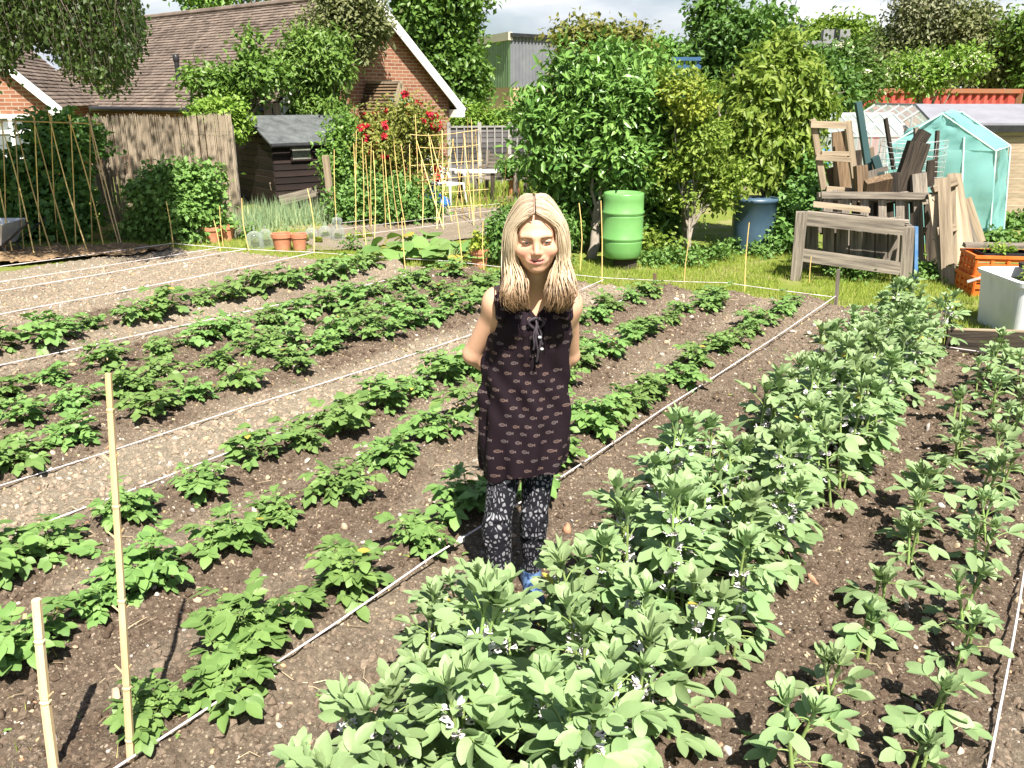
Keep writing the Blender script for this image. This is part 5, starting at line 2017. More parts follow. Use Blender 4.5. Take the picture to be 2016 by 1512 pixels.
# leeks / onions: a patch nobody could count
mb = MB()
r = np.random.default_rng(14)
N = 2600
P = []
for (x, y, n, sx, sy) in ((560, 430, 900, .75, .5), (500, 450, 450, .4, .35), (620, 435, 500, .4, .4)):
    c = G(x, y)
    P.append(c + np.stack([r.normal(0, sx, n), r.normal(0, sy, n), np.zeros(n)], 1))
P = np.concatenate(P)
blades(mb, P, .15, .42, 15, .016, .35, .5)
kk = NT('onion_blade')
t_ = kk.attr('tint').outputs['Fac']
gc = kk.ramp(t_, [(0, (.16, .26, .13)), (.6, (.28, .38, .20)), (1, (.42, .48, .25))])
o = mb.build('onion_leaves', kk.pbr(gc, .5, None, trans=.2, tcol=gc))
tag(o, kind='stuff')
mb = MB()
P = []
for (x, y, n, sx, sy) in ((1040, 372, 700, .9, .7), (985, 392, 400, .7, .4), (930, 405, 300, .6, .4)):
    c = G(x, y)
    P.append(c + np.stack([r.normal(0, sx, n), r.normal(0, sy, n), np.zeros(n)], 1))
blades(mb, np.concatenate(P), .12, .4, 16, .02, .5, .4)
o = mb.build('leek_leaves', M['grass'])
tag(o, kind='stuff')

# edging boards near the pots
def board(label, p0, p1, w, t, up, m='greywood', name='timber_board', cat='board', group=None, tint=.5):
    p0, p1 = np.asarray(p0, float), np.asarray(p1, float)
    o = thing(name, label, cat, p0, group=group)
    mb = MB()
    beam(mb, p0, p1, w, t, up, tint=tint, wob=.003)
    mb.build('plank', M[m], o)
    return o


WG = 'odd boards and posts about the plots'
a, b = G(342, 476), G(397, 480)
board('pale edging board lying left of the paired terracotta pots', a + UP * .09, b + UP * .09, .025, .2, UP, 'greywood', group=WG)
a, b = G(455, 474), G(484, 470)
board('short edging board right of the paired terracotta pots', a + UP * .10, b + UP * .10, .025, .22, UP, 'greywood', group=WG)
a = G(549, 412)
board('pale post standing at the corner of the dark shed', a, AT(537, 358, a[1]), .11, .07, (0, -1, 0), 'palewood', group=WG)
a = G(656, 436)
board('tall split pale post beside the dark shed', a, AT(641, 306, a[1]), .11, .06, (0, -1, 0), 'palewood', group=WG)
a = AT(551, 395, 15.3)
board('grey plank propped along the dark shed wall', a, AT(625, 376, 15.5), .03, .17, UP, 'greywood', group=WG)
a = AT(540, 245, 17.2)
board('pale board end sticking up behind the dark shed roof', a - UP * 1.0, AT(525, 203, 17.2), .16, .03, (0, -1, 0), 'palewood', group=WG)
a = AT(556, 245, 17.3)
board('second pale board end sticking up behind the dark shed roof', a - UP * 1.0, AT(543, 203, 17.3), .14, .03, (0, -1, 0), 'palewood', group=WG)
a, b = G(880, 405) + UP * .06, G(1010, 398) + UP * .06
board('long low timber edging the back bed behind the canes', a, b, .04, .12, UP, 'brownwood', group=WG)

# white plastic chair
cb_ = G(880, 392)
cb_ = AT(880, 388, 16.3)
cb_[2] = 0
chair = thing('plastic_chair', 'white plastic garden chair among the canes', 'chair', cb_)
ax = np.array([.86, -.5, 0])
ay = np.array([.5, .86, 0])
P = lambda a, b, z: cb_ + ax * a + ay * b + UP * z
mb = MB()
t = np.linspace(0, 1, 8)
for i in range(7):
    for s in range(6):
        x0, x1 = -.22 - .16 * t[i] ** 1.3, -.22 - .16 * t[i + 1] ** 1.3
        y0, y1 = -.22 + .44 * s / 6, -.22 + .44 * (s + .82) / 6
        z0, z1 = .40 + .48 * t[i], .40 + .48 * t[i + 1]
        quad(mb, [P(x0, y0, z0), P(x0, y1, z0), P(x1, y1, z1), P(x1, y0, z1)])
tube(mb, [P(-.22, -.24, .40), P(-.30, -.25, .66), P(-.38, -.22, .88), P(-.39, 0, .92), P(-.38, .22, .88), P(-.30, .25, .66), P(-.22, .24, .40)], .02, 6)
mb.build('backrest', M['white'], chair, smooth=False)
mb = MB()
box(mb, P(0, 0, .41), (.46, .48, .03), np.stack([ax, ay, UP], 1))
mb.build('seat', M['white'], chair)
for s in (-1, 1):
    mb = MB()
    tube(mb, [P(-.31, s * .25, .66), P(0, s * .28, .65), P(.22, s * .27, .63), P(.25, s * .26, .55)], .024, 6)
    mb.build('armrest', M['white'], chair, smooth=True)
    for x in (-.24, .24):
        mb = MB()
        tube(mb, [P(x * .95, s * .23, .42), P(x * 1.15, s * .27, 0)], [.028, .018], 6)
        mb.build('leg', M['white'], chair, smooth=True)
# blue sack
c = AT(851, 374, 15.8)
c[2] = .0
sk = MB()
V, F = sub(*ICO2)
V, F = sub(V, F)
n_ = fbm(V[:, 0] * 2 + 3, V[:, 1] * 2 + V[:, 2] * 1.6, 3, 4)
V2 = V * (1 + .4 * n_)[:, None] * np.array([.19, .17, .21])
V2[:, 2] = np.maximum(V2[:, 2] + .19, 0)
sk.add(V2 + c, F)
V3 = V * (1 + .5 * n_[::-1])[:, None] * np.array([.10, .12, .13])
sk.add(V3 + c + np.array([.22, -.05, .10]), F)
o = sk.build('plastic_sack', stdmat('blue_plastic_sack', (.02, .12, .52), (.05, .22, .66), 4, .35, bump=.5, bscale=12, bdist=.02), smooth=True)
tag(o, 'crumpled blue plastic sack on the ground beside the white chair', 'sack')

# wooden table and bench
def furn(label, name, cat, base):
    return thing(name, label, cat, base)


tb = AT(936, 384, 16.8)
tb[2] = 0
zt_ = AT(935, 337, 16.8)[2]
table = furn('weathered wooden garden table with a pale slatted top', 'garden_table', 'table', tb)
mb = MB()
for i in range(6):
    beam(mb, tb + np.array([-.38, -.25 + .10 * i, zt_]), tb + np.array([.42, -.20 + .10 * i, zt_]), .09, .03, UP, tint=rng.random(), wob=.002)
mb.build('tabletop', stdmat('bleached_timber', (.55, .52, .46), (.66, .63, .57), 5, .8, bump=.2), table)
for sx in (-.3, .34):
    for sy in (-.18, .22):
        mb = MB()
        beam(mb, tb + np.array([sx, sy, 0]), tb + np.array([sx, sy, zt_ - .015]), .07, .07, (0, 1, 0))
        mb.build('leg', M['oldwood'], table)
bb_ = AT(985, 385, 17.6)
bb_[2] = 0
bench = furn('weathered slatted wooden garden bench against the grey fence', 'garden_bench', 'bench', bb_)
bz = rad(-24)
bxx = np.array([math.cos(bz), math.sin(bz), 0])
byy = np.array([-math.sin(bz), math.cos(bz), 0])
P = lambda a, b, z: bb_ + bxx * a + byy * b + UP * z
mb = MB()
for i in range(5):
    beam(mb, P(-.42, -.22 + .10 * i, .40), P(.42, -.22 + .10 * i, .40), .085, .025, UP, tint=rng.random())
mb.build('seat', M['greywood'], bench)
mb = MB()
for i in range(6):
    beam(mb, P(-.42, .24 + .02 * i, .45 + .075 * i), P(.42, .24 + .02 * i, .45 + .075 * i), .02, .068, UP, tint=rng.random())
mb.build('backrest', M['greywood'], bench)
for s in (-.44, .44):
    mb = MB()
    beam(mb, P(s, -.24, .60), P(s, .26, .62), .06, .035, UP)
    mb.build('armrest', M['greywood'], bench)
    for y_, h in ((-.22, .60), (.26, .92)):
        mb = MB()
        beam(mb, P(s, y_, 0), P(s, y_ + (.1 if h > .8 else 0), h), .06, .06, byy)
        mb.build('leg', M['greywood'], bench)
c = AT(1012, 352, 17.4)
c[2] = 0
pp = thing('flower_pot', 'brown pot with a leafy plant beside the wooden bench', 'plant pot', c)
mb = MB()
lathe(mb, [(0, 0), (.09, 0), (.13, .22), (.135, .24), (.12, .24), (.11, .2)], 16, c + UP * .22)
lathe(mb, [(.12, 0), (.12, .22), (0, .22)], 12, c)
mb.build('body', M['terracotta'], pp)
mb = MB()
crown_leaves(mb, [(c + UP * .62, (.22, .2, .2))], 60, 8, .10, 502, sig=.05)
mb.build('foliage', M['hazel'], pp)

# wheelbarrow at the edge of the view
wb = G(8, 503)
barrow = thing('wheelbarrow', 'grey galvanised wheelbarrow at the foot of the bean frame', 'wheelbarrow', wb)
mb = MB()
P = lambda a, b, z: wb + np.array([a, b, z])
V = np.array([P(-.20, -.18, .16), P(.10, -.18, .16), P(.10, .18, .16), P(-.20, .18, .16), P(-.36, -.28, .44), P(.22, -.28, .44), P(.22, .28, .44), P(-.36, .28, .44)])
mb.add(V, BOXF[[0, 2, 3, 4, 5]])
mb.add(V * .97 + wb * .03 + UP * .02, BOXF[[0, 2, 3, 4, 5]][:, ::-1])
tube(mb, [V[4], V[5], V[6], V[7], V[4]], .014, 6)
mb.build('tray', stdmat('galvanised_steel', (.42, .44, .46), (.62, .64, .66), 5, .45, bump=.1, metal=.3), barrow)
mb = MB()
for s in (-.16, .16):
    tube(mb, [P(-.45, s * .4, .14), P(.1, s, .15), P(.52, s * 1.4, .46)], .014, 6)
    tube(mb, [P(.10, s, .15), P(.16, s, 0)], .012, 6)
mb.build('frame', M['blackplastic'], barrow)
mb = MB()
lathe(mb, [(.09, -.03), (.13, -.035), (.14, 0), (.13, .035), (.09, .03), (.09, -.03)], 18, P(-.46, 0, .14), R=np.array(Matrix.Rotation(PI / 2, 3, 'X')))
mb.build('wheel', M['blackplastic'], barrow)

# ------------------------------------------------------------------ water butts
def butt(label, c, R_, h, m, ribs=True, name='water_butt', stand=None, taper=.0):
    o = thing(name, label, 'water butt', c)
    z0 = 0
    if stand:
        mb = MB()
        lathe(mb, [(0, 0), (R_ * .62, 0), (R_ * .55, stand), (0, stand)], 10, c + np.array([.05, 0, 0]))
        mb.build('stand', M['oldwood'], o)
        z0 = stand
    pr = [(0, 0), (R_ * .86, 0), (R_ * .92, .02), (R_ * .97, h * .12)]
    if ribs:
        for f in (.27, .66):
            pr += [(R_ * 1.0, h * (f - .03)), (R_ * 1.0, h * (f - .01)), (R_ * .965, h * f), (R_ * 1.045, h * (f + .02)), (R_ * 1.045, h * (f + .045)), (R_ * .99, h * (f + .065))]
        pr += [(R_ * .985, h * .88), (R_ * .98, h * .965), (R_ * .95, h * .985), (R_ * .88, h * .99), (R_ * .87, h * .95), (0, h * .94)]
    else:
        pr += [(R_ * (1 + taper * .5), h * .5), (R_ * (1 + taper), h * .93), (R_ * (1.04 + taper), h * .94), (R_ * (1.04 + taper), h), (0, h)]
    mb = MB()
    lathe(mb, pr, 40, c + UP * z0)
    mb.build('body', m, o, smooth=True)
    return o


c = G(1222, 527)
zz = lambda y: AT(1222, y, c[1])[2]
butt('pale green ribbed plastic water butt on a dark block under the bay tree', c, .245, zz(377) - zz(505), stdmat('green_plastic', (.125, .31, .085), (.16, .36, .11), 3, .38, bump=0, spec=.5), True, stand=zz(505))
c = G(1478, 496)
butt('tall dark blue water butt in the shade of the pear tree', c, .27, .72, stdmat('dark_blue_plastic', (.045, .085, .13), (.07, .12, .17), 3, .4, bump=0, spec=.5), False, taper=.05)
for x, lab in ((1575, 'bright blue barrel half hidden behind the pear tree'), (1608, 'bright blue barrel beside the tall ladder frame')):
    c = AT(x, 333, 13.5)
    c[2] = 0
    butt(lab, c, .17, AT(x, 292, 13.5)[2], stdmat('blue_plastic', (.03, .17, .42), (.05, .22, .50), 3, .4, bump=0, spec=.5), True)
a = G(1462, 500)
cane('brown branch propped against the dark blue butt', a, AT(1510, 392, a[1] + .2), .02, .014, 'cane_pale', group=None, cat='stick', name='propped_branch')

# ------------------------------------------------------------------ the timber heap
z3 = lambda x, y: (1480 + x / 2.909, 180 + y / 2.909)


def A3(x, y, Y):
    return AT(*z3(x, y), Y)


HG = 'old timber leaning in the heap'
# pallet-wood bench frame
L0 = A3(255, 1080, 0.0001 + G(*z3(255, 1080))[1])
YL, YR = G(*z3(255, 1080))[1], G(*z3(875, 1105))[1]
pb = thing('pallet_bench', 'grey pallet-timber bench frame standing in the grass', 'bench', A3(560, 1090, (YL + YR) / 2) * np.array([1, 1, 0]))
P2 = lambda x, y, d=0: A3(x, y, YL + (YR - YL) * (x - 255) / 620 + d)
fwd = nrm(np.array([(A3(875, 1000, YR) - A3(255, 1000, YL))[1], -(A3(875, 1000, YR) - A3(255, 1000, YL))[0], 0]))
for (xt, yt, xb, yb, w_) in ((287, 690, 250, 1085, .115), (893, 775, 872, 1110, .12)):
    mb = MB()
    beam(mb, P2(xb, yb), P2(xt, yt), w_, .10, fwd, tint=.6, wob=.003)
    mb.build('leg', M['greywood'], pb)
for d in (.42,):
    mb = MB()
    beam(mb, P2(300, 1010, d), P2(300, 690, d), .09, .09, fwd, tint=.4)
    beam(mb, P2(885, 1040, d), P2(890, 765, d), .09, .09, fwd, tint=.4)
    mb.build('leg', M['greywood'], pb)
mb = MB()
beam(mb, P2(305, 728, -.03), P2(870, 785, -.03), .035, .15, UP, tint=.5, wob=.003)
mb.build('top_rail', M['greywood'], pb)
mb = MB()
beam(mb, P2(275, 935, -.03), P2(850, 1015, -.03), .035, .14, UP, tint=.65, wob=.003)
mb.build('bottom_rail', M['greywood'], pb)
mb = MB()
for i, x in enumerate((350, 440, 520, 597, 668, 745, 820)):
    beam(mb, P2(x - 4, 990, .33), P2(x + 2, 720, .30), .125, .022, fwd, tint=.2 + .6 * rng.random(), wob=.004)
mb.build('slats', M['greywood'], pb)
mb = MB()
for i in range(4):
    beam(mb, P2(320, 690, .05 + .11 * i), P2(900, 745, .05 + .11 * i), .09, .022, UP, tint=.7 * rng.random(), wob=.003)
mb.build('seat', M['greywood'], pb)
# planks on top
a, b = P2(350, 672, .16), P2(670, 705, .10)
board('clean pale plank lying on the pallet bench', a + UP * .05, b + UP * .05, .20, .045, UP, 'palewood', group=HG)
a, b = P2(400, 700, .25), P2(640, 725, .2)
board('thin grey plank under the clean plank on the bench', a + UP * .015, b + UP * .015, .16, .02, UP, 'greywood', group=HG)
a = P2(925, 1060, .1)
board('blue painted board behind the bench end', a - UP * .02, P2(928, 775, .12), .09, .04, (0.95, .2, 0), 'teal', group=HG).children[0].data.materials[0] = stdmat('blue_paint', (.06, .18, .38), (.16, .26, .40), 5, .6, bump=.2)


def pallet(label, corners, ns, sw, depth, n, m='greywood', cross=(.06, .5, .94), front_frac=1.0, name='wooden_pallet', rag=.02):
    """a standing pallet; corners: bottom-left, bottom-right, top-right, top-left"""
    bl, br, tr_, tl = map(np.asarray, corners)
    o = thing(name, label, 'pallet', bl * np.array([1, 1, 0]), group='old pallets in the heap')
    n = nrm(np.asarray(n, float))
    mb = MB()
    for i in range(ns):
        f = (i + .5) / ns
        e = rng.normal(0, rag)
        p0, p1 = bl + (br - bl) * f, tl + (tr_ - tl) * f
        beam(mb, p0, p1 + (p1 - p0) * e, sw * np.linalg.norm(br - bl) / ns, .022, n, tint=float(np.clip(.5 + rng.normal(0, .3), 0, 1)), wob=.004)
    mb.build('boards', M[m], o)
    for f in cross:
        mb = MB()
        p0, p1 = bl + (tl - bl) * f, br + (tr_ - br) * f
        beam(mb, p0 - n * .055, p1 - n * .055, .085, .08, n, tint=rng.random(), wob=.004)
        mb.build('stringer', M[m], o)
    mb = MB()
    for i in range(max(2, ns // 2)):
        f = (i + .5) / max(2, ns // 2)
        p0, p1 = bl + (br - bl) * f, tl + (tr_ - tl) * f
        beam(mb, p0 - n * .11, p1 - n * .11, .09, .02, n, tint=rng.random(), wob=.004)
    mb.build('back_boards', M[m], o)
    return o


Yp = 9.95
pallet('grey slatted pallet upright behind the bench, slat tops showing', (A3(375, 1000, Yp), A3(1010, 1010, Yp), A3(1000, 585, Yp), A3(390, 570, Yp)), 6, .42, .1, (0, -1, .02), cross=(.06, .5, .93), rag=.05)
board('long pale rail across the pallet slat tops', A3(395, 592, Yp - .05), A3(1040, 600, Yp - .05), .03, .075, UP, 'greywood', group=HG)
pallet('darker pallet standing behind the slatted pallet', (A3(400, 1000, Yp + .35), A3(1080, 1010, Yp + .35), A3(1060, 600, Yp + .35), A3(400, 590, Yp + .35)), 8, .8, .1, (0, -1, .02), m='oldwood')
# pale pallet leaning at the right
pallet('big pale pallet with boarded face leaning at the end of the heap', (A3(1090, 1110, 9.15), A3(1165, 1112, 9.05), A3(1170, 450, 9.75), A3(1030, 500, 9.75)), 1, .98, .1, (-.55, -.8, .25), m='palewood', cross=(.1, .5, .9))
o = pallet('pale boards of a pallet leaning edge-on toward the net tent', (A3(1100, 1108, 9.3), A3(1245, 850, 9.6), A3(1175, 455, 9.95), A3(1040, 600, 9.7)), 4, .93, .1, (-.3, -.93, .2), m='palewood', cross=(.08, .5, .92))
board('pale board leaning outermost against the net tent', A3(1310, 865, 10.6), A3(1225, 615, 10.7), .12, .03, (-.2, -.95, .1), 'palewood', group=HG)
board('second narrow board leaning against the net tent', A3(1275, 870, 10.5), A3(1195, 640, 10.6), .09, .03, (-.2, -.95, .1), 'greywood', group=HG)
# ladder-like frame
Yl_ = 10.6
lf2 = thing('ladder_frame', 'tall pale wooden frame like a short ladder rising from the heap', 'frame', A3(480, 560, Yl_) * np.array([1, 1, 0]))
for a, b in (((412, 560), (350, 160)), ((600, 585), (548, 170))):
    mb = MB()
    beam(mb, A3(*a, Yl_), A3(*b, Yl_), .075, .05, (0, -1, 0), wob=.003, tint=.5)
    mb.build('upright', M['palewood'], lf2)
for a, b, h in (((335, 188), (540, 195), .075), ((398, 352), (555, 355), .05), ((365, 378), (565, 390), .06), ((425, 560), (590, 572), .07)):
    mb = MB()
    beam(mb, A3(*a, Yl_ - .05), A3(*b, Yl_ - .05), .035, h, UP, wob=.003, tint=.6)
    mb.build('rung', M['palewood'], lf2)
HB = [('brown panel board standing inside the ladder frame', (520, 560), (508, 228), 10.85, .21, .03, 'brownwood'), ('tall blue-green post sticking up from the heap', (668, 445), (610, 60), 10.7, .075, .06, 'teal'), ('short blue-green post end in the heap', (725, 440), (705, 375), 10.6, .09, .06, 'teal'),
      ('thin dark stake leaning behind the blue-green post', (805, 395), (766, 155), 11.0, .04, .04, 'oldwood'), ('thick blackened beam leaning steeply in the heap', (872, 545), (958, 290), 10.4, .25, .12, 'oldwood'), ('upper blackened beam end with a ragged tip', (930, 330), (992, 232), 10.6, .14, .10, 'oldwood'),
      ('thin dark post in front of the net tent', (1048, 470), (1066, 225), 10.9, .045, .045, 'oldwood'), ('short grey post behind the blackened beams', (945, 300), (942, 205), 10.9, .055, .04, 'greywood'), ('weathered block beside the ladder frame', (630, 580), (622, 425), 10.35, .14, .10, 'brownwood'),
      ('stubby sawn log end in the heap', (690, 560), (672, 455), 10.4, .15, .12, 'greywood'), ('ribbed timber offcut lying on the pallet', (715, 575), (725, 500), 10.1, .30, .10, 'brownwood'), ('dark timber offcut in the middle of the heap', (790, 575), (785, 470), 10.25, .22, .10, 'oldwood'),
      ('pale tapered stake beside the blue-green post', (700, 470), (680, 320), 10.75, .05, .04, 'palewood'), ('light block at the end of the pallet top', (955, 590), (950, 470), 10.3, .17, .1, 'greywood'), ('dark pointed stake in front of the net tent', (1020, 490), (1025, 395), 10.7, .09, .04, 'oldwood'),
      ('brown offcut leaning on the ladder frame foot', (470, 555), (445, 440), 10.9, .10, .04, 'brownwood'), ('grey crosspiece poking out over the log', (700, 460), (780, 440), 10.5, .05, .05, 'greywood'), ('black plank behind the ladder frame', (600, 480), (605, 340), 10.95, .12, .03, 'oldwood')]
for lab, a, b, Y, w_, t_2, m in HB:
    p0, p1 = A3(*a, Y), A3(*b, Y + rng.normal(0, .05))
    p0 = p0 - nrm(p1 - p0) * .12
    board(lab, p0, p1, w_, t_2, (0, -1, .1), m, name='timber_offcut', cat='timber', group=HG, tint=float(rng.random()))
# roll of wire netting
wm_ = MB()
c = A3(905, 440, 11.1)
for i in range(16):
    a = i * 2 * PI / 16
    p = c + np.array([math.cos(a) * .42, math.sin(a) * .3, 0])
    tube(wm_, [p - UP * .34, p + UP * .36], .003, 4)
for j in range(10):
    t = np.linspace(0, 2 * PI, 26)
    tube(wm_, c + np.stack([np.cos(t) * .42, np.sin(t) * .3, -.34 + .075 * j + .02 * np.sin(t * 2 + j)], 1), .003, 4)
o = wm_.build('wire_mesh_roll', M['alu'])
tag(o, 'loose roll of wire mesh behind the blackened beams', 'wire mesh')

# ------------------------------------------------------------------ net tent
kn = NT('mint_netting')
cw_ = kn.coords('World')
nz = kn.noise(cw_, 3, 4)
colr = kn.mix(nz, (.19, .45, .43), (.33, .60, .58))
df_ = kn.n('ShaderNodeBsdfDiffuse', Color=colr)
tl_ = kn.n('ShaderNodeBsdfTranslucent', Color=colr)
tp_ = kn.n('ShaderNodeBsdfTransparent', Color=(.86, .96, .93, 1))
m1 = kn.n('ShaderNodeMixShader', i0=.35, i1=df_.outputs[0], i2=tl_.outputs[0])
m2 = kn.n('ShaderNodeMixShader', i0=.76, i1=tp_.outputs[0], i2=m1.outputs[0])
kn.t.links.new(m2.outputs[0], kn.out.inputs[0])
Yt = 11.9
apx, evl, evr = A3(1085, 128, Yt), A3(770, 315, Yt), A3(1395, 342, Yt)
btr, btl = A3(1360, 852, Yt), A3(780, 860, Yt)
btr[2] = btl[2] = 0
bk_ = A3(1478, 315, Yt + 1.3) - A3(1395, 342, Yt)
bk_ = np.array([bk_[0], 1.3, 0])
tent = thing('net_tent', 'mint green netting tent over a white tube frame', 'net tent', (apx[0], Yt, 0))
mb = MB()


def net(mb, a, b, c, d, n=10, sag=.02, seed=0):
    s, t = np.meshgrid(np.linspace(0, 1, n + 1), np.linspace(0, 1, n + 1), indexing='ij')
    s, t = s.ravel()[:, None], t.ravel()[:, None]
    P = (a * (1 - s) + b * s) * (1 - t) + (d * (1 - s) + c * s) * t
    nn_ = nrm(np.cross(b - a, d - a))
    w = fbm(s[:, 0] * 4 + seed, t[:, 0] * 3 + seed, seed, 3) * .11 - sag * np.sin(s[:, 0] * PI) * np.sin(t[:, 0] * PI)
    P = P + nn_ * w[:, None]
    i = np.arange((n + 1) ** 2).reshape(n + 1, n + 1)
    mb.add(P, np.stack([i[:-1, :-1], i[1:, :-1], i[1:, 1:], i[:-1, 1:]], -1).reshape(-1, 4))


mid = (evl + evr) / 2
net(mb, btl, btr, evr, evl, 16, .03, 1)
net(mb, evl, evr, apx, apx, 10, .02, 2)
net(mb, btr, btr + bk_, evr + bk_, evr, 10, .05, 3)
net(mb, evr, evr + bk_, apx + bk_, apx, 10, .06, 4)
net(mb, evl, evl + bk_, apx + bk_, apx, 10, .06, 5)
net(mb, btl, btl + bk_, evl + bk_, evl, 8, .04, 6)
net(mb, btl + bk_, btr + bk_, evr + bk_, evl + bk_, 8, .04, 7)
net(mb, evl + bk_, evr + bk_, apx + bk_, apx + bk_, 8, .02, 8)
mb.build('netting', kn.m, tent, smooth=True)
mb = MB()
for P in ((btl, evl, apx, evr, btr), (btl + bk_, evl + bk_, apx + bk_, evr + bk_, btr + bk_)):
    P = np.array(P)
    q = np.concatenate([P[i] + (P[i + 1] - P[i]) * np.linspace(0, .97, 4)[:, None] for i in range(4)] + [P[-1:]])
    tube(mb, q + np.array([0, -.012, 0]), .013, 6)
for P in (evl, apx, evr):
    tube(mb, [P, P + bk_], .013, 6)
tube(mb, [A3(1215, 262, Yt - .02), A3(1190, 852, Yt - .02) * np.array([1, 1, 0])], .016, 6)
mb.build('frame', stdmat('pale_mint_tube', (.42, .60, .57), (.52, .68, .65), 5, .6, bump=0), tent, smooth=True)

# orange crates
M['orange'] = stdmat('orange_plastic', (.62, .13, .02), (.70, .19, .04), 4, .45, bump=0)
cc_ = G(*z3(1290, 1148))


def crate(label, c, w, d, h, ang):
    o = thing('plastic_crate', label, 'crate', c, group='orange crates by the white tank')
    R_ = rotz(ang)
    mb = MB()
    for s in (-1, 1):
        for z, hh in ((.16, .28), (.52, .22), (.86, .26)):
            box(mb, c + R_ @ np.array([0, s * d / 2, h * z]), (w, .018, h * hh), R_)
            box(mb, c + R_ @ np.array([s * w / 2, 0, h * z]), (.018, d, h * hh), R_)
        for x in np.linspace(-.5, .5, 5):
            box(mb, c + R_ @ np.array([x * w, s * d / 2 + s * .006, h * .5]), (.03, .018, h * .98), R_)
            box(mb, c + R_ @ np.array([s * w / 2 + s * .006, x * d, h * .5]), (.018, .03, h * .98), R_)
        box(mb, c + R_ @ np.array([0, s * (d / 2 + .012), h * .96]), (w + .05, .03, .03), R_)
        box(mb, c + R_ @ np.array([s * (w / 2 + .012), 0, h * .96]), (.03, d - .01, .03), R_)
    box(mb, c + UP * .015, (w, d, .02), R_)
    mb.build('body', M['orange'], o)
    return o


cc_ = AT(1958, 570, 8.75)
cc_[2] = 0
crate('lower orange plastic crate beside the white tank', cc_, .62, .42, .21, -.10)
crate('upper orange plastic crate stacked by the white tank', cc_ + np.array([.02, .03, .212]), .62, .42, .21, -.16)
board('long pale plank lying flat across the crates', A3(1215, 880, 8.95), A3(1640, 885, 8.8), .12, .045, UP, 'greywood', group=HG)
tr2 = thing('seed_tray', 'black seed tray of seedlings between the crates and the plank', 'tray', A3(1430, 935, 8.95))
mb = MB()
c = A3(1440, 930, 8.8)
for s in (-1, 1):
    box(mb, c + np.array([0, s * .11, 0]), (.52, .012, .05))
    box(mb, c + np.array([s * .26, 0, 0]), (.012, .21, .05))
box(mb, c - UP * .02, (.52, .21, .012))
mb.build('body', M['blackplastic'], tr2)
mb = MB()
crown_leaves(mb, [(c + UP * .05, (.24, .09, .05))], 50, 5, .035, 520, sig=.02, tpl=DIAW)
mb.build('seedlings', M['lime'], tr2)
a, b = A3(1240, 1088, 8.2), A3(1420, 1035, 8.0)
board('white strip of plastic trunking propped on the tank', a, b, .05, .025, UP, 'white', group=HG)

# white tank
ck = AT(2052, 650, 7.25)
ck[2] = 0
zr_ = AT(2050, 552, 7.0)[2]
tank = thing('water_tank', 'big white plastic tank planted with seedlings, cut by the edge of the view', 'tank', ck)
mb = MB()
hw_, hd_ = .475, .36


def rring(w, d, z, r=.09, n=10):
    P = []
    for (sx, sy, a0) in ((1, 1, 0), (-1, 1, PI / 2), (-1, -1, PI), (1, -1, 1.5 * PI)):
        for k_ in range(n):
            a = a0 + PI / 2 * k_ / (n - 1)
            P.append((ck[0] + sx * (w - r) + r * math.cos(a), ck[1] + sy * (d - r) + r * math.sin(a), z))
    return np.array(P)


rings = [rring(hw_ * .92, hd_ * .9, 0), rring(hw_ * .94, hd_ * .92, .02), rring(hw_, hd_, zr_ - .05), rring(hw_ * 1.04, hd_ * 1.05, zr_ - .045), rring(hw_ * 1.05, hd_ * 1.06, zr_ - .005), rring(hw_ * 1.02, hd_ * 1.03, zr_), rring(hw_ * .96, hd_ * .95, zr_), rring(hw_ * .94, hd_ * .93, zr_ - .09)]
V = np.concatenate(rings)
n = len(rings[0])
F = [[i * n + j, i * n + (j + 1) % n, (i + 1) * n + (j + 1) % n, (i + 1) * n + j] for i in range(len(rings) - 1) for j in range(n)]
mb.add(V, F)
mb.build('body', stdmat('white_tank_plastic', (.58, .60, .61), (.80, .81, .81), 3, .5, (1, 1, .4), bump=.1, bscale=20, lo=.25, hi=.5), tank)
mb = MB()
quad(mb, rings[-1])
mb.build('soil', M['soil'], tank)
sd = thing('salad_seedlings', 'clump of pale green salad leaves growing in the white tank', 'plant', ck + UP * zr_)
mb = MB()
crown_leaves(mb, [(ck + np.array([-.12, -.1, zr_ - .02]), (.3, .2, .10))], 110, 6, .05, 521, sig=.03, zmin=.2)
mb.build('leaves', M['lime'], sd)
board('dark plank lying over the back of the white tank', ck + np.array([-.15, .2, zr_ + .03]), ck + np.array([.6, .1, zr_ + .12]), .22, .03, UP, 'oldwood', group=HG)

# dark raised board at the end of the bean strip
a = G(1858, 693)
b = G(2150, 704)
rbd = thing('raised_board', 'long dark board on edge closing the young bean strip', 'board', a)
mb = MB()
hh = AT(1860, 649, a[1])[2]
beam(mb, a + UP * hh / 2, b + UP * hh / 2, .03, hh, UP)
mb.build('plank', M['oldwood'], rbd)
mb = MB()
d_ = nrm(b - a)
beam(mb, a + UP * (hh + .008), b + UP * (hh + .008), .035, .012, UP)
mb.build('top_edge', M['palewood'], rbd)
for (x, y0, y1, w_, lab) in ((1918, 650, 694, .022, 'upright pale peg in front of the dark raised board'), (1976, 665, 697, .012, 'thin short peg in front of the dark raised board')):
    p = G(x, y1 + 1)
    o = thing('wooden_peg', lab, 'stake', p, group='wooden pegs and stakes')
    mb = MB()
    beam(mb, p, p + UP * (AT(x, y0, p[1])[2]), w_, w_, (0, 1, 0))
    mb.build('peg', M['palewood'], o)
p = G(1640, 607)

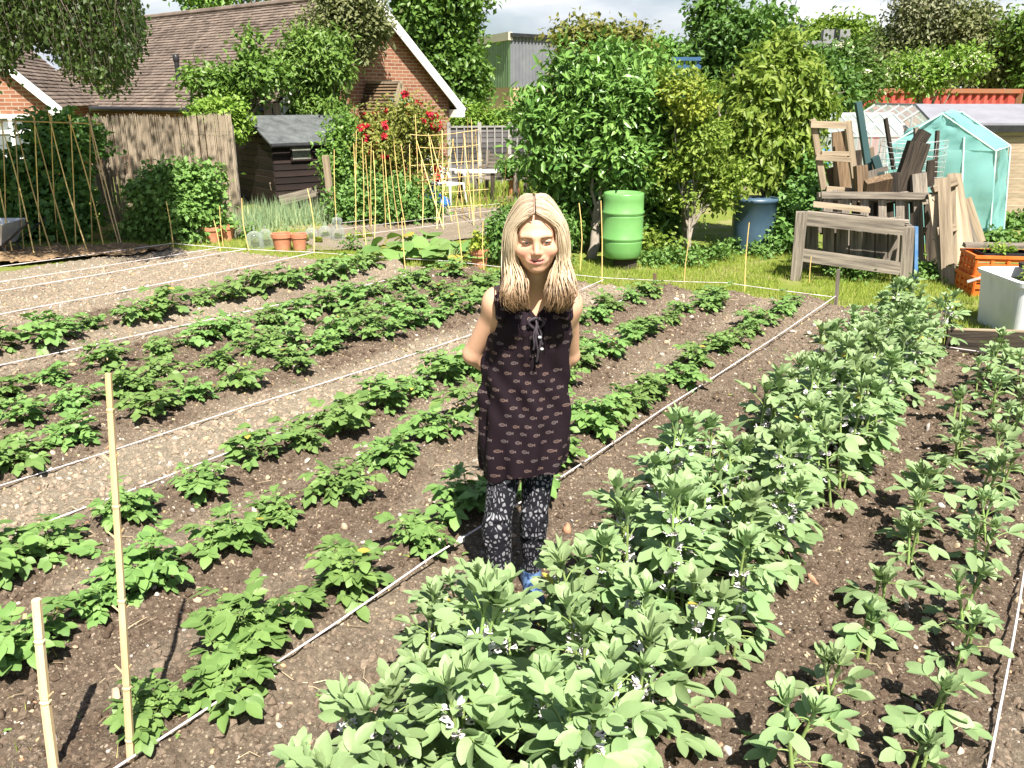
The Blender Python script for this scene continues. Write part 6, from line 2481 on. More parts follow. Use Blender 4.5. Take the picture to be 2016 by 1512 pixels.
# ------------------------------------------------------------------ railway gantry in the distance
Yq = 44
gn = thing('railway_gantry', 'distant railway gantry with two masts and a cross beam', 'gantry', AT(1600, 250, Yq) * np.array([1, 1, 0]))
mb = MB()
for x, y in ((1556, 44), (1579, 48)):
    q = AT(x, y, Yq)
    tube(mb, [q * np.array([1, 1, 0]), q], .10, 6)
    tube(mb, [q - UP * .5, q - UP * .2], .2, 6)
q = AT(1645, 55, Yq)
tube(mb, [q * np.array([1, 1, 0]), q], .06, 6)
mb.build('mast', M['blackplastic'], gn)
mb = MB()
beam(mb, AT(1560, 88, Yq), AT(1665, 88, Yq), .2, .35, UP)
for x in (1628, 1660):
    box(mb, AT(x, 76, Yq), (.5, .4, .8))
for i in range(10):
    beam(mb, AT(1560 + i * 10, 92, Yq - .2), AT(1570 + i * 10, 82 if i % 2 else 92, Yq - .2), .08, .08, UP)
beam(mb, AT(1642, 110, Yq), AT(1662, 90, Yq), .3, .3, UP)
mb.build('cross_beam', stdmat('gantry_steel', (.16, .165, .17), (.26, .26, .26), 1, .6, bump=0), gn)
# stacked blue racks beyond the bay tree
rk = thing('blue_rack', 'tall blue metal rack seen in the gap beside the sycamore', 'rack', AT(1345, 200, 19) * np.array([1, 1, 0]))
mb = MB()
for x in (1326, 1350, 1375):
    p = AT(x, 112, 19)
    beam(mb, p * np.array([1, 1, 0]), p, .06, .06, (0, 1, 0))
mb.build('post', stdmat('blue_steel', (.03, .08, .16), (.05, .12, .22), 3, .5, bump=0), rk)
for y in (116, 132, 148, 164, 178):
    mb = MB()
    beam(mb, AT(1322, y, 18.95), AT(1380, y, 18.95), .05, .07, UP)
    mb.build('shelf', bpy.data.materials['blue_steel'], rk)
# ------------------------------------------------------------------ the woman
class Field:
    """a distance field on a rectilinear grid; bodies are blended in it and skinned as one surface"""

    def __init__(s, xs, ys, zs):
        s.x, s.y, s.z = [np.asarray(a, np.float32) for a in (xs, ys, zs)]
        s.d = np.full((len(xs), len(ys), len(zs)), 1.0, np.float32)

    def block(s, lo, hi):
        sl = []
        for a, l, h in zip((s.x, s.y, s.z), lo, hi):
            i, j = np.searchsorted(a, l), np.searchsorted(a, h)
            sl.append(slice(max(0, i - 1), min(len(a), j + 1)))
        X, Y, Z = np.meshgrid(s.x[sl[0]], s.y[sl[1]], s.z[sl[2]], indexing='ij')
        return tuple(sl), np.stack([X, Y, Z], -1)

    def put(s, fn, lo, hi, k=.02, mode='add'):
        m = k * 1.5 + .01
        sl, P = s.block(np.asarray(lo) - m, np.asarray(hi) + m)
        if P.size == 0:
            return
        b = fn(P).astype(np.float32)
        a = s.d[sl]
        if mode == 'add':
            h = np.maximum(k - np.abs(a - b), 0) / k
            s.d[sl] = np.minimum(a, b) - h * h * k * .25
        else:
            h = np.maximum(k - np.abs(a + b), 0) / k
            s.d[sl] = np.maximum(a, -b) + h * h * k * .25

    def cone(s, a, b, ra, rb, k=.02, mode='add'):
        a, b = np.asarray(a, float), np.asarray(b, float)
        ab = b - a
        L = ab @ ab + 1e-9

        def fn(P):
            q = P - a
            h = np.clip(q @ ab / L, 0, 1)
            return np.linalg.norm(q - h[..., None] * ab, axis=-1) - (ra + (rb - ra) * h)
        r = max(ra, rb)
        s.put(fn, np.minimum(a, b) - r, np.maximum(a, b) + r, k, mode)

    def ell(s, c, r, k=.02, mode='add', R=None):
        c, r = np.asarray(c, float), np.asarray(r, float)

        def fn(P):
            q = P - c
            if R is not None:
                q = q @ R
            k0 = np.linalg.norm(q / r, axis=-1)
            k1 = np.linalg.norm(q / (r * r), axis=-1) + 1e-9
            return np.where(k0 < 1e-3, -r.min(), k0 * (k0 - 1) / k1)
        m = r.max()
        s.put(fn, c - m, c + m, k, mode)

    def mesh(s):
        d = s.d
        sg = d < 0
        c = [sg[i:d.shape[0] - 1 + i, j:d.shape[1] - 1 + j, k:d.shape[2] - 1 + k] for i in (0, 1) for j in (0, 1) for k in (0, 1)]
        al, an = c[0].copy(), c[0].copy()
        for q in c[1:]:
            al &= q
            an |= q
        act = an & ~al
        I, J, K = np.nonzero(act)
        idx = np.full(act.shape, -1, np.int64)
        idx[I, J, K] = np.arange(len(I))
        acc = np.zeros((len(I), 3))
        cnt = np.zeros(len(I))
        cor = [(i, j, k) for i in (0, 1) for j in (0, 1) for k in (0, 1)]
        for a in range(8):
            for b in range(a + 1, 8):
                if sum(abs(cor[a][t] - cor[b][t]) for t in range(3)) != 1:
                    continue
                A = [(I, J, K)[t] + cor[a][t] for t in range(3)]
                B = [(I, J, K)[t] + cor[b][t] for t in range(3)]
                da, db = d[A[0], A[1], A[2]], d[B[0], B[1], B[2]]
                m = (da < 0) != (db < 0)
                t = np.where(m, da / np.where(m, da - db, 1), 0)
                pa = np.stack([s.x[A[0]], s.y[A[1]], s.z[A[2]]], 1)
                pb = np.stack([s.x[B[0]], s.y[B[1]], s.z[B[2]]], 1)
                acc += (pa + (pb - pa) * t[:, None]) * m[:, None]
                cnt += m
        V = acc / cnt[:, None]
        F = []
        for ax in range(3):
            n = d.shape
            o = [1, 1, 1]
            o[ax] = 0
            sl0 = tuple(slice(o[t], n[t] - 1) for t in range(3))
            sh = [slice(o[t], n[t] - 1) for t in range(3)]
            sh[ax] = slice(1, n[ax])
            a, b = sg[sl0], sg[tuple(sh)]
            ii, jj, kk = np.nonzero(a != b)
            up = a[ii, jj, kk]
            base = np.stack([ii, jj, kk], 1) + np.array(o)
            u, v = [(1, 2), (2, 0), (0, 1)][ax]
            eu, ev = np.eye(3, dtype=int)[u], np.eye(3, dtype=int)[v]
            q = [base - eu - ev, base - ev, base, base - eu]
            q = np.stack([idx[t[:, 0], t[:, 1], t[:, 2]] for t in q], 1)
            q[~up] = q[~up][:, ::-1]
            F.append(q)
        F = np.concatenate(F)
        F = F[(F >= 0).all(1)]
        return V, F


def axis(lo, hi, fine, f=.003, c=.006):
    out = [lo]
    while out[-1] < hi:
        x = out[-1]
        out.append(x + (f if any(a <= x <= b for a, b in fine) else c))
    return np.array(out)


org = G(1015, 1165)
woman = thing('person', 'smiling woman with long blonde hair, dark fish-print tunic and patterned leggings among the crops', 'person', (org[0], org[1], 0))
hc = AT(1055, 463, 2.91)
pit = rad(8)
RH = np.array(Matrix.Rotation(pit, 3, 'X')) @ np.array(Matrix.Rotation(rad(-2), 3, 'Y'))
HS = 1.04
H = lambda x, y, z: hc + RH @ (np.array([x, y, z]) * HS)
sh_l, sh_r = AT(979, 596, 3.02), AT(1117, 598, 3.04)
el_l, el_r = AT(931, 698, 3.10), AT(1122, 700, 3.17)
wr_l, wr_r = AT(1000, 738, 3.17), AT(1075, 742, 3.20)
nb_ = AT(1051, 575, 3.02)
chest, waist, hips = AT(1048, 650, 3.03), AT(1038, 740, 3.03), AT(1032, 850, 3.04)
hp_l, hp_r = AT(999, 890, 3.03), AT(1062, 890, 3.06)
kn_l, kn_r = AT(977, 1040, 2.95), AT(1051, 1022, 3.03)
an_l = AT(989, 1172, 2.92)
an_r = AT(1046, 1128, 3.05)
an_l[2], an_r[2] = .085, .09
FB = Field(axis(-.36, .46, [(hc[0] - .09, hc[0] + .09)]), axis(2.72, 3.36, [(hc[1] - .14, hc[1] + .02)]), axis(-.02, 1.72, [(hc[2] - .15, hc[2] + .14)]))
S_ = HS
he_ = lambda c, r, **k: FB.ell(H(*c), np.array(r) * S_, R=RH, **k)
hcn = lambda a, b, ra, rb, **k: FB.cone(H(*a), H(*b), ra * S_, rb * S_, **k)
he_((0, .018, .035), (.072, .090, .082), k=.01)
he_((0, -.026, -.022), (.062, .064, .085), k=.03)
he_((0, -.030, -.066), (.050, .047, .040), k=.03)
he_((0, -.072, -.090), (.020, .016, .015), k=.03)
for s in (-1, 1):
    he_((s * .040, -.058, -.034), (.027, .022, .023), k=.02)
    hcn((s * .012, -.084, .020), (s * .044, -.068, .018), .009, .007, k=.018)
    he_((s * .0325, -.090, .001), (.018, .014, .011), k=.012, mode='cut')
    he_((s * .0325, -.0730, .001), (.0165, .0125, .0105), k=.006)
    he_((s * .074, .014, -.008), (.010, .020, .030), k=.012)
hcn((0, -.084, .010), (0, -.103, -.028), .0070, .0102, k=.014)
for s in (-1, 1):
    he_((s * .0108, -.093, -.0335), (.0070, .0085, .0065), k=.008)
    he_((s * .0065, -.104, -.0425), (.0036, .005, .003), k=.003, mode='cut')
he_((0, -.080, -.060), (.034, .013, .017), k=.015)
SM = [(0, -.0935, -.0600), (.010, -.0925, -.0597), (.020, -.0875, -.0575), (.0275, -.0805, -.0525), (.0325, -.0745, -.0470)]
for s in (-1, 1):
    m3 = lambda i, dz, dy=0: (s * SM[i][0], SM[i][1] + dy, SM[i][2] + dz)
    for i in range(3):                      # lips rise towards the corners
        hcn(m3(i, .0045, .0035), m3(i + 1, .0038 - .001 * i, .0035), .0052 - .0008 * i, .0044 - .0010 * i, k=.005)
        hcn(m3(i, -.0060, .0030), m3(i + 1, -.0050 + .001 * i, .0035), .0064 - .0009 * i, .0055 - .0012 * i, k=.006)
    for i in range(4):
        hcn(m3(i, 0, -.0012), m3(i + 1, 0, -.0008), .0017 - .0002 * i, .0015 - .0002 * i, k=.004, mode='cut')
    # cheek lifted by the smile
    he_((s * .043, -.064, -.029), (.018, .014, .013), k=.02)
    hcn((s * .0325 - .012, -.0875, -.001), (s * .0325 + .012, -.0860, -.001), .0019, .0019, k=.003, mode='cut')
hcn((0, .015, -.06), (0, .03, -.12), .054, .053, k=.03)
FB.cone(H(0, .02, -.10), nb_, .052, .056, k=.03)
for s_, e_, w_ in ((sh_l, el_l, wr_l), (sh_r, el_r, wr_r)):
    FB.cone(nb_ + np.array([0, .02, .025]), s_ + np.array([0, .005, .012]), .040, .038, k=.05)
    FB.ell(s_ - UP * .008, (.044, .046, .054), k=.05)
    FB.cone(s_ + UP * -.012, e_, .0435, .037, k=.04)
    FB.cone(e_, e_ + (w_ - e_) * .35, .036, .036, k=.02)
    FB.cone(e_ + (w_ - e_) * .3, w_, .037, .025, k=.02)
    # hand folded behind the back: palm, four fingers, thumb
    d = nrm(w_ - e_)
    dn = nrm(np.array([d[0], .1, -.35]))
    sd = np.array([0, -.25, 1.0])
    sd = nrm(sd - dn * (sd @ dn))
    pm = w_ + dn * .055
    FB.ell(pm, (.042, .018, .038), k=.02)
    for q, (o_, l_) in enumerate(((-.030, .050), (-.010, .066), (.010, .072), (.029, .064))):
        a = pm + dn * .034 + sd * o_
        b = a + nrm(dn + np.array([0, .15, -.1])) * l_ * .55
        FB.cone(a, b, .0092, .0085, k=.008)
        FB.cone(b, b + nrm(dn * .6 + np.array([0, -.5, -.2])) * l_ * .5, .0085, .0075, k=.004)
    FB.cone(pm + sd * .028 - dn * .02, pm + sd * .058 + dn * .02, .011, .009, k=.01)
# trunk
FB.ell(chest + np.array([0, .01, .03]), (.135, .085, .15), k=.05)
FB.ell(nb_ + np.array([0, .02, -.055]), (.125, .070, .065), k=.05)
FB.cone(chest, hips, .085, .085, k=.06)
FB.ell(hips, (.135, .095, .12), k=.05)
for h_, k_, a_ in ((hp_l, kn_l, an_l), (hp_r, kn_r, an_r)):
    FB.cone(h_, k_, .066, .048, k=.04)
    FB.ell(k_ + (a_ - k_) * .28 + np.array([0, .012, 0]), (.044, .048, .085), k=.04)
    FB.cone(k_, a_, .045, .033, k=.03)
    FB.cone(a_ - UP * .03, a_ + np.array([-.01, -.13, -.055]), .032, .028, k=.03)
V, F = FB.mesh()


def hloc(V):
    return ((V - hc) @ RH) / HS


L_ = hloc(V)
lip = np.exp(-((L_[:, 0] / .031) ** 6 + ((L_[:, 2] + .0610 - np.interp(np.abs(L_[:, 0]), [0, .01, .02, .0275, .0325], [0, .0003, .0025, .0075, .013])) / np.interp(np.abs(L_[:, 0]), [0, .015, .03], [.0115, .010, .005])) ** 4)) * (L_[:, 1] < -.075)
blush = np.exp(-(((np.abs(L_[:, 0]) - .040) / .020) ** 2 + ((L_[:, 2] + .030) / .020) ** 2)) * (L_[:, 1] < -.03) + .6 * np.exp(-((L_[:, 0] / .013) ** 2 + ((L_[:, 2] + .028) / .016) ** 2)) * (L_[:, 1] < -.09)
mb = MB()
mb.add(V, F, 0, .5, np.stack([lip, np.clip(blush, 0, 1), 0 * lip], 1))
k = NT('skin')
pv = k.n('ShaderNodeSeparateXYZ', Vector=k.attr('puv').outputs['Vector'])
base = k.mix(k.noise(k.coords('Object'), 9, 4), (.60, .33, .205), (.70, .42, .285))
base = k.mix(k.math('MULTIPLY', pv.outputs[1], .42), base, (.72, .20, .16))
base = k.mix(k.math('MULTIPLY', pv.outputs[0], .8), base, (.48, .13, .12))
b_ = k.pbr(base, .48, k.bump(k.noise(k.coords('Object'), 260, 2), .12, .002), spec=.4)
body = mb.build('body', b_, woman, smooth=True)

# leggings and shoes share the leg shapes, a few millimetres out
FL_ = Field(axis(-.2, .26, []), axis(2.85, 3.36, []), axis(-.02, 1.0, []))
FL_.ell(hips, (.140, .100, .12), k=.05)
for h_, k_, a_ in ((hp_l, kn_l, an_l), (hp_r, kn_r, an_r)):
    FL_.cone(h_, k_, .0705, .052, k=.02)
    FL_.ell(k_ + (a_ - k_) * .28 + np.array([0, .012, 0]), (.049, .053, .09), k=.04)
    FL_.ell(k_ + np.array([0, -.016, 0]), (.045, .04, .055), k=.02)
    FL_.cone(k_, a_ + UP * .01, .049, .037, k=.03)
    for q in range(6):
        FL_.cone(k_ + np.array([-.035, -.040, -.05 + q * .021]), k_ + np.array([.035, -.040, -.055 + q * .021 + .012 * (q % 2)]), .0145, .0135, k=.008)
V, F = FL_.mesh()
V, F = V, F
ang = np.arctan2(V[:, 1] - np.where(V[:, 0] < (kn_l[0] + kn_r[0]) / 2, kn_l[1], kn_r[1]), V[:, 0] - np.where(V[:, 0] < (kn_l[0] + kn_r[0]) / 2, kn_l[0], kn_r[0]))
mb = MB()
mb.add(V, F, 0, .5, np.stack([ang * .055 + (V[:, 0] > (kn_l[0] + kn_r[0]) / 2) * 3.0, V[:, 2] + .01, 0 * ang], 1))
k = NT('pebble_print')
c = k.coords('puv', (1.15, .82, 1))
vo = k.n('ShaderNodeTexVoronoi', Vector=c, Scale=56.0, Randomness=.75)
ve = k.n('ShaderNodeTexVoronoi', Vector=c, Scale=56.0, Randomness=.75, _feature='DISTANCE_TO_EDGE')
m_ = k.ramp(ve.outputs['Distance'], [(.15, 0.), (.22, 1.)])
inner = k.ramp(k.noise(k.coords('puv'), 160, 3), [(.35, (.13, .13, .14)), (.6, (.30, .30, .32))])
col = k.mix(m_, (.010, .010, .014), inner)
mb.build('leggings', k.pbr(col, .8, None, spec=.2), woman, smooth=True)
M['shoe'] = stdmat('blue_patterned_shoe', (.012, .03, .09), (.13, .23, .40), 34, .6, bump=.2, lo=.42, hi=.56)
for a_, yaw in ((an_l, -.05), (an_r, .05)):
    FS = Field(axis(a_[0] - .09, a_[0] + .09, [], c=.005), axis(a_[1] - .24, a_[1] + .10, [], c=.005), axis(-.01, .16, [], c=.005))
    gz = .055
    fx_ = lambda x, y, z: np.array([a_[0] + x + yaw * -y, a_[1] + y, z])
    FS.cone(fx_(0, .03, gz + .012), fx_(0, -.12, gz + .0), .038, .037, k=.03)
    FS.cone(fx_(0, .02, gz + .03), fx_(0, .0, gz + .062), .038, .040, k=.03)
    FS.ell(fx_(0, -.135, gz + .0), (.040, .058, .030), k=.03)
    FS.ell(fx_(0, -.05, -.02 + gz - .035), (.2, .3, .025), k=.006, mode='cut')
    V, F = FS.mesh()
    mb = MB()
    mb.add(V, F)
    shoe = mb.build('shoe', M['shoe'], woman, smooth=True)
    mb = MB()
    t = np.linspace(0, 2 * PI, 26, endpoint=False)
    ring = np.stack([a_[0] + .040 * np.sin(t) * (1 + .12 * np.cos(t)) - yaw * (-.055 - .125 * np.cos(t)), a_[1] - .055 - .128 * np.cos(t), 0 * t], 1)
    for z0, z1 in ((gz - .035, gz - .010),):
        n = len(t)
        Vv = np.concatenate([ring + UP * z0, ring + UP * z1])
        mb.add(Vv, [[i, (i + 1) % n, (i + 1) % n + n, i + n] for i in range(n)])
        mb.add(Vv[n:], [list(range(n))])
    mb.build('sole', M['white'], shoe)

# tunic
LV = [(560, 985, 1115, .05, .05), (590, 972, 1126, .075, .075), (615, 966, 1131, .098, .085), (645, 964, 1131, .118, .090), (680, 958, 1126, .118, .092), (716, 952, 1121, .110, .092), (770, 948, 1122, .112, .100), (823, 946, 1122, .120, .108), (880, 944, 1117, .128, .115), (930, 949, 1107, .130, .120), (975, 950, 1102, .132, .122)]
tz, tcx, tw, tf, tb_ = [], [], [], [], []
for y, xl, xr, bf_, bb2 in LV:
    a, b = AT(xl, y, 3.03), AT(xr, y, 3.03)
    tz.append((a[2] + b[2]) / 2)
    tcx.append((a[0] + b[0]) / 2)
    tw.append((b[0] - a[0]) / 2)
    tf.append(bf_)
    tb_.append(bb2)
o_ = np.argsort(tz)
tz, tcx, tw, tf, tb_ = [np.array(q)[o_] for q in (tz, tcx, tw, tf, tb_)]
vneck = AT(1056, 628, 2.91)
hemz = lambda X: AT(1030, 944, 2.92)[2] + np.interp(X, [-.14, -.06, .02, .2], [-.018, -.030, .012, .012])
FT = Field(axis(-.24, .32, [], c=.0042), axis(2.82, 3.22, [], c=.0042), axis(hemz(0.) - .06, 1.52, [], c=.0042))


def tunic(P):
    X, Y, Z = P[..., 0], P[..., 1], P[..., 2]
    cx, a = np.interp(Z, tz, tcx), np.interp(Z, tz, tw)
    yc = 3.035
    b = np.where(Y < yc, np.interp(Z, tz, tf), np.interp(Z, tz, tb_))
    th = np.arctan2((Y - yc) / b, (X - cx) / a)
    dn = np.clip((1.22 - Z) / .6, 0, 1)
    fold = (.0075 * np.sin(th * 7 + 1.8 * np.sin(Z * 5)) + .0035 * np.sin(th * 12 + Z * 6 + 1)) * (.15 + dn * 1.1)
    # slanting pull folds across the stomach
    fold = fold + .0045 * np.sin((X - cx) * 60 + Z * 42) * np.exp(-((Z - .95) / .16) ** 2)
    # gathers under the tie
    fold = fold + .005 * np.sin((X - vneck[0]) * 260) * np.exp(-((X - vneck[0]) / .05) ** 2) * np.clip((Z - (vneck[2] - .22)) / .15, 0, 1)
    # bust
    for s in (-1, 1):
        fold = fold + .022 * np.exp(-(((X - cx - s * .055) / .045) ** 2 + ((Z - 1.195) / .05) ** 2)) * (Y < yc)
    q = np.sqrt(((X - cx) / a) ** 2 + ((Y - yc) / b) ** 2)
    d = (q - 1) * np.minimum(a, b) * 1.0 - fold
    d = np.maximum(d, hemz(X) - Z)
    d = np.maximum(d, Z - 1.46)
    # V neck in front, scoop behind
    vw = np.interp(Z, [vneck[2], vneck[2] + .05, vneck[2] + .20], [0, .040, .078])
    vd = np.where(Y < 3.06, np.abs(X - vneck[0]) - vw, np.abs(X - vneck[0]) - .072)
    d = np.maximum(d, np.where(Z > vneck[2], -vd, -1))
    return d


FT.put(tunic, (-.3, 2.8, .4), (.4, 3.3, 1.6), k=.004)
for s_, e_, sg in ((sh_l, el_l, -1), (sh_r, el_r, 1)):
    # arm holes
    FT.cone(s_ + np.array([sg * .028, -.01, .04]), s_ + np.array([sg * .028, 0, -.065]), .058, .052, k=.006, mode='cut')
    # strap wrapping the shoulder
    FT.cone(AT(988 if sg < 0 else 1116, 622, 2.945), AT(986 if sg < 0 else 1115, 590, 2.950), .024, .021, k=.02)
    FT.cone(AT(986 if sg < 0 else 1115, 590, 2.950), s_ + np.array([-sg * .030, .010, .052]), .021, .018, k=.02)
    FT.cone(s_ + np.array([-sg * .048, .015, .048]), s_ + np.array([-sg * .045, .09, -.02]), .014, .018, k=.02)
V, F = FT.mesh()
cx = np.interp(V[:, 2], tz, tcx)
th = np.arctan2(-(V[:, 1] - 3.035), V[:, 0] - cx)
mb = MB()
mb.add(V, F, 0, .5, np.stack([-th * .145, V[:, 2], 0 * th], 1))
k = NT('fish_print_cloth')
sx = k.n('ShaderNodeSeparateXYZ', Vector=k.attr('puv').outputs['Vector'])
row = k.math('FLOOR', k.math('DIVIDE', sx.outputs[1], .0345))
rh = k.math('FRACT', k.math('MULTIPLY', row, .618))
uu = k.math('ADD', k.math('DIVIDE', sx.outputs[0], .058), k.math('MULTIPLY', rh, 1.0))
cell = k.math('FLOOR', uu)
cmb = k.n('ShaderNodeCombineXYZ', X=cell, Y=row)
wn_ = k.n('ShaderNodeTexWhiteNoise', Vector=cmb.outputs[0], _noise_dimensions='3D')
rs = k.n('ShaderNodeSeparateColor', Color=wn_.outputs['Color'])
qx = k.math('SUBTRACT', k.math('FRACT', uu), k.math('ADD', .44, k.math('MULTIPLY', rs.outputs[0], .12)))
qy = k.math('SUBTRACT', k.math('FRACT', k.math('DIVIDE', sx.outputs[1], .0345)), k.math('ADD', .36, k.math('MULTIPLY', rs.outputs[1], .28)))
px_, py_ = k.math('MULTIPLY', qx, .058), k.math('MULTIPLY', qy, .0345)
bx2 = k.math('POWER', k.math('DIVIDE', k.math('ADD', px_, .003), .0115), 2.0)
by2 = k.math('POWER', k.math('DIVIDE', py_, .0068), 2.0)
el_ = k.math('ADD', bx2, by2)
body_m = k.math('LESS_THAN', el_, 1.0)
ringm = k.math('GREATER_THAN', el_, .45)
st_ = k.math('GREATER_THAN', k.math('SINE', k.math('MULTIPLY', px_, 2100.0)), -.1)
bodyc = k.math('MULTIPLY', body_m, k.math('MAXIMUM', ringm, st_))
tx_ = k.math('SUBTRACT', px_, .0065)
tail = k.math('MULTIPLY', k.math('MULTIPLY', k.math('GREATER_THAN', tx_, 0.0), k.math('LESS_THAN', tx_, .0085)), k.math('LESS_THAN', k.math('ABSOLUTE', py_), k.math('ADD', k.math('MULTIPLY', tx_, .62), .0008)))
fish = k.math('MAXIMUM', bodyc, tail)
fish = k.math('MULTIPLY', fish, k.math('GREATER_THAN', rs.outputs[2], .15))
fray = k.math('GREATER_THAN', k.noise(k.coords('puv'), 420, 2), .42)
cloth = k.mix(k.noise(k.coords('Object'), 8, 3), (.0105, .0055, .0085), (.017, .010, .014))
fc_ = k.mix(rs.outputs[1], (.17, .11, .09), (.13, .105, .105))
col = k.mix(k.math('MULTIPLY', k.math('MULTIPLY', fish, fray), .85), cloth, fc_)
M['tunic'] = k.pbr(col, .75, k.bump(k.noise(k.coords('Object'), 380, 2), .25, .002), spec=.12)
tun = mb.build('tunic', M['tunic'], woman, smooth=True)
# neck tie with two beads
mb = MB()
vf = AT(1056, 628, 2.90)
yf = lambda z: 3.035 - float(np.interp(z, tz, tf)) - .022
for i, (dx, l) in enumerate(((-.012, .11), (.004, .155), (.016, .12), (.024, .09))):
    z1 = vf[2] - l
    pts = [np.array([vf[0] + dx * t + .004 * math.sin(t * 9 + i), yf(vf[2] - l * t) - .010 + (.018 if t == 0 else 0), vf[2] - l * t]) for t in np.linspace(0, 1, 8)]
    tube(mb, pts, .0042, 6)
for s in (-1, 1):
    t = np.linspace(0, 1, 9)
    pts = np.stack([vf[0] + s * (.028 * np.sin(t * PI)), yf(vf[2]) - .006 - .012 * np.sin(t * PI), vf[2] - .045 * t + .01 * np.sin(t * PI)], 1)
    tube(mb, pts, .006, 6)
tie = mb.build('neck_tie', M['petaldark'], tun, smooth=True)
for z, dx in ((.062, .012), (.105, .020)):
    mb = MB()
    V, F = ICO2
    mb.add(V * np.array([.007, .007, .0055]) + np.array([vf[0] + dx, yf(vf[2] - z) - .018, vf[2] - z]), F)
    mb.build('bead', M['alu'], tie, smooth=True)

def catmull(P, n):
    P = np.asarray(P)
    P = np.concatenate([[2 * P[0] - P[1]], P, [2 * P[-1] - P[-2]]])
    out = []
    m = len(P) - 3
    for s in np.linspace(0, m - 1e-6, n):
        i = int(s)
        t = s - i
        p0, p1, p2, p3 = P[i:i + 4]
        out.append(.5 * (2 * p1 + (p2 - p0) * t + (2 * p0 - 5 * p1 + 4 * p2 - p3) * t * t + (3 * p1 - p0 - 3 * p2 + p3) * t ** 3))
    return np.array(out)


# the line between the lips
mb = MB()
ml = lambda q, s: H(s * q[0], q[1] - .0012 - .0062 * (abs(q[0]) / .0325) ** 2, q[2] + .0004)
pts = [ml(q, -1) for q in SM[:0:-1]] + [ml(q, 1) for q in SM]
tube(mb, catmull(pts, 24), np.interp(np.linspace(-1, 1, 24), [-1, -.6, 0, .6, 1], [.0008, .0014, .0016, .0014, .0008]), 5)
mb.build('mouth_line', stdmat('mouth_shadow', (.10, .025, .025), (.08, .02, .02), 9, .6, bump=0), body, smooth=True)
# eyes, brows
for s in (-1, 1):
    mb = MB()
    V, F = sub(*ICO2)
    r_ = np.array([.0118, .0105, .0085]) * HS
    Lc = np.array([s * .0325, -.0748, .0002])
    front = V[:, 1]
    mat_f = (np.hypot(V[F].mean(1)[:, 0], V[F].mean(1)[:, 2] - .10) < .52) & (V[F].mean(1)[:, 1] < 0)
    W = (V * r_) @ RH.T + H(*Lc)
    mb.add(W, F[~mat_f], 0)
    mb.add(W, F[mat_f], 1)
    mb.build('eye', [stdmat('eye_white', (.55, .50, .48), (.62, .58, .55), 9, .2, bump=0), stdmat('blue_iris', (.03, .05, .07), (.07, .10, .13), 60, .15, bump=0)], body, smooth=True)
    mb = MB()
    t = np.linspace(0, 1, 8)
    pts = np.array([H(s * (.014 + .037 * q), -.0925 + .019 * q ** 2, .0185 + .0040 * math.sin(q * 2.6) - .006 * q) for q in t])
    tube(mb, pts, np.array([.0022, .0030, .0033, .0031, .0027, .0022, .0017, .001]) * HS, 5)
    mb.build('eyebrow', stdmat('brow_hair', (.26, .15, .09), (.20, .12, .07), 40, .7, bump=0), body, smooth=True)
    mb = MB()
    pts = np.array([H(s * .0325 + (q - .5) * .030, -.0862 - .0025 * math.sin(q * PI) + .008 * max(0, (q - .5) * s), .0008 + .0028 * math.sin(q * PI)) for q in t])
    tube(mb, pts, .0015, 4)
    mb.build('lashes', stdmat('lash', (.05, .03, .025), (.04, .03, .02), 40, .7, bump=0), body, smooth=True)

# hair: strands fall from a centre parting over both shoulders
rh_ = np.random.default_rng(404)


def lock_guide(s, f, inner, r):
    """f 0 at the forehead .. 1 at the nape; inner 0 outer layer .. 1 under layer; head-local points, hanging part in world"""
    yr = -.070 + .150 * f
    zr = .035 + .092 * math.sqrt(max(.02, 1 - ((yr - .016) / .108) ** 2))
    g = 1.0 - .10 * inner
    root = H(s * .004 - .003, yr, zr + .002)
    a1 = H(s * (.036 + .010 * f) * g, yr * .98 + .002, zr - .017 + .009 * f + .003 * (1 - inner))
    yb = -.066 + .15 * f
    a2 = H(s * (.0735 + .014 * math.sin(f * PI)) * g, yb + .012 * (1 - f), .042 + .006 * f)
    a3 = H(s * (.0835 + .012 * math.sin(f * PI)) * g, yb * .95 + .006, -.010)
    a4 = H(s * (.086 + .010 * math.sin(f * PI)) * g, yb * .8 + .006, -.065)
    # below the jaw the hair hangs plumb and spreads over the shoulder
    sp = r.uniform(0, 1)
    bx = hc[0] + s * ((.078 if s > 0 else .068) + .044 * sp * (1 if s > 0 else .6) - .028 * (1 - f) * (1 - sp))
    by_ = hc[1] + np.interp(f, [0, .45, .75, 1], [-.055, -.035, .10, .16]) + r.normal(0, .01)
    zz_ = hc[2] - .155
    a5 = np.array([bx, by_, zz_])
    l = r.uniform(.045, .10) + (.008 if s > 0 else 0)
    a6 = np.array([bx + s * (.012 - .02 * (1 - sp)), by_ - .035 * (f < .6), zz_ - l * .6])
    a7 = np.array([bx - s * (.004 + .020 * r.random()), by_ - .030 * (f < .6) + .008, zz_ - l])
    return np.array([root, a1, a2, a3, a4, a5, a6, a7])


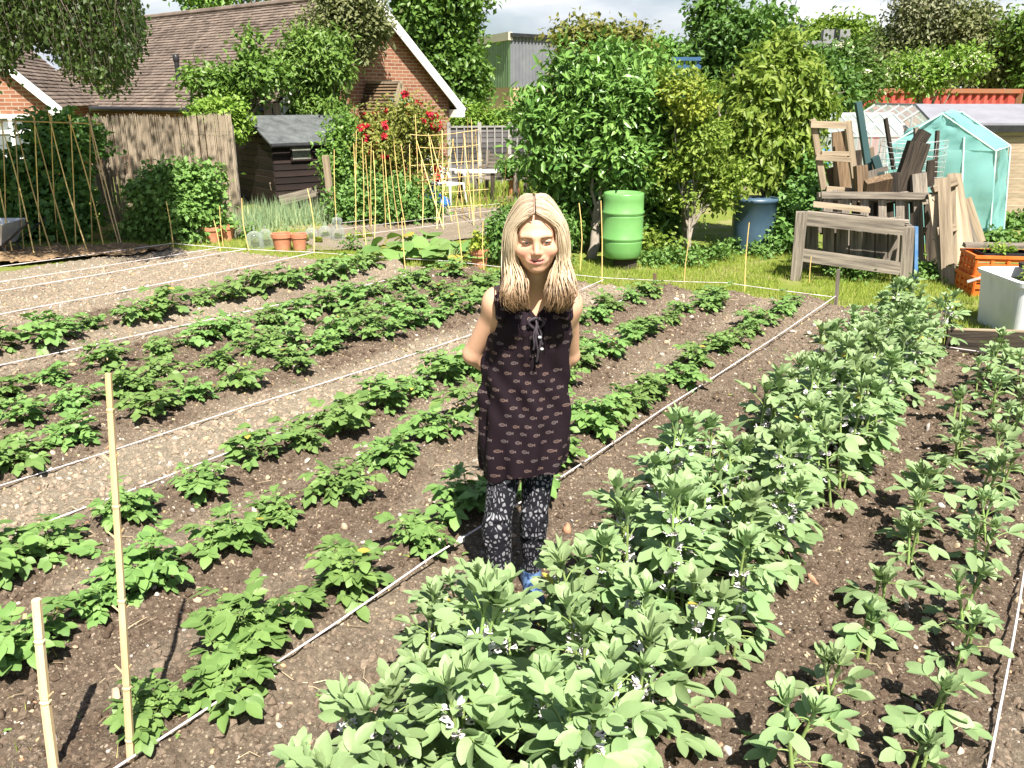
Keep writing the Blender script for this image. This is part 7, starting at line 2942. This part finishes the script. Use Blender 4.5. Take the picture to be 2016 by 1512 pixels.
mb = MB()
for s in (-1, 1):
    for i in range(78):
        f = (i + .5) / 78 * .98
        f = f ** 1.05
        g0 = lock_guide(s, f, rh_.random(), rh_)
        ct = rh_.normal(0, .14)
        ph = rh_.random() * 6
        for j in range(32):
            g = g0.copy()
            off = rh_.normal(size=3) * .0066
            g[1:] += off * np.array([.35, .6, 1, 1.1, 1.3, 1.3, .8])[:, None]
            g[0, 1] += rh_.normal(0, .004)
            pts = catmull(g, 40)
            sl_ = np.r_[0, np.cumsum(np.linalg.norm(np.diff(pts, axis=0), axis=1))]
            pts = np.stack([np.interp(np.linspace(0, sl_[-1], 20), sl_, pts[:, q]) for q in range(3)], 1)
            te = sl_[-1] * (1 - .22 * rh_.random() ** 1.6)
            pts = np.stack([np.interp(np.linspace(0, te, 20), np.linspace(0, sl_[-1], 20), pts[:, q]) for q in range(3)], 1)
            t = np.linspace(0, te / sl_[-1], 20)
            wv = np.sin(t * 12 + ph) * .006 * np.clip((t - .45) * 2.5, 0, 1)
            pts = pts + np.stack([wv, wv * .6, 0 * wv], 1)
            w = .0018 * (1 + .5 * np.clip((t - .4) * 2, 0, 1)) * np.clip((1.03 - np.linspace(0, 1, 20)) / .3, 0, 1)
            mb_n = mb.n
            tube(mb, pts, np.maximum(w, .0004), 4, tint=float(np.clip(.55 + ct * .7 + rh_.normal(0, .085), 0, 1)), cap=False)
            mb.U[-1] = np.stack([np.repeat(np.linspace(0, 1, 20), 4), np.repeat(t, 4) * 0 + rh_.random(), np.zeros(80)], 1)
# the under layer that closes the gaps at scalp and nape
FH = Field(axis(hc[0] - .14, hc[0] + .14, [], c=.005), axis(hc[1] - .13, hc[1] + .16, [], c=.005), axis(hc[2] - .22, hc[2] + .16, [], c=.005))
FH.ell(H(0, .018, .037), np.array((.077, .096, .088)) * HS, R=RH, k=.01)
FH.ell(H(0, .055, -.05), np.array((.082, .055, .11)) * HS, R=RH, k=.03)
FH.ell(H(0, -.09, -.02), np.array((.067, .085, .115)) * HS, R=RH, k=.01, mode='cut')
V, F = FH.mesh()
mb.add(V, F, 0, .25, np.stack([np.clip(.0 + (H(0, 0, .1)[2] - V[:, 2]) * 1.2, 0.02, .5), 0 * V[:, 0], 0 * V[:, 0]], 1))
k = NT('blonde_hair')
pv = k.n('ShaderNodeSeparateXYZ', Vector=k.attr('puv').outputs['Vector'])
t_ = k.attr('tint').outputs['Fac']
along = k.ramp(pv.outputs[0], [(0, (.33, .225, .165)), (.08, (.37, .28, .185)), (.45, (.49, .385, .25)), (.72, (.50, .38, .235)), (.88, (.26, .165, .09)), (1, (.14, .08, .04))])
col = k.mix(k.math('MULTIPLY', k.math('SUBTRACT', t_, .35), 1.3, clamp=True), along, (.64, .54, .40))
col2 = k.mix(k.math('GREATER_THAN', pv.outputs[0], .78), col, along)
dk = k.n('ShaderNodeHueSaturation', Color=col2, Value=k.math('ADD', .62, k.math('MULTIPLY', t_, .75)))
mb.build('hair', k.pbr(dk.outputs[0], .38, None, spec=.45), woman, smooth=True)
